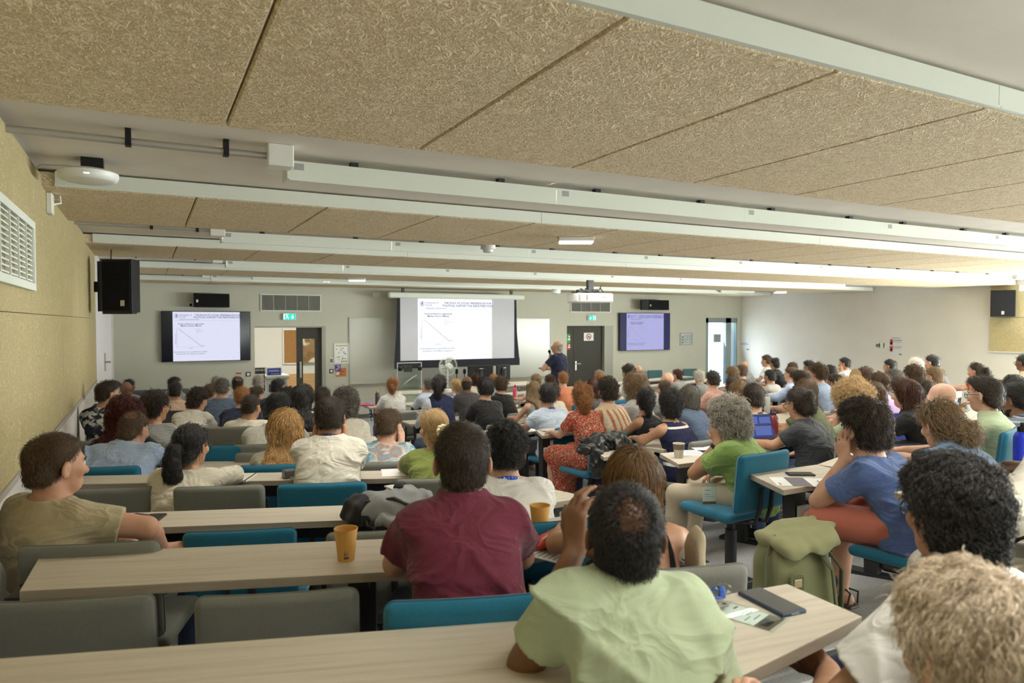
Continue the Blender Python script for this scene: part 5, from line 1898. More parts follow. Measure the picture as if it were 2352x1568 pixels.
    def shirt(s, P_):
        g = .012
        loose = .016
        d = s.torso(P_, g, loose)
        base = s.Nb + A3(0, .02, -.03)
        slv = {'s': .62, 'l': 1.93, 'n': 0, 't': 0, 'j': 1.93}[s.sleeve]
        nrw = 1.0
        for sd in (-1, 1):
            if slv:
                d = smin(d, cap_(P_, base + A3(0, -.01, -.018), s.Sh[sd] + A3(-sd * .03, 0, .002), .050 + g, .052 + g), .04)
                d = smin(d, s.arm_sdf(P_, sd, g + .004, .022 if slv < 1 else .008, slv), .03)
            else:
                d = smin(d, cap_(P_, base + A3(sd * .035, -.01, -.03), s.Sh[sd] + A3(-sd * .075, 0, .0), .030 + g, .028 + g), .03)
        d = d + s.folds(P_) * np.clip((np.linalg.norm(P_ - s.Nb, axis=1) - .10) / .10, .15, 1)
        if s.sleeve in ('s', 'j') and slv:
            for sd in (-1, 1):
                S_, e, w, _ = s.arm[sd]
                ax = (e - S_) / np.linalg.norm(e - S_)
                c = (P_ - (S_ + (e - S_) * slv)) @ ax
                nearm = np.linalg.norm(P_ - (S_ + (e - S_) * slv), axis=1) < .13
                far_ = np.maximum(c, -1)
                d = np.where(nearm & (sd * P_[:, 0] > sd * (s.shc[0] + sd * .12 * s.b)), np.maximum(d, far_), d)
        if s.sleeve in ('n', 't'):
            for sd in (-1, 1):
                S_, e, w, _ = s.arm[sd]
                d = smax(d, -(s.arm_sdf(P_, sd, .012, .012, 1.0)), .01)
        if s.sleeve == 't':
            # strappy: cut away above a line across the shoulder blades but for two straps
            zc = s.z0 + s.Lt * .66
            strap = np.abs(np.abs(P_[:, 0] - s.shc[0]) - .085) - .007
            d = np.maximum(d, np.where(strap < 0, -1, P_[:, 2] - zc))
        nk = s.hp(0, -.018, -.075)
        nb = s.Nb + A3(0, .028, -.03)
        rn = (.058 if s.sex == 'm' else .048) * s.s
        wide = (.006 if s.k.get('collar') else .012) if s.sleeve in ('s', 'l') else .035
        hole = cap_(P_, nb + A3(0, 0, -.005), nk + (nk - nb), rn * 1.12 + wide * .6, rn + wide)
        d = smax(d, -np.maximum(hole, -s.neck_cut(P_, .004 if s.sleeve != 'n' else -.03)), .006)
        up = (P_ - nb) @ ((nk - nb) / np.linalg.norm(nk - nb))
        d = np.where(np.hypot(P_[:, 0] - nb[0], P_[:, 1] - nb[1]) < .105, np.maximum(d, up - (.062 if s.k.get('collar') else .045)), d)
        d = np.maximum(d, -(s.head_sdf(P_) - .012)) if s.d < 6 else d
        hem = s.hs - .015 if not s.stand else .80
        d = np.maximum(d, hem - P_[:, 2])
        if s.k.get('collar'):
            nk0, nk1 = s.Nb + A3(0, .022, -.035), s.hp(0, -.02, -.085)
            ax = (nk1 - nk0)
            La = np.linalg.norm(ax)
            ax = ax / La
            q = P_ - nk0
            t = q @ ax
            r = np.linalg.norm(q - t[:, None] * ax, axis=1)
            R0 = (.066 if s.sex == 'm' else .057) * s.s
            ring = np.maximum(np.abs(r - (R0 + .010 - .12 * (t - .02))) - .0055, np.abs(t - .030) - .026)
            d = smin(d, ring, .008)
        return d

    def trousers(s, P_):
        leg = s.k.get('leg', 'jean')
        short = leg == 'coralshort'
        d = s.leg_sdf(P_, .014, upto=.86 if short else 2)
        d = smin(d, ell(P_, A3(0, 0, s.hs + .07) if not s.stand else A3(0, 0, .90), A3(.19 * s.b, .15 * s.b, .11)), .05)
        d = d - .003 * vnoise(P_, 13, s.seed)
        if leg == 'dress':
            d = ell(P_, A3(0, 0, s.hs + .07), A3(.19 * s.b, .15 * s.b, .11))
            d = smin(d, s.leg_sdf(P_, .022, upto=1.0), .06)
            d = smin(d, cap_(P_, A3(0, .05, s.hs + .06), A3(-.02, .36, s.hs - .02), .17, .16), .06)
            d = smin(d, cap_(P_, A3(-.02, .40, s.hs - .02), A3(-.03, .38, .20), .15, .13), .05)
            d = np.maximum(d, .17 - P_[:, 2])
            d = d - .006 * np.sin(P_[:, 0] * 55 + P_[:, 1] * 30)
        else:
            if not short:
                d = np.maximum(d, .075 - P_[:, 2])
        ztop = s.hs + .16 if not s.stand else 1.0
        return np.maximum(d, P_[:, 2] - ztop)

    # ---- hair
    def hair_fn(s):
        st = s.style
        t = {'short': .006, 'thin': .003, 'buzz': .004, 'curly': .013, 'bald': 0, 'fringe': .005, 'bob': .013, 'long': .010, 'longwavy': .014, 'longcurly': .026, 'pony': .008, 'ponycurly': .014, 'bun': .009, 'messybun': .013, 'afro': .050, 'afro2': .032, 'braids': .010, 'mop': .014, 'wavy': .016, 'wavylong': .019, 'bowl': .012}[st]
        long_ = st in ('bob', 'long', 'longwavy', 'longcurly', 'afro2', 'wavylong', 'mop', 'bowl', 'wavy')
        hl = s.k.get('hl', .0)
        k_low = s.k.get('low')
        low = k_low if k_low else -.072 if st in ('short', 'buzz', 'curly') and s.sex == 'm' else {'bob': -.135, 'long': -.16, 'longwavy': -.16, 'longcurly': -.16, 'afro2': -.15, 'wavylong': -.115, 'afro': -.10, 'mop': -.075, 'bowl': -.06, 'wavy': -.085}.get(st, -.098)
        front = {'bob': .02, 'long': .02, 'longwavy': .03, 'longcurly': .035, 'afro2': .03, 'wavylong': .01, 'mop': .0, 'bowl': -.005, 'wavy': -.03}.get(st, -.03)
        hy = .075 if st in ('mop', 'wavy', 'curly', 'afro', 'wavylong') else .068

        def f(P_):
            Q = ((P_ - s.H) @ s.R) / s.s
            x, y, z = Q.T
            big = np.ones(len(Q)) * t
            lump = 0
            if st in ('curly', 'afro', 'longcurly', 'ponycurly', 'wavylong', 'wavy', 'afro2', 'mop'):
                amp = {'mop': .006, 'wavy': .006, 'curly': .007, 'wavylong': .008}.get(st, .011)
                lump = amp * vnoise(Q, 62 if st != 'mop' else 46, s.seed)
            d = ell(Q, A3(0, -.014, .032), A3(.0755, .096, .086)) - t
            d = smin(d, ell(Q, A3(0, -.050, -.035), A3(.063, .050, .072)) - t * .75, .02)
            if s.k.get('mop') or st in ('wavy', 'mop'):
                d = smin(d, ell(Q, A3(.012, .028, .088), A3(.062, .070, .038)) - t * .3, .03)
            if st in ('afro', 'afro2'):
                d = smin(d, ell(Q, A3(0, -.02, .02), A3(.085, .095, .095)) - t, .02)
            if long_ and st not in ('mop', 'bowl', 'wavy'):
                for sd in (-1, 1):
                    d = smin(d, cap_(Q, A3(sd * .062, -.012, .03), A3(sd * .068, -.020, low + .02), .026 + t * .5, .022 + t * .4), .03)
                d = smin(d, cap_(Q, A3(0, -.055, .02), A3(0, -.062, low + .02), .055 + t * .3, .050), .04)
            d = d - lump
            # hairline: lower edge rises from the nape over the ears to the forehead
            zl = np.interp(y, [-.13, -.06, -.025, .0, front + .02, hy - .01, hy + .02], [low, low + .005, low + .03 if not long_ else low, -.035 if not long_ else low, .0 if not long_ else (.01 if front < .01 else low), .066, .085])
            d = smax(d, (zl - z) * .75, .006)
            d = np.maximum(d, (y - (hy + .03)))
            if st in ('short', 'thin', 'buzz', 'fringe', 'curly', 'pony', 'bun', 'braids', 'ponycurly', 'messybun'):
                for sd in (-1, 1):
                    d = smax(d, -ell(Q, A3(sd * .088, .004, -.018), A3(.028, .030, .040)), .006)
            if st == 'fringe':
                d = smax(d, z - .042 - .4 * np.maximum(0, -y - .08), .01)
            if st == 'thin':
                cr = np.linalg.norm(Q - A3(.012, -.078, .092), axis=1)
                d = smax(d,   .040 - cr + .0015 * vnoise(Q, 90, 3), .014)
            d = d * s.s
            # lengths
            if st in ('pony', 'ponycurly', 'braids', 'bun', 'messybun') or (hl and st in ('long', 'longwavy', 'longcurly')):
                d = smin(d, s.tail_sdf(P_), .012)
            return d
        return f

    def tail_pts(s):
        k, st = s.k, s.style
        hi = k.get('high', 0)
        hl = k.get('hl', .2)
        if st in ('pony', 'ponycurly', 'braids'):
            tie = s.hp(0, -.098, -.02 + .08 * hi if st != 'braids' else .05)
            back = s.R @ A3(0, -1, 0)
            out = tie + back * .045
            p = [tie, out + A3(0, 0, .004)]
            q = out
            n = 5
            for i in range(n):
                q = q + A3(0, 0, -hl / n) + back * (.010 - .010 * i)
                p.append(q)
            return p
        return []

    def back_y(s, z):
        """Local y of the back of the clothes at height z."""
        return np.interp(z, s.zs, s.cy - s.ry) - .03

    def tail_sdf(s, P_):
        st, k = s.style, s.k
        if st in ('bun', 'messybun'):
            hi = k.get('high', .3)
            c = s.hp(0.0 if st == 'bun' else .02, -.115 + .035 * hi, .005 + .085 * hi) if st == 'bun' else s.hp(.03, -.125, -.055)
            r = .042 if st == 'bun' else .058
            if s.k.get('glasses') and st == 'bun' and s.d < 5:
                r = .05
            return ell((P_ - c) @ s.R, A3(0, 0, 0), A3(r * 1.15, r * .85, r) * s.s) - .008 * vnoise(P_, 70, s.seed)
        if st in ('pony', 'ponycurly', 'braids'):
            p = s.tail_pts()
            rr = {'pony': (.018, .030, .034, .033, .028, .020, .008), 'ponycurly': (.022, .045, .05, .046, .038, .028, .012), 'braids': (.03, .045, .045, .045, .042, .038, .02)}[st]
            if s.d < 4.3 and st == 'pony' and s.hair == 'bk':
                rr = (.022, .035, .040, .042, .046, .044, .02)
            d = None
            for i in range(len(p) - 1):
                x = cap_(P_, p[i], p[i + 1], rr[i] * s.s, rr[i + 1] * s.s)
                d = x if d is None else smin(d, x, .015)
            return d - .005 * vnoise(P_, 80 if st != 'ponycurly' else 60, s.seed)
        hl = k['hl']
        d = None
        for j in (-2, -1, 0, 1, 2):
            wx = .042 if st != 'longcurly' else .055
            z1 = s.H[2] - .12 * s.s
            pts = [s.hp(j * .030, -.065, -.02), s.hp(j * .036, -.078, -.12)]
            for i in range(1, 5):
                z = z1 - hl * i / 4
                pts.append(A3(s.H[0] * (1 - i * .08) + j * wx * (1 + .06 * i), min(pts[-1][1] + .01, s.back_y(z) + .004), z))
            r = (.040, .036, .034, .034, .034, .016)
            for i in range(len(pts) - 1):
                x = cap_(P_, pts[i], pts[i + 1], r[i], r[i + 1])
                d = x if d is None else smin(d, x, .02)
        return d - .006 * vnoise(P_, 45, s.seed)

    def strands(s, vq, parent):
        v, q = vq
        if not len(v):
            return
        st, d = s.style, s.d
        n = 15000 if d < 1.8 else 7000 if d < 3 else 4200 if d < 4.6 else 2600 if d < 6.5 else 1300 if d < 9 else 700
        if st in ('afro', 'longwavy', 'longcurly', 'wavylong'):
            n = int(n * 1.5)
        if st in ('thin', 'buzz', 'fringe'):
            n = int(n * 1.3)
        rg = np.random.default_rng(s.seed)
        nr = normals_of(v, q)
        cen = s.H
        ok = ((v - cen) * nr).sum(1) > .02 * s.s
        if st in ('short', 'buzz', 'thin', 'curly', 'fringe'):
            q_ = ((v - s.H) @ s.R) / s.s
            for sd in (-1, 1):
                ok &= np.linalg.norm((q_ - A3(sd * .085, .0, -.014)) / A3(.030, .034, .044), axis=1) > 1
        # leave out the underside that lies on the skull
        ids = np.flatnonzero(ok)
        if not len(ids):
            return
        pick = rg.choice(ids, n)
        p0 = v[pick] + rg.normal(0, s.h * .6, (n, 3))
        N0 = nr[pick]
        K = {'short': 4, 'thin': 4, 'buzz': 3, 'fringe': 3}.get(st, 7)
        crown = s.hp(.01, -.075, .105)
        down = A3(0, 0, -1)
        rel = p0 - crown
        up_h = s.R @ A3(0, 0, 1)
        hz = ((p0 - s.H) @ up_h) / s.s
        flow_top = rel / np.maximum(np.linalg.norm(rel, axis=1), 1e-6)[:, None]
        wt = np.clip((hz - .0) / .07, 0, 1)[:, None]
        flow = flow_top * wt + (down + .12 * N0) * (1 - wt)
        if st in ('pony', 'ponycurly', 'bun', 'messybun', 'braids'):
            tp = s.tail_pts()
            tgt = tp[0] if tp else (s.hp(0, -.11, .04) if st == 'bun' else s.hp(.02, -.11, -.05))
            far = np.linalg.norm(p0 - tgt, axis=1)
            on_head = (np.linalg.norm((p0 - s.H), axis=1) < .15 * s.s)[:, None]
            fl2 = (tgt - p0) / np.maximum(far, .02)[:, None]
            flow = np.where(on_head, fl2, flow if st in ('pony', 'ponycurly', 'braids') else np.cross(N0, rg.normal(0, 1, (n, 3))))
        L_ = {'short': .014, 'thin': .009, 'buzz': .006, 'fringe': .008, 'curly': .026, 'bob': .06, 'long': .09, 'longwavy': .10, 'longcurly': .06, 'pony': .055, 'ponycurly': .06, 'bun': .04, 'messybun': .07, 'afro': .05, 'afro2': .045, 'braids': .09, 'mop': .036, 'wavy': .034, 'wavylong': .042, 'bowl': .04}[st]
        lift = {'short': .32, 'thin': .30, 'buzz': .7, 'fringe': .4, 'curly': .40, 'afro': .75, 'afro2': .5, 'longcurly': .4, 'mop': .30, 'wavy': .34, 'wavylong': .42, 'ponycurly': .3, 'messybun': .25}.get(st, .06)
        curl = {'curly': .006, 'afro': .009, 'afro2': .008, 'longcurly': .009, 'longwavy': .006, 'ponycurly': .008, 'wavylong': .009, 'wavy': .005, 'mop': .003, 'messybun': .005, 'bun': .002}.get(st, .0008)
        jit = {'short': .22, 'thin': .25, 'buzz': .3, 'curly': .5, 'afro': .8, 'mop': .42, 'wavy': .45, 'wavylong': .5, 'messybun': .35}.get(st, .14)
        if st == 'pony' and s.hair in ('bk',):
            curl, jit = .003, .2
        clump = np.stack([vnoise(p0, 60, s.seed + i) for i in range(3)], 1)
        dirn = flow - N0 * ((flow * N0).sum(1))[:, None] + N0 * lift + rg.normal(0, jit, (n, 3)) * .6 + clump * jit
        dirn = dirn / np.maximum(np.linalg.norm(dirn, axis=1), 1e-6)[:, None]
        T1 = np.cross(dirn, N0)
        T1 = T1 / np.maximum(np.linalg.norm(T1, axis=1), 1e-6)[:, None]
        T2 = np.cross(dirn, T1)
        ph = rg.uniform(0, 2 * PI, n) * .25 + 3 * vnoise(p0, 40, s.seed + 5)
        Ls = L_ * rg.uniform(.55, 1.15, n) * s.s
        pts = np.zeros((n, K, 3), np.float32)
        p = p0.copy()
        dd = dirn
        for i in range(K):
            a = ph + i * 1.15
            off = curl * min(1, i / 2) * (np.sin(a)[:, None] * T1 + np.cos(a)[:, None] * T2)
            pts[:, i] = p + off
            g = np.tile(down * .16, (n, 1)) if st not in ('short', 'buzz', 'thin', 'afro') else 0
            dd = dd + g - N0 * .07 * (lift < .4)
            dd = dd / np.linalg.norm(dd, axis=1)[:, None]
            p = p + dd * (Ls / (K - 1))[:, None]
        cv = bpy.data.hair_curves.new('strands')
        cv.add_curves([K] * n)
        cv.points.foreach_set('position', pts.ravel())
        base = max(.00055, .00021 * d) * (1.35 if curl > .004 else 1.0)
        if d < 1.2:
            base = .0007
        rad = np.tile(np.linspace(1, .45, K) * base, n).astype(np.float32)
        cv.points.foreach_set('radius', rad)
        cv.materials.append(hair_mat(s.hair))
        o = bpy.data.objects.new('strands', cv)
        link(o, parent)

    def build(s):
        k = s.k
        lo = A3(-.52, -.36, 0.0)
        hi = A3(.52, .80, s.H[2] + .24)
        for sd in (-1, 1):
            for p in s.arm[sd][:3]:
                lo, hi = np.minimum(lo, p - .2), np.maximum(hi, p + .2)
            for p in s.leg[sd]:
                lo, hi = np.minimum(lo, p - .12), np.maximum(hi, p + .12)
        lo = np.minimum(lo, s.H - .3)
        hi = np.maximum(hi, s.H + A3(.3, .3, .22))
        lo[2] = -.02
        h = s.h
        vq = polygonise(s.body, lo, hi, h)
        root = mesh_obj('person', vq, skin_mat(s.skin))
        root.location = s.hip
        root.rotation_euler = (0, 0, -s.al)
        tag(root, s.label, 'person', 'seated audience' if not s.stand else None)
        hc = max(h, .007)
        mesh_obj('shirt' if s.cloth not in ('denim', 'redfloral', 'slate') else {'denim': 'denim_waistcoat', 'redfloral': 'dress', 'slate': 'jacket' if s.sleeve == 'l' else 'shirt'}[s.cloth], polygonise(s.shirt, lo, hi, hc), cloth_mat(s.cloth), root)
        if s.cloth == 'denim':
            s.sleeve = 's'
            base = s.shirt

            def sl(P_):
                d = None
                for sd in (-1, 1):
                    x = s.arm_sdf(P_, sd, .017, .02, .75)
                    d = x if d is None else np.minimum(d, x)
                return d - .004 * vnoise(P_, 20, 2)
            mesh_obj('blouse_sleeves', polygonise(sl, lo, hi, hc), cloth_mat('black'), root)
        lg = k.get('leg', 'jean')
        lm = cloth_mat('redfloral') if lg == 'dress' else fabric('trousers ' + lg, LEGS[lg], 500, .1, .1)
        mesh_obj('skirt' if lg == 'dress' else 'shorts' if lg == 'coralshort' else 'trousers', polygonise(s.trousers, lo, hi, max(.009, h)), lm, root)
        # shoes
        if s.d < 6.3 or s.stand:
            kind = k.get('shoe', 'shoe')
            for sd in (-1, 1):
                hj, kn, an, to = s.leg[sd]
                heel = an + A3(0, -.035, -.045)
                mb = MB()
                if kind == 'sandal':
                    mb.use(mat('sandal leather', (.05, .032, .022), .6))
                    ax = (to - heel)
                    yaw = math.atan2(ax[0], ax[1])
                    M4 = Matrix.Translation((heel[0], heel[1], .0)) @ Matrix.Rotation(-yaw, 4, 'Z')
                    mb.box(-.045, -.05, .0, .045, .26, .02, .012, 2, M4)
                    for yy, hh in ((.02, .075), (.13, .072)):
                        mb.tube([M4 @ Vector(q) for q in ((-.046, yy, .015), (-.04, yy, hh * .8), (0, yy + .01, hh), (.04, yy, hh * .8), (.046, yy, .015))], .0065, 6)
                    mb.tube([M4 @ Vector(q) for q in ((-.046, -.03, .02), (-.036, -.04, .09), (0, .03, .105), (.036, -.04, .09), (.046, -.03, .02))], .006, 6)
                    mb.build('sandal', None, root)
                else:
                    def sh(P_, heel=heel, to=to, an=an):
                        d = smin(cap_(P_, heel, to, .044, .034), cap_(P_, an + A3(0, 0, -.03), an + A3(0, 0, .01), .044, .042), .02)
                        return np.maximum(np.maximum(d, -P_[:, 2] - .005), P_[:, 2] - an[2] - .012)
                    mesh_obj('shoe', polygonise(sh, heel - .1, to + A3(.1, .1, .14), .009), mat('shoe leather', (.03, .026, .024), .5), root)
        # hair
        if s.style != 'bald':
            pad = .2 + (.12 if s.style in ('afro', 'longcurly') else 0)
            hl_ = s.H - A3(.24, .30, .20 + max(k.get('hl', 0), .0) + .12)
            hv = polygonise(s.hair_fn(), hl_, s.H + A3(.24, .24, .24), max(h * .9, .006))
            if len(hv[0]):
                ho = mesh_obj('hair', hv, scalp_mat(s.hair), root)
                s.strands(hv, ho)
                if s.style == 'thin':
                    # sparse hairs over the thinning crown
                    rg = np.random.default_rng(5)
                    n = 900
                    a, q = rg.uniform(0, 2 * PI, n), np.sqrt(rg.uniform(0, 1, n)) * .052
                    u, v = np.cos(a) * q, np.sin(a) * q
                    base = np.stack([.012 + u, -.078 + v * .72, .092 + v * .66], 1)
                    c0 = A3(0, -.014, .032)
                    for _ in range(6):
                        base = base - ell(base, c0, A3(.0755, .096, .086))[:, None] * (base - c0) / np.linalg.norm(base - c0, axis=1)[:, None]
                    nn = (base - c0) / np.linalg.norm(base - c0, axis=1)[:, None]
                    dr = rg.normal(0, .5, (n, 3)) + A3(.3, -.2, 0)
                    dr = dr - nn * (dr * nn).sum(1)[:, None] * .9 + nn * .3
                    dr = dr / np.linalg.norm(dr, axis=1)[:, None]
                    pts = np.stack([base + dr * (.009 * i / 2) for i in range(3)], 1)
                    pts = (s.H + (pts.reshape(-1, 3) * s.s) @ s.R.T).astype(np.float32)
                    cv = bpy.data.hair_curves.new('crown_strands')
                    cv.add_curves([3] * n)
                    cv.points.foreach_set('position', pts.ravel())
                    cv.points.foreach_set('radius', np.full(n * 3, .00036, np.float32))
                    cv.materials.append(hair_mat(s.hair))
                    link(bpy.data.objects.new('crown_strands', cv), ho)
        if k.get('beard'):
            def bd(P_):
                Q = ((P_ - s.H) @ s.R) / s.s
                d = smin(ell(Q, A3(0, .050, -.090), A3(.044, .043, .034)), ell(Q, A3(0, .032, -.062), A3(.0605, .058, .046)), .02)
                x, y, z = Q.T
                return np.maximum(np.maximum(d, z + .058 + .9 * np.maximum(0, .075 - y) * 0 + .35 * np.maximum(0, y - .07)), .008 - y) * s.s
            mesh_obj('beard', polygonise(bd, s.H - .16, s.H + A3(.16, .16, .1), max(.007, h)), scalp_mat(s.hair), root)
        # eyes, brows
        if s.d < 13:
            for sd in (-1, 1):
                e = s.hp(sd * .031, .0795, .003)
                MB().use(M_EYE).ball(e, .0115 * s.s, 2).build('eye', None, root, smooth='all')
                g = s.hp(sd * .031, .0795 + .0085, .003)
                MB().use(M_IRIS).ball(g, .0055 * s.s, 1).build('iris', None, root.children[-1] if False else root, smooth='all')
                MB().use(scalp_mat(s.hair)).tube([s.hp(sd * .014, .0945, .021), s.hp(sd * .032, .092, .0265), s.hp(sd * .05, .078, .021)], .0035 * s.s, 6).build('eyebrow', None, root)
        if k.get('glasses'):
            mb = MB().use(M_SPEC)
            for sd in (-1, 1):
                mb.tube([s.hp(sd * .034 + .025 * math.cos(t), .107 - .012 * abs(math.cos(t) * sd + 1) * .3, .0 + .020 * math.sin(t)) for t in np.linspace(0, 2 * PI, 15)], .0022 * s.s, 6)
                mb.tube([s.hp(sd * .059, .100, .006), s.hp(sd * .079, .06, .008), s.hp(sd * .083, -.005, .008), s.hp(sd * .081, -.02, -.012)], .0024 * s.s, 6)
            mb.tube([s.hp(-.010, .111, .006), s.hp(.010, .111, .006)], .0022 * s.s, 6)
            g = mb.build('glasses', None, root)
            for sd in (-1, 1):
                mb = MB().use(M_GLASS)
                mb.lathe([(.0235 * s.s, -.0005), (.0235 * s.s, .0005)], seg=14, M=Matrix.Translation(s.hp(sd * .034, .1055, 0)) @ Matrix(s.R.tolist()).to_4x4() @ Matrix.Rotation(PI / 2, 4, 'X'))
                mb.build('lens', None, g)
        if k.get('lany'):
            m = M_LANY if k['lany'] == 1 else M_LANYD
            c0, c1 = s.Nb + A3(0, .024, .012), s.hp(0, -.018, -.10)
            R0 = (.071 if s.sex == 'm' else .06) * s.s + (.01 if k.get('collar') else 0.004)
            mb = MB().use(m)
            rows = []
            for t in np.linspace(-2.4, 2.4, 22):
                x, y = math.sin(t), -math.cos(t)
                dz = -.045 * (1 - math.cos(t)) * .9
                b0 = c0 + A3(x * R0 * 1.08, y * R0 * 1.02, dz)
                rows.append((b0, b0 + A3(-x * .003, -y * .003, .017)))
            for (a0, a1), (b0, b1) in zip(rows, rows[1:]):
                mb.quad(a0, b0, b1, a1)
            for sd in (-1, 1):
                a = rows[0 if sd < 0 else -1][0]
                zc = s.z0 + s.Lt * .45
                e = A3(sd * .015, np.interp(zc, s.zs, s.cy + s.ry) + .045, zc)
                mb.tube([a, a * .6 + e * .4 + A3(0, .03, 0), e], .006, 6, .4)
            o = mb.build('lanyard', None, root, smooth='all')
            so = o.modifiers.new('t', 'SOLIDIFY')
            so.thickness = .0025
            if k['lany'] == 1 and s.d < 3.5:
                mb = MB().use(M_PAPER)
                for t in (-.25, .62):
                    x, y = math.sin(t), -math.cos(t)
                    b0 = c0 + A3(x * (R0 * 1.08 + .002), y * (R0 * 1.02 + .002), -.045 * (1 - math.cos(t)) * .9)
                    q = A3(math.cos(t), math.sin(t), 0)
                    mb.quad(b0 + A3(0, 0, .004), b0 + q * .006 + A3(0, 0, .004), b0 + q * .006 + A3(0, 0, .014), b0 + A3(0, 0, .014)).quad(b0 + q * .009 + A3(0, 0, .003), b0 + q * .013 + A3(0, 0, .003), b0 + q * .013 + A3(0, 0, .010), b0 + q * .009 + A3(0, 0, .010))
                mb.build('lanyard_print', None, o)
        if k.get('scrunchie'):
            p = s.tail_pts()
            if p:
                M4 = Matrix.Translation(p[0] * .5 + p[1] * .5) @ Vector(p[1] - p[0]).to_track_quat('Z', 'Y').to_matrix().to_4x4()
                mb = MB().use(mat('scrunchie %d' % s.px, k['scrunchie'], .8))
                pts = [M4 @ Vector(((.030 + .004 * math.sin(9 * t)) * math.cos(t), (.030 + .004 * math.sin(9 * t)) * math.sin(t), .003 * math.sin(7 * t))) for t in np.linspace(0, 2 * PI, 40)]
                mb.tube(pts, .012, 7).build('scrunchie', None, root, smooth='all')
        if k.get('watch'):
            S_, e, w, _ = s.arm[-1]
            ax = Vector(e - w).normalized()
            M4 = Matrix.Translation(w + np.array(ax) * .035) @ ax.to_track_quat('Z', 'Y').to_matrix().to_4x4()
            wt = MB().use(M_BLKPL).lathe([(.034, -.012), (.0365, -.01), (.0365, .01), (.034, .012)], seg=20, M=M4, cap=False).build('watch', None, root, smooth=True)
            so = wt.modifiers.new('t', 'SOLIDIFY')
            so.thickness = .003
            MB().use(mat('watch face', (.02, .02, .022), .15)).lathe([(.019, 0), (.021, .003), (.021, .009), (.017, .011)], seg=20, M=M4 @ Matrix.Translation((-.030, -.012, 0)) @ Matrix.Rotation(-PI / 2 - .3, 4, 'Y')).build('watch_case', None, wt)
        s.root = root
        return root


PEOPLE = []
# ================================================================ DESKS
M_SOCK = mat('socket face', (.50, .49, .45), .5)


def desk(name_label, F0, F1, depth, z, sk=(0, 0), legs=(), sockets=(), cat='desk', group='rows of long desks', depth1=None, bend=None):
    """Long top: far edge F0 -> F1 (world xy), near edge depth back; ends skewed by sk; legs at fractions."""
    F0, F1 = Vector(F0).to_2d(), Vector(F1).to_2d()
    L_ = (F1 - F0).length
    a = math.atan2(F1.y - F0.y, F1.x - F0.x)
    t = thing('long_desk', name_label, cat, (F0.x, F0.y, 0), a, group)
    th = .030
    dp1 = depth1 or depth
    pts = [(sk[0], -depth), (L_ + sk[1], -dp1), (L_, 0), (0, 0)]
    mb = MB().use(M_DESK).prism(pts, z - th, z, bev=.002)
    top = mb.build('table_top', None, t)
    top.data.materials.append(M_EDGE)
    for p in top.data.polygons:
        if abs(p.normal.z) < .5:
            p.material_index = 1
    for i, fr in enumerate(legs):
        x = fr * L_
        c, s_ = math.cos(a), math.sin(a)
        wx, wy = F0.x + c * x + s_ * depth * .5, F0.y + s_ * x - c * depth * .5
        zf = floor_z(wx, wy)
        y0 = -depth * .5
        mb = MB().use(M_BLACK)
        mb.prism([(y0 - .05, zf + .02), (y0 + .03, zf + .02), (y0 + .06, z - th), (y0 - .03, z - th)], x - .045, x + .045, 'X')
        mb.box(x - .05, y0 - .19, zf - .002, x + .05, y0 + .17, zf + .02)
        mb.box(x - .03, -depth + .03, z - th - .03, x + .03, -.03, z - th)
        lg = mb.build('leg', None, t)
        if i in sockets:
            zs_ = z - .20
            b = MB().use(M_SOCK).box(x - .045, y0 - .075, zs_ - .05, x + .045, y0 - .045, zs_ + .05, .006).build('power_socket', None, lg)
            mb = MB().use(M_INK)
            for sx, sz in ((0, .018), (-.013, -.006), (.013, -.006)):
                mb.lathe([(.0045, -.0006), (.0045, .0006)], seg=8, M=Matrix.Translation((x + sx, y0 - .0757, zs_ + sz)) @ Matrix.Rotation(PI / 2, 4, 'X'))
            mb.build('socket_hole', None, b)
    if L_ > .8:
        MB().use(M_BLACK).box(.25, -.07, z - th - .10, L_ - .25, -.045, z - th).build('cable_tray', None, t)
    return t


DZ = {}


def xy(p):
    return (p.x, p.y)


def line_x(p, q, x):
    k = (x - p.x) / (q.x - p.x)
    return Vector((x, p.y + (q.y - p.y) * k, 0))


# left block: rows measured on the photograph (far edge px pairs, height)
LZ = [EYE - .71, EYE - .78, EYE - .88, EYE - .915, EYE - 1.02]
# row A with its right wing
p, q = on_z(0, 1511, LZ[0]), on_z(1170, 1426, LZ[0])
r0, r1 = on_z(1640, 1369, LZ[0]), on_z(1808, 1340, LZ[0])
n0 = on_z(1980, 1415, LZ[0])
den = (q.x - p.x) * (r1.y - r0.y) - (q.y - p.y) * (r1.x - r0.x)
kk = ((r0.x - p.x) * (r1.y - r0.y) - (r0.y - p.y) * (r1.x - r0.x)) / den
bend = p + (q - p) * kk
pw = line_x(p, q, -.46)
desk('nearest long desk, left wing along the bottom of the photo', xy(pw), xy(bend), .38, LZ[0], (.1, .05), (.18, .62))
dep = abs((n0 - r1).dot((r1 - r0).normalized().cross(Vector((0, 0, 1)))))
ox = (n0 - r1).dot((r1 - r0).normalized())
desk('right wing of the nearest desk, holding the phone and the name badge', xy(bend + (r1 - r0).normalized() * .004), xy(r1), .36, LZ[0], (.07, ox), (.2,), depth1=dep)
A_Z = LZ[0]
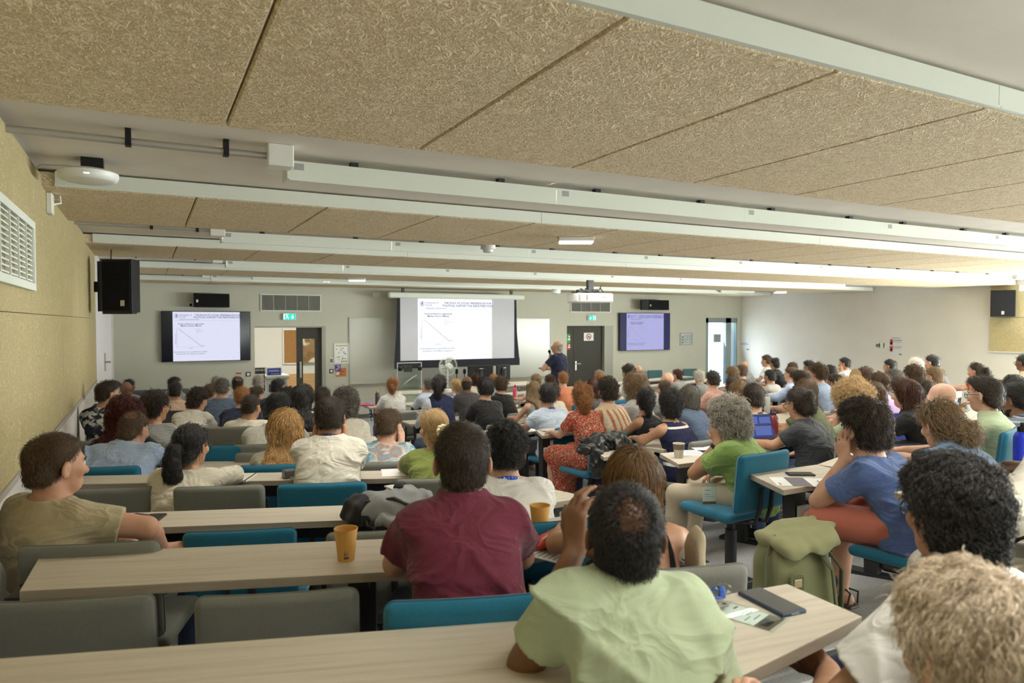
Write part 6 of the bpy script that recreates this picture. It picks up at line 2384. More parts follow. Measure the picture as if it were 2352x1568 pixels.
for i, (p0, p1, n0_, n1_, lab, xe, legs, sk) in enumerate((
        ((94, 1272), (876, 1237), (56, 1349), (954, 1310), 'second long desk from the bottom with the lone orange cup', None, (.06, .80), (0, 0)),
        ((356, 1175), (700, 1163), (352, 1224), (700, 1215), 'third long desk from the bottom with a grey backpack on it', -.44, (.2, .8), (.05, .0)),
        ((202, 1092), (660, 1084), (195, 1120), (664, 1110), 'fourth long desk from the bottom, behind the off-white t-shirt', -.44, (.1, .5, .9), (.05, 0)),
        ((484, 1059), (596, 1058), (484, 1083), (596, 1081), 'fifth long desk from the bottom, before the tie-dye shirt', -.44, (.1, .5, .9), (.05, 0)))):
    z = LZ[i + 1]
    a, b = on_z(*p0, z), on_z(*p1, z)
    c, e = on_z(*n0_, z), on_z(*n1_, z)
    if xe is not None:
        a = line_x(a, b, xe)
    u = (b - a).normalized()
    rend = {0: 1010, 1: 1040, 2: 1010, 3: 960}[i]
    for it in range(30):
        pass
    # extend to the aisle side
    k = 0.0
    while pix(a + u * k)[0] < rend and k < 6:
        k += .01
    b2 = a + u * k
    dpt = abs((e - a).cross(u).z)
    sk0 = (c - a).dot(u) if xe is None else .08
    desk(lab, xy(a), xy(b2), dpt, z, (sk0, .05), legs)
    DZ[('L', i + 1)] = z
    if i in (0, 1):
        # wing turned towards the front, hidden mostly behind the sitters
        w = Vector((math.cos(RAD(2)), math.sin(RAD(2)), 0))
        Lw = {0: .62, 1: .55}[i]
        desk(('short right wing of the second desk with the newspaper and red pouch', 'short right wing of the third desk under the bright lanyard')[i], xy(b2 + w * .004), xy(b2 + w * Lw), dpt, z, (.06, .08), (.85,))
DZ[('L', 0)] = LZ[0]
LNAMES = ['sixth desk from the bottom at left', 'seventh desk from the bottom at left', 'eighth desk from the bottom at left, behind rows of heads', 'ninth desk from the bottom at left, behind rows of heads', 'tenth desk from the bottom at left, just behind the front row', 'left front desk but one', 'left front desk nearest the doorway']
for j, far in enumerate(L_FAR[5:]):
    a = Vector((NL[0] * far, NL[1] * far, 0))
    t = Vector((TL[0], TL[1], 0))
    k0 = (-.44 - a.x) / t.x
    k1 = (2.05 - a.x) / t.x
    A_, B_ = a + t * k0, a + t * k1
    z = floor_z(*xy((A_ + B_) / 2)) + .74
    DZ[('L', 5 + j)] = z
    desk('long ash desk, ' + LNAMES[j], xy(A_), xy(B_), .36, z, (.1, .06), (.12, .5, .88))

# right block
RN = ['ending behind the wavy dark hair', 'holding the dark violet flyer at the aisle', 'holding the brown paper cup at the aisle', 'with the black jacket at the aisle', 'at the left elbow of the floral dress', 'sixth from the camera in the middle', 'seventh from the camera in the middle', 'eighth from the camera in the middle', 'ninth from the camera in the middle', 'with the pink pouch and hanging lanyard']
for j, far in enumerate(R_FAR):
    x0 = (2.92, 3.08, 3.30, 3.28, 3.42, 3.1, 3.2, 3.1, 3.2, 2.9)[j]
    zz = floor_z(4.2, far - .3) + .74
    if j == 0:
        zz = 1.36
    if j < 5:
        c0 = ((2030, 1124), (1721, 1088), (1515, 1041), (1360, 1029), (1231, 987))[j]
        pp = on_z(*c0, zz)
        x0 = pp.x
        far = pp.y if j else far
    if j == 9:
        x0 = on_z(821, 925, zz).x
    DZ[('R', j)] = zz
    sk = -.14 if j < 5 else 0
    desk('ash desk in the right block ' + RN[j], (x0, far), (3.7 + (.35 if j == 0 else 0), far), .37, zz, (sk, 0), (.3,), (0,))
    e = Vector((1, .30, 0)).normalized()
    k_ = 1 if j == 0 else 2 if j < 3 else 3
    n = 2.9 * k_
    b = Vector((3.704 + (.35 if j == 0 else 0), far, 0))
    for m in range(k_):
        nm = RN[j].split(', its')[0].replace(' at the aisle', '')
        desk('%s angled desk right of the one %s' % (('inner', 'middle', 'outer')[m] if k_ == 3 else ('inner', 'outer')[m], nm), xy(b + e * (n * m / k_ + .004)), xy(b + e * (n * (m + 1) / k_)), .37, zz, (0, 0), (.15, .85))


def on_desk(px, py, key):
    """Point of the nearest desk top of that block under a pixel of the photograph."""
    blk = key[0]
    rows = L_FAR if blk == 'L' else R_FAR
    best = None
    for j in range(5 if blk == 'L' else 0, len(rows)):
        if (blk, j) not in DZ or abs(j - key[1]) > (key[2] if len(key) > 2 else 2):
            continue
        z = DZ[(blk, j)]
        p = on_z(px, py, z)
        v = (p.x * NL[0] + p.y * NL[1]) if blk == 'L' else qr(p.x, p.y)
        e = max(0, v - rows[j] + .07, rows[j] - .29 - v)
        if best is None or e < best[0]:
            best = (e, j, p, v)
    e, j, p, v = best
    vt = min(max(v, rows[j] - .29), rows[j] - .07)
    for _ in range(60):
        v = (p.x * NL[0] + p.y * NL[1]) if blk == 'L' else qr(p.x, p.y)
        d = Vector((p.x, p.y, 0)).normalized()
        p = p + d * (vt - v) * .7
    p.z = DZ[(blk, j)]
    return p


# ================================================================ CHAIRS


def chair_proto(kind):
    m = {'blue': M_BLUECH, 'grey': M_GREYCH, 'teal': M_TEALCH}[kind]
    t = empty('lecture_chair')

    def curve(o):
        for v in o.data.vertices:
            v.co.y += .30 * v.co.x ** 2 - max(0, v.co.z - .46) * .10
    mb = MB().use(m).box(-.225, -.25, .47, .225, -.195, .825, .03, 4)
    bmesh.ops.subdivide_edges(mb.bm, edges=[e for e in mb.bm.edges if abs((e.verts[0].co - e.verts[1].co).x) > .3], cuts=7, use_grid_fill=True)
    o = mb.build('backrest', None, t, smooth='all')
    curve(o)
    MB().use(m).box(-.225, -.18, .40, .225, .235, .455, .026, 4).build('seat', None, t, smooth='all')
    MB().use(M_BLACK).box(-.16, -.14, .378, .16, .18, .402, .006).build('seat_pan', None, t)
    MB().use(M_BLACK).tube([(-.05, -.10, .38), (-.05, -.225, .40), (-.05, -.262, .50), (-.05, -.272, .62)], .013, 6).tube([(.05, -.10, .38), (.05, -.225, .40), (.05, -.262, .50), (.05, -.272, .62)], .013, 6).build('backrest_bracket', None, t)
    MB().use(M_BLACK).lathe([(.036, .0), (.036, .30), (.026, .30), (.026, .385)], seg=14).build('post', None, t, smooth=True)
    MB().use(M_BLACK).box(-.05, -.16, -.06, .05, .16, .018, .006).build('foot_plate', None, t)
    return t


PROTO = {'blue': chair_proto('blue'), 'grey': chair_proto('grey'), 'teal': chair_proto('teal')}
USED = set()


def chair(kind, loc, rz, lab, group='upholstered lecture chairs'):
    if kind in USED:
        c = copy_tree(PROTO[kind])
    else:
        c = PROTO[kind]
        USED.add(kind)
    c.location = loc
    c.rotation_euler = (0, 0, rz)
    return tag(c, lab, 'chair', group)


def chair_px(kind, px, py, d, lab, hd=None):
    """Empty chair whose back top centre shows at px, py."""
    p = at(px, py, d)
    al = RAD(18.4) if hd is None else hd
    f = dirv(al)
    c = p + f * .235
    zf = floor_z(c.x, c.y)
    c.z = zf + max(-.09, min(.12, p.z - .825 - zf))
    return chair(kind, c, -al, lab)


chair_px('grey', 165, 1376, 1.98, 'empty grey chair at the bottom left corner, behind the nearest desk')
chair_px('grey', 640, 1354, 1.98, 'empty grey chair behind the nearest desk, left of the blue one')
chair_px('blue', 553, 1230, 2.88, 'empty blue chair just beyond the second desk')
chair_px('grey', 878, 1222, 2.86, 'empty grey chair peeking over the second desk behind the orange cup')
chair_px('grey', 258, 1118, 3.62, 'empty grey chair beside the one with the dark ponytail')
chair_px('grey', 572, 1078, 4.5, 'empty grey chair low behind the fourth desk, left of the strawberry blond hair')
chair_px('blue', 505, 1022, 5.2, 'empty blue chair right of the glasses and dark ponytail')
chair_px('grey', 604, 1018, 5.25, 'empty grey chair left of the strawberry blond hair')
chair_px('grey', 523, 975, 6.1, 'empty grey chair beside the dark blue bottle')
for px, py, lab in ((1501, 852, 'empty teal chair against the front wall, left of two'), (1582, 848, 'empty teal chair against the front wall, right of two')):
    p = on_y(px, py, YF - .35)
    chair('teal', (p.x, p.y - .25, max(0, p.z - .825)), PI - .15, lab)
chair_px('blue', 2318, 980, 4.6, 'empty blue chair right of the dark laptop', -RAD(16))
chair_px('blue', 1752, 1037, 4.18, 'blue chair seating the person with grey curls in bright green polo', -RAD(4))
chair_px('grey', 505, 1113, 3.60, 'grey chair seating the person with the low dark ponytail')
chair_px('grey', 210, 1243, 2.36, 'grey chair seating the person in beige t-shirt at the left wall')
p = on_y(352, 893, 14.2)
t = thing('low_armchair', 'low grey armchair in the front left corner', 'armchair', (p.x + .1, 14.0, 0))
mb = MB().use(mat('charcoal upholstery', (.07, .07, .075), .9))
w = .5
mb.box(-w, -.05, .08, w, .12, p.z, .05, 3).build('backrest', None, t)
MB().use(mat('charcoal upholstery', (.07, .07, .075), .9)).box(-w + .1, .12, .1, w - .1, .7, .45, .05, 3).build('seat', None, t)
MB().use(M_BLACK).box(-w + .05, .0, 0, w - .05, .65, .1).build('plinth', None, t)

# ================================================================ SEAT EVERYBODY
FAST_ONLY = None
for (a, k), (H, hip, al, d, row) in zip(SPEC, SEATS):
    if row is not None:
        k['desk_z'] = DZ[(a[0], min(row, 11 if a[0] == 'L' else 9))] - hip.z
    elif a[0] == 'X':
        k['desk_z'] = {1437: A_Z, 1062: LZ[1], 130: LZ[2], 1455: LZ[1], 1163: LZ[2], 1985: DZ[('R', 1)], 1672: DZ[('R', 2)]}.get(a[1], hip.z + .77) - hip.z
    ps = Person(a, k, H, hip, al, d)
    ps.build()
    PEOPLE.append(ps)
    kd = k.get('chair', ('grey', 'blue', 'grey')[(a[1] // 7) % 3])
    if kd:
        c = hip.copy()
        c.z += k.get('hipup', 0)
        sub = a[10].replace('person from behind', 'person')
        chair(kd, c, -al, '%s chair seating the %s' % (kd, ' '.join(sub.split()[:11])))
# ================================================================ LECTURER
a = ('S', 1279, 780, 27, 'fringe', 'gy', 'r', 'm', 's', 'navy', 'lecturer with glasses in dark navy shirt, speaking into a microphone')
k = dict(head=-80, lean=.05, arms=('mic', 'point'), leg='char', glasses=1, pitch=2, collar=1)
H = at(1279, 797, 13.6)
al = math.atan2(H.x, H.y) - RAD(52)
hip = H - dirv(al) * .03
hip.z = 0.0
lect = Person(a, k, H, hip, al, 7.0, stand=True)
lr = lect.build()
S_, e_, w_, h_ = lect.arm[-1]
M4 = Matrix.Translation(hip) @ Matrix.Rotation(-al, 4, 'Z')
ax = Vector(h_[0]).normalized() * .6 + Vector((0, .1, .8))
gp = M4 @ Vector(w_ + h_[0] / np.linalg.norm(h_[0]) * .07 + h_[1] * .02)
mic = thing('microphone', 'black hand microphone held up by the lecturer', 'microphone', gp)
dv = (M4.to_3x3() @ Vector((.0, .25, .9))).normalized()
q4 = dv.to_track_quat('Z', 'Y').to_matrix().to_4x4()
MB().use(M_BLKPL).lathe([(.011, -.09), (.014, .02), (.017, .06)], seg=12, M=q4).build('handle', None, mic, smooth=True)
MB().use(M_GRIL).lathe([(.018, .06), (.026, .075), (.027, .095), (.018, .115), (.004, .12)], seg=12, M=q4).build('head', None, mic, smooth=True)
S_, e_, w_, h_ = lect.arm[1]
gp = M4 @ Vector(w_ + h_[0] / np.linalg.norm(h_[0]) * .12)
MB().use(M_BLKPL).box(-.015, -.06, -.01, .015, .06, .012, .005).build('remote_clicker', None, None, loc=gp, rz=-al)
tag(bpy.data.objects['remote_clicker'], 'small dark clicker in the outstretched hand of the lecturer', 'remote control')

# ================================================================ FRONT OF THE ROOM
zt = .80
fd = on_z(1120, 872, zt + .06)
Yd = 12.7
xa, xb = on_y(1112, 880, Yd).x, on_y(1245, 880, Yd).x
t = thing('presenter_desk', 'pale front desk carrying two black monitors, lettered front panel', 'desk', (xa, Yd, 0))
wd = xb - xa
MB().use(M_DESK).box(-.03, -.03, zt - .03, wd + .03, .75, zt, .004).build('table_top', None, t)
MB().use(mat('panel grey', (.40, .39, .36), .6)).box(0, 0, .05, wd, .025, zt - .03).build('front_panel', None, t)
MB().use(M_BLACK).box(0, .02, 0, .04, .7, zt - .03).build('side_panel', None, t)
MB().use(M_BLACK).box(wd - .04, .02, 0, wd, .7, zt - .03).build('side_panel', None, t)
tp = on_y(1187, 883, Yd)
text('lettering', 'Univ', .17, M_INK, t, (tp.x - xa, -.003, tp.z))
for px0, px1, py0, py1, tilt, lab in ((1075, 1133, 840, 870, 0, 'black monitor seen from behind, left of two on the front desk'), (1137, 1177, 838, 872, .35, 'black monitor seen from behind, right of two, turned aside')):
    Ym = Yd + .3
    p, q = on_y(px0, py0, Ym), on_y(px1, py1, Ym)
    w, h = q.x - p.x, .34
    t = thing('monitor', lab, 'monitor', ((p.x + q.x) / 2, Ym, zt), tilt)
    hz = p.z - zt
    MB().use(M_BLKPL).box(-w / 2, 0, max(.06, hz - h), w / 2, .035, hz, .008).build('housing', None, t)
    MB().use(M_BLKPL).box(-w * .2, -.03, hz - h * .8, w * .2, .0, hz - h * .2, .012).build('back_cover', None, t)
    MB().use(M_BLACK).box(-.035, -.05, .01, .035, -.02, hz - h * .3, .005).box(-.12, -.1, 0, .12, .1, .012, .004).build('stand', None, t)
    MB().use(M_STEEL).box(-.04, -.032, hz - .07, .04, -.03, hz - .055).build('logo', None, t)
# table for the fan beside it
xf0, xf1 = on_y(905, 890, Yd).x, on_y(1073, 890, Yd).x
t = thing('side_table', 'long dark-legged table under the fan and the clear lectern', 'table', (xf0, Yd - .1, 0))
MB().use(M_DESK).box(0, 0, .71, xf1 - xf0, .6, .74, .004).build('table_top', None, t)
for lx in (.05, xf1 - xf0 - .1):
    for ly in (.05, .5):
        MB().use(M_BLACK).box(lx, ly, 0, lx + .05, ly + .05, .71).build('leg', None, t)
# fan
fc = on_y(1028, 840, Yd + .2)
t = thing('desk_fan', 'round white desk fan with pale green blades before the projection screen', 'fan', (fc.x, Yd + .2, .74))
hz = fc.z - .74
R_ = .185
MB().use(M_WHITE).lathe([(.12, 0), (.12, .015), (.03, .03), (.018, .05), (.018, hz - .05)], seg=20).build('stand', None, t, smooth=True)
MY = Matrix.Translation((0, 0, hz)) @ Matrix.Rotation(-PI / 2, 4, 'X')
mb = MB().use(M_WHITE)
for rr, yy in ((R_, 0), (R_, .05), (R_ * .75, -.045), (R_ * .5, -.055), (R_ * .25, -.06)):
    mb.tube([MY @ Vector((rr * math.cos(a), rr * math.sin(a), -yy if yy < 0 else -yy)) for a in np.linspace(0, 2 * PI, 33)], .004 if rr == R_ else .0015, 5)
for i in range(36):
    a = 2 * PI * i / 36
    mb.tube([MY @ Vector((r_ * math.cos(a), r_ * math.sin(a), z_)) for r_, z_ in ((.03, .062), (R_ * .6, .055), (R_ * .95, .02), (R_, -.02), (R_ * .8, -.06))], .0012, 4)
mb.build('cage', None, t)
mbl = mat('pale green blade', (.45, .58, .44), .3)
for j in range(3):
    mb = MB().use(mbl)
    a0 = 2 * PI * j / 3 + .3
    rows = []
    for f in np.linspace(0, 1, 7):
        r_ = .035 + f * (R_ * .88 - .035)
        ww = .85 * math.sin(PI * (.18 + .72 * f)) + .12
        rows.append([MY @ Vector((r_ * math.cos(a0 + u * ww * 1.5 + .5 * f), r_ * math.sin(a0 + u * ww * 1.5 + .5 * f), .012 * u - .0)) for u in (-.5, -.17, .17, .5)])
    for A_, B_ in zip(rows, rows[1:]):
        for i in range(3):
            mb.quad(A_[i], B_[i], B_[i + 1], A_[i + 1])
    o = mb.build('blade', None, t, smooth='all')
    so = o.modifiers.new('t', 'SOLIDIFY')
    so.thickness = .004
MB().use(M_WHITE).lathe([(.035, -.02), (.04, .03), (.03, .068), (.005, .072)], seg=18, M=MY).lathe([(.05, -.15), (.06, -.1), (.05, -.03)], seg=18, M=MY).build('motor', None, t, smooth=True)
# desk microphones
for px, lab in ((1049, 'small black gooseneck microphone right of the fan, left of two'), (1067, 'small black gooseneck microphone beside the left monitor')):
    p = on_y(px, 856, Yd + .15)
    t = thing('table_microphone', lab, 'microphone', (p.x, Yd + .15, .74))
    MB().use(M_BLKPL).lathe([(.05, 0), (.045, .02), (.008, .025), (.008, p.z - .74)], seg=12).build('stand', None, t)
    MB().use(M_GRIL).lathe([(.02, p.z - .76), (.03, p.z - .74), (.03, p.z - .68), (.015, p.z - .66)], seg=12).build('head', None, t, smooth=True)
# clear lectern standing on the floor
p0, p1 = on_y(912, 833, 12.2), on_y(969, 878, 12.2)
t = thing('clear_lectern', 'clear acrylic lectern with black knobs in front of the whiteboard', 'lectern', (p0.x, 12.2, 0))
w = p1.x - p0.x
MB().use(M_GLASS).box(0, 0, .9, w, .012, p0.z).box(.08, -.02, 0, w - .08, -.008, p1.z + .1).box(0, .0, .86, w, .42, .875).build('panel', None, t)
MB().use(mat('acrylic edge', (.75, .78, .78), .2)).box(0, -.002, p0.z - .012, w, .014, p0.z).box(0, -.002, .88, .012, .014, p0.z).box(w - .012, -.002, .88, w, .014, p0.z).build('edge', None, t)
kz = on_y(940, 847, 12.2).z
for x in (.05, w - .05):
    MB().use(M_BLKPL).lathe([(.03, -.03), (.04, -.01), (.04, .03), (.03, .04)], (x, -.03, kz), 14).build('knob', None, t, smooth=True)
MB().use(mat('dark tablet', (.03, .028, .032), .3)).box(w * .3, .05, kz - .06, w * .65, .07, kz + .06, .006).build('control_panel', None, t)
mb = MB().use(M_PAPER)
for i in range(14):
    x = w * (.25 + .5 * i / 13)
    z = on_y(950, 881, 12.2).z + .05 * math.sin(i / 13 * 1.6) + .008 * i
    mb.box(x - .008, -.024, z - .007, x + .008, -.02, z + .007)
mb.build('dotted_print', None, t)
# photocopier and desk signs in the doorway
yc = 16.0
p0, p1 = on_y(612, 862, yc), on_y(662, 905, yc)
t = thing('photocopier', 'pale grey photocopier in the room beyond the left doorway', 'photocopier', (p0.x, yc, 0))
w = p1.x - p0.x
hh = p0.z
MB().use(mat('copier grey', (.52, .52, .48), .5)).box(0, 0, .1, w, .6, hh - .09, .02).box(-.03, -.05, hh - .08, w + .03, .6, hh, .02).build('body', None, t)
MB().use(mat('copier dark', (.06, .06, .06), .5)).box(.05, -.012, .35, w * .55, 0, hh - .2).build('paper_drawer', None, t)
for px0, py0, px1, py1, s_, m_, nm, lab, y in ((583, 845, 609, 858, 'ODUELS', mat('black board', (.02, .02, .02), .5), 'desk_sign', 'black desk sign with white lettering at the left edge of the doorway', 15.9), (614, 846, 645, 861, 'PAPIERS', mat('blue board', (.015, .035, .32), .5), 'desk_sign', 'blue desk sign lettered in white on the photocopier', 15.98)):
    p, q = on_y(px0, py0, y), on_y(px1, py1, y)
    t = thing(nm, lab, 'sign', (p.x, y, q.z))
    w, h = q.x - p.x, p.z - q.z
    MB().use(m_).box(0, 0, 0, w, .02, h, .003).build('board', None, t)
    MB().use(M_PAPER).box(-.02, .01, -.02, w + .02, .025, h + .02).build('backing', None, t)
    text('lettering', s_, h * .42, M_PAPER, t, (w * .1, -.002, h * .82))
    if 'blue' in lab:
        MB().use(M_PAPER).box(w * .25, -.002, h * .18, w * .95, 0, h * .22).build('rule', None, t)
    else:
        MB().use(M_BLACK).box(.0, .02, -q.z, .03, .05, 0).box(w - .03, .02, -q.z, w, .05, 0).build('leg', None, t)

# ================================================================ THINGS ON THE DESKS
M_CUP = mat('orange card', (.60, .33, .085), .6)
M_CUPIN = mat('cup inside', (.66, .42, .16), .6)
M_CUPB = mat('brown card', (.16, .12, .08), .6)


def cup(px, py, z, hpx, lab, m=M_CUP, h=.10, r=.037, d=None, extra=None, on='base'):
    p = on_desk(px, py, z) if isinstance(z, tuple) else on_z(px, py, z)
    t = thing('paper_cup', lab, 'cup', p)
    MB().use(m).lathe([(r * .70, 0), (r * .72, .002), (r * .985, h - .004), (r * 1.04, h - .003), (r * 1.04, h + .001), (r * .96, h), (r * .68, .006), (.001, .006)], seg=28, cap=False).build('body', None, t, smooth=True)
    MB().use(M_CUPIN).lathe([(r * .955, h - .004), (r * .69, .008)], seg=28, cap=False).build('inner_wall', None, t, smooth=True)
    return t


c = cup(795, 1285, LZ[1], 70, 'orange paper cup alone on the second desk from the bottom', h=.104, r=.0375)
# printed blocks wrapped on the cup face that turns to the back of the room
fa = math.atan2(-c.location.y, -c.location.x) + .06
for nm, col, u0, z0, z1, wu in (('print', (.45, .05, .05), -.26, .020, .033, .16), ('print', (.10, .30, .50), -.02, .020, .033, .18), ('print', (.09, .05, .02), -.30, .010, .018, .52), ('print', (.45, .16, .03), -.22, .035, .040, .06), ('print', (.45, .16, .03), .04, .035, .040, .06)):
    mb = MB().use(mat('cup print %.2f' % col[0] + '%.2f' % col[1], col, .6))
    n = 4
    for i in range(n):
        a0, a1 = fa + u0 + wu * i / n, fa + u0 + wu * (i + 1) / n
        rr = lambda z: .0375 * (.72 + (.985 - .72) * z / .1) + .0004
        mb.quad((rr(z0) * math.cos(a0), rr(z0) * math.sin(a0), z0), (rr(z0) * math.cos(a1), rr(z0) * math.sin(a1), z0), (rr(z1) * math.cos(a1), rr(z1) * math.sin(a1), z1), (rr(z1) * math.cos(a0), rr(z1) * math.sin(a0), z1))
    mb.build(nm, None, c)
cup(1240, 1224, LZ[1], 60, 'orange paper cup to the right of the maroon polo shirt', h=.104, r=.0375)


def phone(px, py, z, yaw, lab, case=(.02, .02, .022), w=.074, l=.152, dark=(.03, .026, .026), name='mobile_phone', cat='phone'):
    p = on_desk(px, py, z) if isinstance(z, tuple) else on_z(px, py, z)
    t = thing(name, lab, cat, p, yaw)
    MB().use(mat('case %.3f' % case[2], case, .4)).box(-w / 2, -l / 2, 0, w / 2, l / 2, .010, .004, 3).build('case', None, t, smooth=True)
    MB().use(mat('phone glass %.3f' % dark[0], dark, .3)).box(-w / 2 + .004, -l / 2 + .004, .0095, w / 2 - .004, l / 2 - .004, .0105).build('screen', None, t)
    return t


def yaw_px(p0, p1, z):
    a_, b_ = on_z(*p0, z), on_z(*p1, z)
    return math.atan2(b_.y - a_.y, b_.x - a_.x) - PI / 2, (b_ - a_).length, (a_ + b_) / 2


yw, ln, mid = yaw_px((1812, 1402), (1734, 1363), A_Z)
phone(1771, 1386, A_Z, yw, 'dark phone in blue case on the right wing of the nearest desk', (.03, .05, .10), .078, .158)
MB().use(mat('port', (.25, .27, .3), .4)).box(-.012, -.0805, .003, .012, -.079, .007).build('charging_port', None, bpy.data.objects[[o.name for o in S.objects if o.name.startswith('mobile_phone')][-1]])
phone(350, 1194, LZ[2], RAD(-20), 'black phone in front of the person in beige t-shirt', dark=(.012, .012, .013))
phone(318, 1187, LZ[2], RAD(40), 'small black gadget left of the phone on the third desk', w=.05, l=.08, name='gadget', cat='gadget')
phone(1838, 1090, ('R', 1), RAD(60), 'dark phone by the elbow of the blue shirt')


def sheet(px, py, z, w, l, yaw, lab, marks=(), name='paper_sheet', cat='paper', m=M_PAPER, th=.002):
    p = on_desk(px, py, z) if isinstance(z, tuple) else on_z(px, py, z)
    t = thing(name, lab, cat, p, yaw)
    MB().use(m).box(-w / 2, -l / 2, .0005, w / 2, l / 2, th).build('sheet', None, t)
    for nm, mm, rects in marks:
        mb = MB().use(mm)
        for x0, y0, x1, y1 in rects:
            mb.box(-w / 2 + x0 * w, -l / 2 + y0 * l, th, -w / 2 + x1 * w, -l / 2 + y1 * l, th + .0006)
        mb.build(nm, None, t)
    return t


# name badge with plastic sleeve and blue lanyard on the nearest desk
yw, ln, mid = yaw_px((1672, 1400), (1770, 1430), A_Z)
R3 = random.Random(5)
t = sheet(1722, 1417, A_Z, .085, .135, yw, 'name badge in a clear sleeve on the nearest desk, right wing',
          [('picture', mat('badge picture', (.10, .06, .035), .5), [(0, .72, 1, 1)]), ('picture_glow', mat('badge glow', (.62, .36, .06), .5), [(.35, .72, .85, .92)]), ('text_line', G1, [(.1, .12, .3, .16), (.1, .34, .5, .36), (.1, .42, .45, .44), (.5, .5, .85, .52), (.2, .6, .6, .62)])], name='name_badge', cat='badge')
MB().use(M_GLASS).box(-.05, -.085, .0028, .05, .078, .0033).build('sleeve', None, t)
lb = on_z(1650, 1392, A_Z)
t = thing('lanyard', 'crumpled bright blue lanyard on the nearest desk', 'lanyard', lb, RAD(20))
mb = MB().use(M_LANY)
pts = [(-.10, -.03, .003), (-.06, .02, .012), (-.02, .03, .006), (.02, .0, .016), (.06, .02, .022), (.08, .035, .012), (.05, .05, .005), (.0, .045, .012), (-.05, .05, .006), (-.09, .02, .010), (-.11, -.06, .004), (-.10, -.09, .004)]
for a_, b_ in zip(pts, pts[1:]):
    mb.tube([a_, [(u + v) / 2 + (0, 0, .006)[i] for i, (u, v) in enumerate(zip(a_, b_))], b_], .0085, 6, .25)
mb.build('ribbon', None, t, smooth='all')
MB().use(M_GLASS).ball((.055, .015, .022), .028, 2, (1.2, .8, .6)).build('plastic_bag', None, t)
MB().use(M_STEEL).tube([(-.03, -.01, .008), (-.01, -.03, .014), (.005, -.01, .010)], .003, 6).build('clip', None, t)

# newspaper and red pouch right of the maroon shirt
sheet(1262, 1262, LZ[1], .20, .28, RAD(25), 'folded newspaper on the desk right of the maroon polo shirt', [('text_line', mat('newsprint', (.3, .3, .29), .9), [(.06 + .3 * c_, .08 + .07 * r_, .30 + .3 * c_, .11 + .07 * r_) for c_ in range(3) for r_ in range(12)])], name='newspaper', cat='newspaper', m=mat('news paper', (.62, .61, .57), .9), th=.004)
p = on_z(1262, 1252, LZ[1] + .004)
t = thing('pouch', 'glossy red pouch on the newspaper', 'pouch', p, RAD(-48))
M_REDP = mat('red vinyl', (.55, .05, .035), .25)


def soft(parent, name, m, size, loc=(0, 0, 0), amp=.006, fr=40, seed=1, h=.006, pw=3.0):
    """A soft pillow-like solid."""
    sx, sy, sz = [v / 2 for v in size]
    c0 = A3(*loc) + A3(0, 0, sz)

    def f(P_):
        q = np.abs((P_ - c0) / A3(sx, sy, sz))
        return ((q ** pw).sum(1) ** (1 / pw) - 1) * min(sx, sy, sz) + amp * vnoise(P_, fr, seed)
    return mesh_obj(name, polygonise(f, c0 - A3(sx, sy, sz) * 1.25, c0 + A3(sx, sy, sz) * 1.25, h), m, parent)


soft(t, 'body', M_REDP, (.07, .16, .035), amp=.004)
MB().use(mat('pale zip', (.7, .5, .45), .4)).tube([(-.005, -.06, .037), (.005, 0, .040), (-.002, .06, .036)], .004, 6).build('zip', None, t)

# grey backpack lying on the third desk
p = on_z(905, 1196, LZ[2])
t = thing('backpack', 'grey and black backpack lying on the third desk behind the maroon shirt', 'backpack', p, RAD(8))
MG = fabric('backpack grey', (.27, .275, .285), 500, .2, .1)
MBK = fabric('backpack black', (.02, .02, .022), 500, .2, .1)
soft(t, 'body', MG, (.34, .30, .135), (0, 0, 0), .012, 22, 2, .008, 2.6)
soft(t, 'front_pocket', MG, (.30, .13, .085), (.02, -.12, 0), .010, 30, 4, .008, 2.6)
soft(t, 'back_padding', MBK, (.11, .24, .12), (-.15, .05, 0), .012, 28, 6, .008, 2.4)
MB().use(MBK).tube([(-.14, -.02, .11), (-.05, -.10, .13), (.02, -.17, .09), (.02, -.20, .02)], .016, 6, .35).tube([(.03, .02, .14), (.08, .10, .145), (.12, .13, .10)], .022, 6, .3).build('strap', None, t, smooth='all')
MB().use(M_BLKPL).tube([(-.16, -.06, .05), (-.17, -.10, .03), (-.14, -.13, .015), (-.11, -.14, .02)], .006, 6).ball((-.15, -.12, .02), .014, 1).build('buckle', None, t)
MB().use(mat('pale lining', (.6, .6, .6), .8)).box(.0, .02, .132, .05, .10, .138).build('label_patch', None, t)

# row 4 (fourth desk): notebook, camera-like gadget, keys, sheet
sheet(552, 1099, LZ[3], .13, .19, RAD(-25), 'pale notebook with a dark edge before the ponytail person', [('elastic', M_BLACK, [(.92, 0, 1, 1)])], name='notebook', cat='notebook', m=mat('pale cover', (.66, .64, .56), .7), th=.012)
p = on_z(664, 1097, LZ[3])
t = thing('recorder', 'small dark grey recorder beside the off-white t-shirt', 'gadget', p, RAD(10))
MB().use(mat('smoky plastic', (.12, .12, .125), .25)).box(-.035, -.03, 0, .035, .03, .05, .008).build('body', None, t)
MB().use(M_STEEL).tube([(.0, -.03, .01), (.02, -.07, .008), (.0, -.09, .006), (-.02, -.07, .008), (.0, -.03, .01)], .004, 6).build('key_ring', None, t)
sheet(905, 1085, LZ[3], .15, .21, RAD(-15), 'white sheet in front of the moss green blouse')
sheet(505, 1004, ('L', 5), .2, .24, RAD(20), 'white papers before the cropped-haired person')


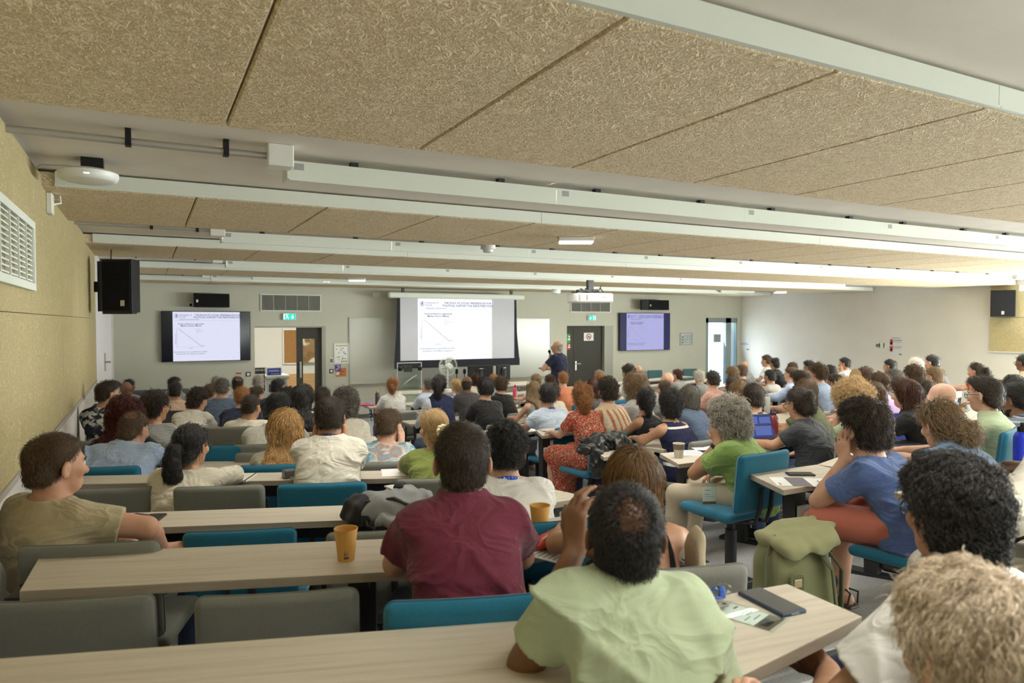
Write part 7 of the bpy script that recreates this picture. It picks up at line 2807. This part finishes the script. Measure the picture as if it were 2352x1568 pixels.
def laptop(px, py, z, yaw, lab, scr=None, body=(.035, .035, .038), w=.31, dpt=.21, ang=108, lines=None):
    p = on_desk(px, py, z) if isinstance(z, tuple) else on_z(px, py, z)
    t = thing('laptop', lab, 'laptop', p, yaw)
    bm_ = mat('laptop body %.3f' % body[0], body, .4)
    MB().use(bm_).box(-w / 2, -dpt, 0, w / 2, 0, .014, .004).build('base', None, t)
    MB().use(M_BLKPL).box(-w * .44, -dpt * .5, .0142, w * .44, -.02, .0155).build('keyboard', None, t)
    R_ = Matrix.Translation((0, 0, .012)) @ Matrix.Rotation(-RAD(ang - 90), 4, 'X')
    ld = MB().use(bm_).box(-w / 2, -.003, 0, w / 2, .004, dpt, .002, 2, R_).build('lid', None, t)
    if scr:
        MB().use(scr).box(-w / 2 + .008, -.0042, .012, w / 2 - .008, -.003, dpt - .008, 0, 2, R_).build('screen', None, ld)
    for nm, mm, rects in (lines or ()):
        mb = MB().use(mm)
        for x0, z0, x1, z1 in rects:
            mb.box(-w / 2 + x0 * w, -.0052, z0 * dpt, -w / 2 + x1 * w, -.0042, z1 * dpt, 0, 2, R_)
        mb.build(nm, None, ld)
    return t


SCW = lamp_mat('laptop page', (.62, .68, 1.0), .75)
SCB = lamp_mat('laptop dark blue', (.09, .12, .38), .55)
SCP = lamp_mat('laptop purple', (.30, .28, .80), .65)
SCK = lamp_mat('laptop black', (.012, .013, .016), .6)
SCL = lamp_mat('laptop blue tile', (.20, .27, .72), .6)
DKL = mat('screen text', (.10, .10, .2), .9)
laptop(403, 980, ('L', 6), RAD(-22), 'closed-backed dark laptop by the glasses and dark curls')
cup(429, 977, ('L', 6), 20, 'orange cup beside the dark laptop at left')
laptop(1090, 962, ('R', 5), RAD(-6), 'open laptop with a white page by the black t-shirt', SCW, lines=[('text_line', DKL, [(.1, .85 - .07 * i, .9 - .1 * (i % 3), .87 - .07 * i) for i in range(9)])])
laptop(1452, 962, ('R', 4), RAD(-10), 'open laptop with a violet page by the striped shirt', SCW, lines=[('banner', SCP, [(.03, .82, .97, .93), (.03, .1, .97, .18)])])
laptop(1742, 1012, ('R', 2), RAD(-16), 'open laptop with dark blue windows before the charcoal t-shirt', SCB, lines=[('window_tile', SCL, [(.05, .60, .55, .9), (.60, .62, .95, .88), (.05, .12, .40, .5), (.45, .15, .92, .52)]), ('divider', M_INK, [(.02, .54, .98, .57)])])
laptop(2046, 1018, ('R', 1), RAD(-16), 'open laptop with purple page right of the blue shirt', SCB, lines=[('text_line', SCP, [(.1, .8 - .1 * i, .8 - .1 * (i % 3), .83 - .1 * i) for i in range(6)])])
laptop(2285, 1018, ('R', 1, 0), RAD(-20), 'open laptop with black code page before the denim waistcoat', SCK, lines=[('text_line', mat('code grey', (.35, .35, .38), .9), [(.08, .9 - .06 * i, .3 + .08 * ((i * 7) % 6), .915 - .06 * i) for i in range(13)])])
laptop(1920, 932, ('R', 3), RAD(-18), 'grey laptop left of the blond curls', mat('grey page', (.34, .33, .34), .6), (.30, .30, .31), lines=[('text_line', DKL, [(.08, .85 - .09 * i, .9, .88 - .09 * i) for i in range(6)] + [(.1, .12, .8, .26)])])


def bottle(px, py, z, h, r, m, lab, capm=M_BLKPL, style='flask'):
    p = on_desk(px, py, z) if isinstance(z, tuple) else on_z(px, py, z)
    t = thing('water_bottle', lab, 'bottle', p)
    b = MB().use(m).lathe([(r * .92, 0), (r, .006), (r, h * .70), (r * .8, h * .78), (r * .55, h * .82)], seg=24).build('body', None, t, smooth=True)
    mb = MB().use(capm).lathe([(r * .6, h * .80), (r * .62, h * .90), (r * .45, h * .92)], seg=18)
    if style == 'loop':
        mb.tube([(r * .5, 0, h * .9), (r * .55, 0, h * .98), (0, 0, h * 1.04), (-r * .55, 0, h * .98), (-r * .5, 0, h * .9)], .005, 6)
    else:
        mb.lathe([(r * .3, h * .92), (r * .3, h)], seg=14)
    mb.build('cap', None, t, smooth=True)
    return t


PINKB = mat('pink translucent plastic', (.30, .055, .075), .15, trans=.55)
b = bottle(1776, 1008, ('R', 2), .25, .038, PINKB, 'tall pink drinking bottle right of the dark blue laptop', mat('dark pink cap', (.05, .02, .025), .4), 'loop')
bottle(1762, 938, ('R', 3), .24, .034, mat('white enamel', (.62, .63, .58), .3), 'white metal bottle behind the neat dark brown hair', mat('pale cap', (.4, .38, .33), .4))
bottle(548, 985, ('L', 6), .24, .036, mat('dark blue enamel', (.03, .07, .11), .3), 'dark blue bottle with steel ring left of the white shirt', M_STEEL, 'loop')
bottle(1010, 947, ('R', 5), .25, .036, mat('mint enamel', (.22, .48, .38), .35), 'mint green bottle behind the navy vest', mat('dark green cap', (.03, .06, .05), .4))
p = bottle(1183, 915, ('R', 6), .27, .042, mat('red pink plastic', (.55, .06, .12), .3), 'pink and white sports bottle on a middle desk', mat('red cap', (.35, .03, .05), .4))
MB().use(M_PAPER).box(.012, -.0445, .05, .022, -.043, .17).box(-.005, -.0445, .06, .004, -.043, .16).build('print', None, p)
bottle(867, 924, ('R', 9), .26, .036, mat('smoky glass', (.05, .05, .06), .1), 'dark flask with wooden cap at the table end', mat('wooden cap', (.55, .36, .16), .6))
bottle(2349, 1018, ('R', 0, 0), .24, .04, mat('ultramarine plastic', (.01, .03, .55), .25), 'bright blue bottle at the right edge')
bottle(1563, 893, ('R', 5), .2, .03, mat('clear red plastic', (.6, .2, .2), .2), 'small bottle with red label below the wall chairs', mat('red cap', (.35, .03, .05), .4))
cup(1559, 1051, ('R', 2), 28, 'brown and white paper cup at the aisle end of a desk', mat('cup white', (.62, .60, .52), .6), .105, .042)
MB().use(M_CUPB).lathe([(.0385, .062), (.0425, .1015)], seg=28, cap=False).build('sleeve', None, bpy.data.objects[[o.name for o in S.objects if o.name.startswith('paper_cup')][-1]], smooth=True)
cup(1183, 950, ('R', 5), 20, 'red and white coffee cup behind the black t-shirt', mat('red cup', (.45, .04, .035), .5), .12, .045)
MB().use(M_PAPER).lathe([(.046, .085), (.048, .121)], seg=28, cap=False).build('white_band', None, bpy.data.objects[[o.name for o in S.objects if o.name.startswith('paper_cup')][-1]], smooth=True)
cup(1396, 976, ('R', 4), 20, 'orange cup at the right elbow of the floral dress, nearer of two')
cup(1405, 968, ('R', 4), 20, 'orange cup behind another by the floral dress')
cup(912, 937, ('R', 7), 20, 'orange cup behind the ginger tied-back hair')
cup(2204, 940, ('R', 2), 30, 'tan cup right of the bald head')
sheet(1604, 1036, ('R', 2), .21, .297, RAD(62), 'printed sheet beside the brown paper cup', [('text_line', G1, [(.1, .1 + .07 * i, .9, .115 + .07 * i) for i in range(11)])])
p = sheet(1838, 1107, ('R', 1), .21, .297, RAD(55), 'flyer with a dark purple photo band on the aisle desk', [('picture', mat('violet photo', (.11, .085, .12), .5), [(.0, .36, 1, .72)]), ('text_line', G1, [(.3, .14, .7, .17), (.1, .9, .3, .93)])], name='flyer', cat='flyer')
sheet(1640, 1010, ('R', 2), .2, .28, RAD(70), 'white sheet near the hand with the watch')
sheet(1910, 950, ('R', 3), .2, .26, RAD(40), 'white sheets left of the big blond curls')
sheet(2075, 990, ('R', 1), .22, .3, RAD(70), 'white paper beside the purple laptop')
sheet(745 + 480, 985, ('R', 4), .2, .26, RAD(10), 'pale paper at the elbow of the pale blue shirt')
sheet(1030, 955, ('R', 5), .2, .26, RAD(10), 'white paper behind the braids and mint bottle')

# pink pouch with blue lanyard on the table end
p = on_desk(842, 921, ('R', 9))
t = thing('pouch', 'pink pouch at the left end of the front table', 'pouch', p, .2)
soft(t, 'body', mat('pink cloth', (.62, .08, .16), .7), (.24, .16, .03))
t = thing('lanyard', 'patterned blue lanyard hanging off the front table', 'lanyard', on_desk(844, 930, ('R', 9)))
mb = MB().use(M_LANY).tube([(-.03, .06, .036), (.0, -.02, .034), (.01, -.09, .0), (.012, -.10, -.14), (.03, -.10, -.24), (.04, -.10, -.12), (.03, -.07, .01), (.04, .03, .034)], .011, 6, .3).build('ribbon', None, t, smooth='all')
MB().use(M_PAPER).box(.0, -.115, -.10, .02, -.110, -.08).box(.0, -.115, -.16, .02, -.110, -.14).box(.02, -.115, -.21, .04, -.110, -.19).build('print', None, t)

# black leather jacket over the desk corner
p = on_desk(1392, 1032, ('R', 3))
t = thing('leather_jacket', 'black leather jacket dumped on the aisle end of a desk', 'jacket', p, RAD(-5))
ML = mat('black leather', (.012, .012, .013), .32, bump=.3, bscale=60)
soft(t, 'body', ML, (.42, .26, .13), (.02, .02, 0), .022, 26, 3, .009, 2.2)
soft(t, 'sleeve', ML, (.34, .12, .09), (-.14, -.05, -.02), .016, 32, 5, .009, 2.2)
soft(t, 'hanging_flap', ML, (.14, .10, .26), (-.16, -.14, -.20), .016, 34, 7, .009, 2.4)

# name badge hanging from the green polo, tan hand fan
g = [q for q in PEOPLE if q.px == 1672][0]
b0, b1 = at(1629, 1163, 4.25), at(1629, 1108, 4.25)
t = thing('name_badge', 'name badge in a clear sleeve hanging beside the green polo', 'badge', b0, -HEAD + .1)
w, h = .095, b1.z - b0.z
MB().use(M_PAPER).box(-w * .44, -.001, .012, w * .44, .001, h * .82).build('card', None, t)
MB().use(M_GLASS).box(-w / 2, -.0025, 0, w / 2, -.0015, h).build('sleeve', None, t)
MB().use(mat('brown skyline', (.16, .11, .07), .6)).box(-w * .44, -.0015, .014, w * .44, -.001, h * .22).build('picture', None, t)
MB().use(G1).box(-w * .3, -.0015, h * .68, w * .1, -.001, h * .70).box(-w * .3, -.0015, h * .5, w * .0, -.001, h * .52).box(-w * .3, -.0015, h * .42, w * .3, -.001, h * .43).build('text_line', None, t)
MB().use(M_LANYD).tube([(0, 0, h), (.01, .02, h + .03), (.04, .06, h + .08)], .003, 6).build('ribbon', None, t)
p = at(1965, 864, 9.1)
t = thing('hand_fan', 'round tan hand fan held among the right rows', 'fan', p, -HEAD - .5)
MB().use(mat('palm leaf', (.42, .30, .14), .7)).lathe([(.002, -.002), (.10, -.002), (.10, .002), (.002, .002)], seg=24, M=Matrix.Rotation(PI / 2, 4, 'X') @ Matrix.Scale(.75, 4, (1, 0, 0))).build('leaf', None, t)
MB().use(mat('fan stick', (.3, .2, .1), .7)).tube([(0, 0, -.09), (.05, 0, -.26)], .006, 6).build('handle', None, t)

# olive backpack standing on the aisle floor, with a bag beside it
p = at(1818, 1300, 3.45)
p.z = floor_z(p.x, p.y)
t = thing('backpack', 'olive green roll-top backpack standing on the floor of the aisle', 'backpack', p, -HEAD + RAD(18))
t.scale = (1.12, 1.12, 1.14)
MO = fabric('olive canvas', (.225, .225, .115), 500, .15, .1)
MOD = fabric('olive strap', (.13, .14, .07), 500, .15, .1)


def pack(P_):
    c = A3(0, 0, .235)
    z = P_[:, 2]
    k_ = np.interp(z, [0, .1, .35, .47], [1.0, 1.04, .95, .82])
    q = np.abs(np.stack([P_[:, 0] / (.155 * k_), P_[:, 1] / (.105 * k_), (z - .23) / .235], 1))
    return ((q ** 6).sum(1) ** (1 / 6) - 1) * .1 + .006 * vnoise(P_, 14, 1)


mesh_obj('body', polygonise(pack, A3(-.22, -.17, -.03), A3(.22, .17, .52), .008), MO, t)


def flap(P_):
    c = A3(.02, -.01, .47)
    Q = P_ - c
    Q = np.stack([Q[:, 0] * .98 + Q[:, 2] * .17, Q[:, 1], Q[:, 2] * .98 - Q[:, 0] * .17 + .35 * np.maximum(0, -Q[:, 1] - .06)], 1)
    q = np.abs(Q / A3(.160, .135, .034))
    d = ((q ** 4).sum(1) ** .25 - 1) * .034
    return d + .005 * vnoise(P_, 24, 4) + .10 * np.abs(P_[:, 0]) * 0


mesh_obj('roll_top', polygonise(flap, A3(-.2, -.2, .39), A3(.24, .2, .56), .007), fabric('olive flap', (.29, .285, .15), 500, .12, .1), t)
soft(t, 'front_pocket', MO, (.13, .06, .26), (-.085, -.105, .02), .004, 20, 3, .007, 4)
soft(t, 'side_pocket', MBK, (.09, .17, .27), (.135, -.01, .03), .006, 22, 5, .007, 4)
MB().use(mat('pale piping', (.55, .53, .36), .6)).tube([(-.15, -.122, .20), (-.10, -.139, .155), (-.03, -.136, .14)], .003, 6).build('piping', None, t)
MB().use(MOD).tube([(.05, -.115, .42), (.085, -.15, .36), (.10, -.155, .22), (.115, -.14, .06), (.12, -.12, .02)], .026, 8, .3).build('shoulder_strap', None, t, smooth='all')
MB().use(MOD).tube([(.13, -.06, .42), (.19, -.09, .33), (.20, -.08, .16), (.17, -.04, .03)], .022, 8, .3).build('shoulder_strap', None, t, smooth='all')
MB().use(MOD).box(-.125, -.145, .285, -.055, -.13, .345, .004).build('webbing', None, t)
MB().use(mat('brass buckle', (.55, .45, .28), .35, metal=.8)).box(-.11, -.15, .30, -.07, -.143, .335, .003).build('buckle', None, t)
MB().use(MOD).tube([(-.155, -.06, .03), (-.175, -.05, .2), (-.16, -.03, .4), (-.1, -.02, .48)], .012, 6, .5).build('side_strap', None, t, smooth='all')
p2 = at(1890, 1300, 3.5)
p2.z = floor_z(p2.x, p2.y)
t = thing('carrier_bag', 'white and dark carrier bag behind the olive backpack', 'bag', p2, -HEAD)
soft(t, 'body', fabric('dark lining', (.02, .022, .04), 400, .1, .1), (.16, .14, .34), (0, .03, 0), .010, 20, 2, .010, 4)
MB().use(mat('white print', (.62, .62, .62), .6)).box(-.06, -.052, .04, .02, -.045, .12).box(.0, -.052, .14, .05, -.045, .24).build('print', None, t)
MB().use(mat('red edge', (.45, .04, .05), .6)).box(-.08, -.055, .0, .08, -.045, .03).build('hem', None, t)
MB().use(M_TRIM).tube([(-.03, -.04, .33), (-.04, -.05, .42), (.02, -.05, .43), (.03, -.04, .33)], .005, 6).build('handle', None, t)
# rubber mat plate under the desk leg in the aisle is part of the desk; dark cloth hanging over the chair of the strappy top
p = at(1600, 1165, 2.10)
t = thing('cardigan', 'beige cardigan hung over the chair behind the strappy black top', 'cardigan', (p.x, p.y, p.z - .33), -RAD(18))
soft(t, 'body', fabric('beige knit', (.43, .36, .25), 300, .12, .2), (.04, .10, .25), (0, 0, 0), .004, 24, 3, .006, 3.6)

import gc
TAKEN.clear()
PEOPLE.clear()
gc.collect()
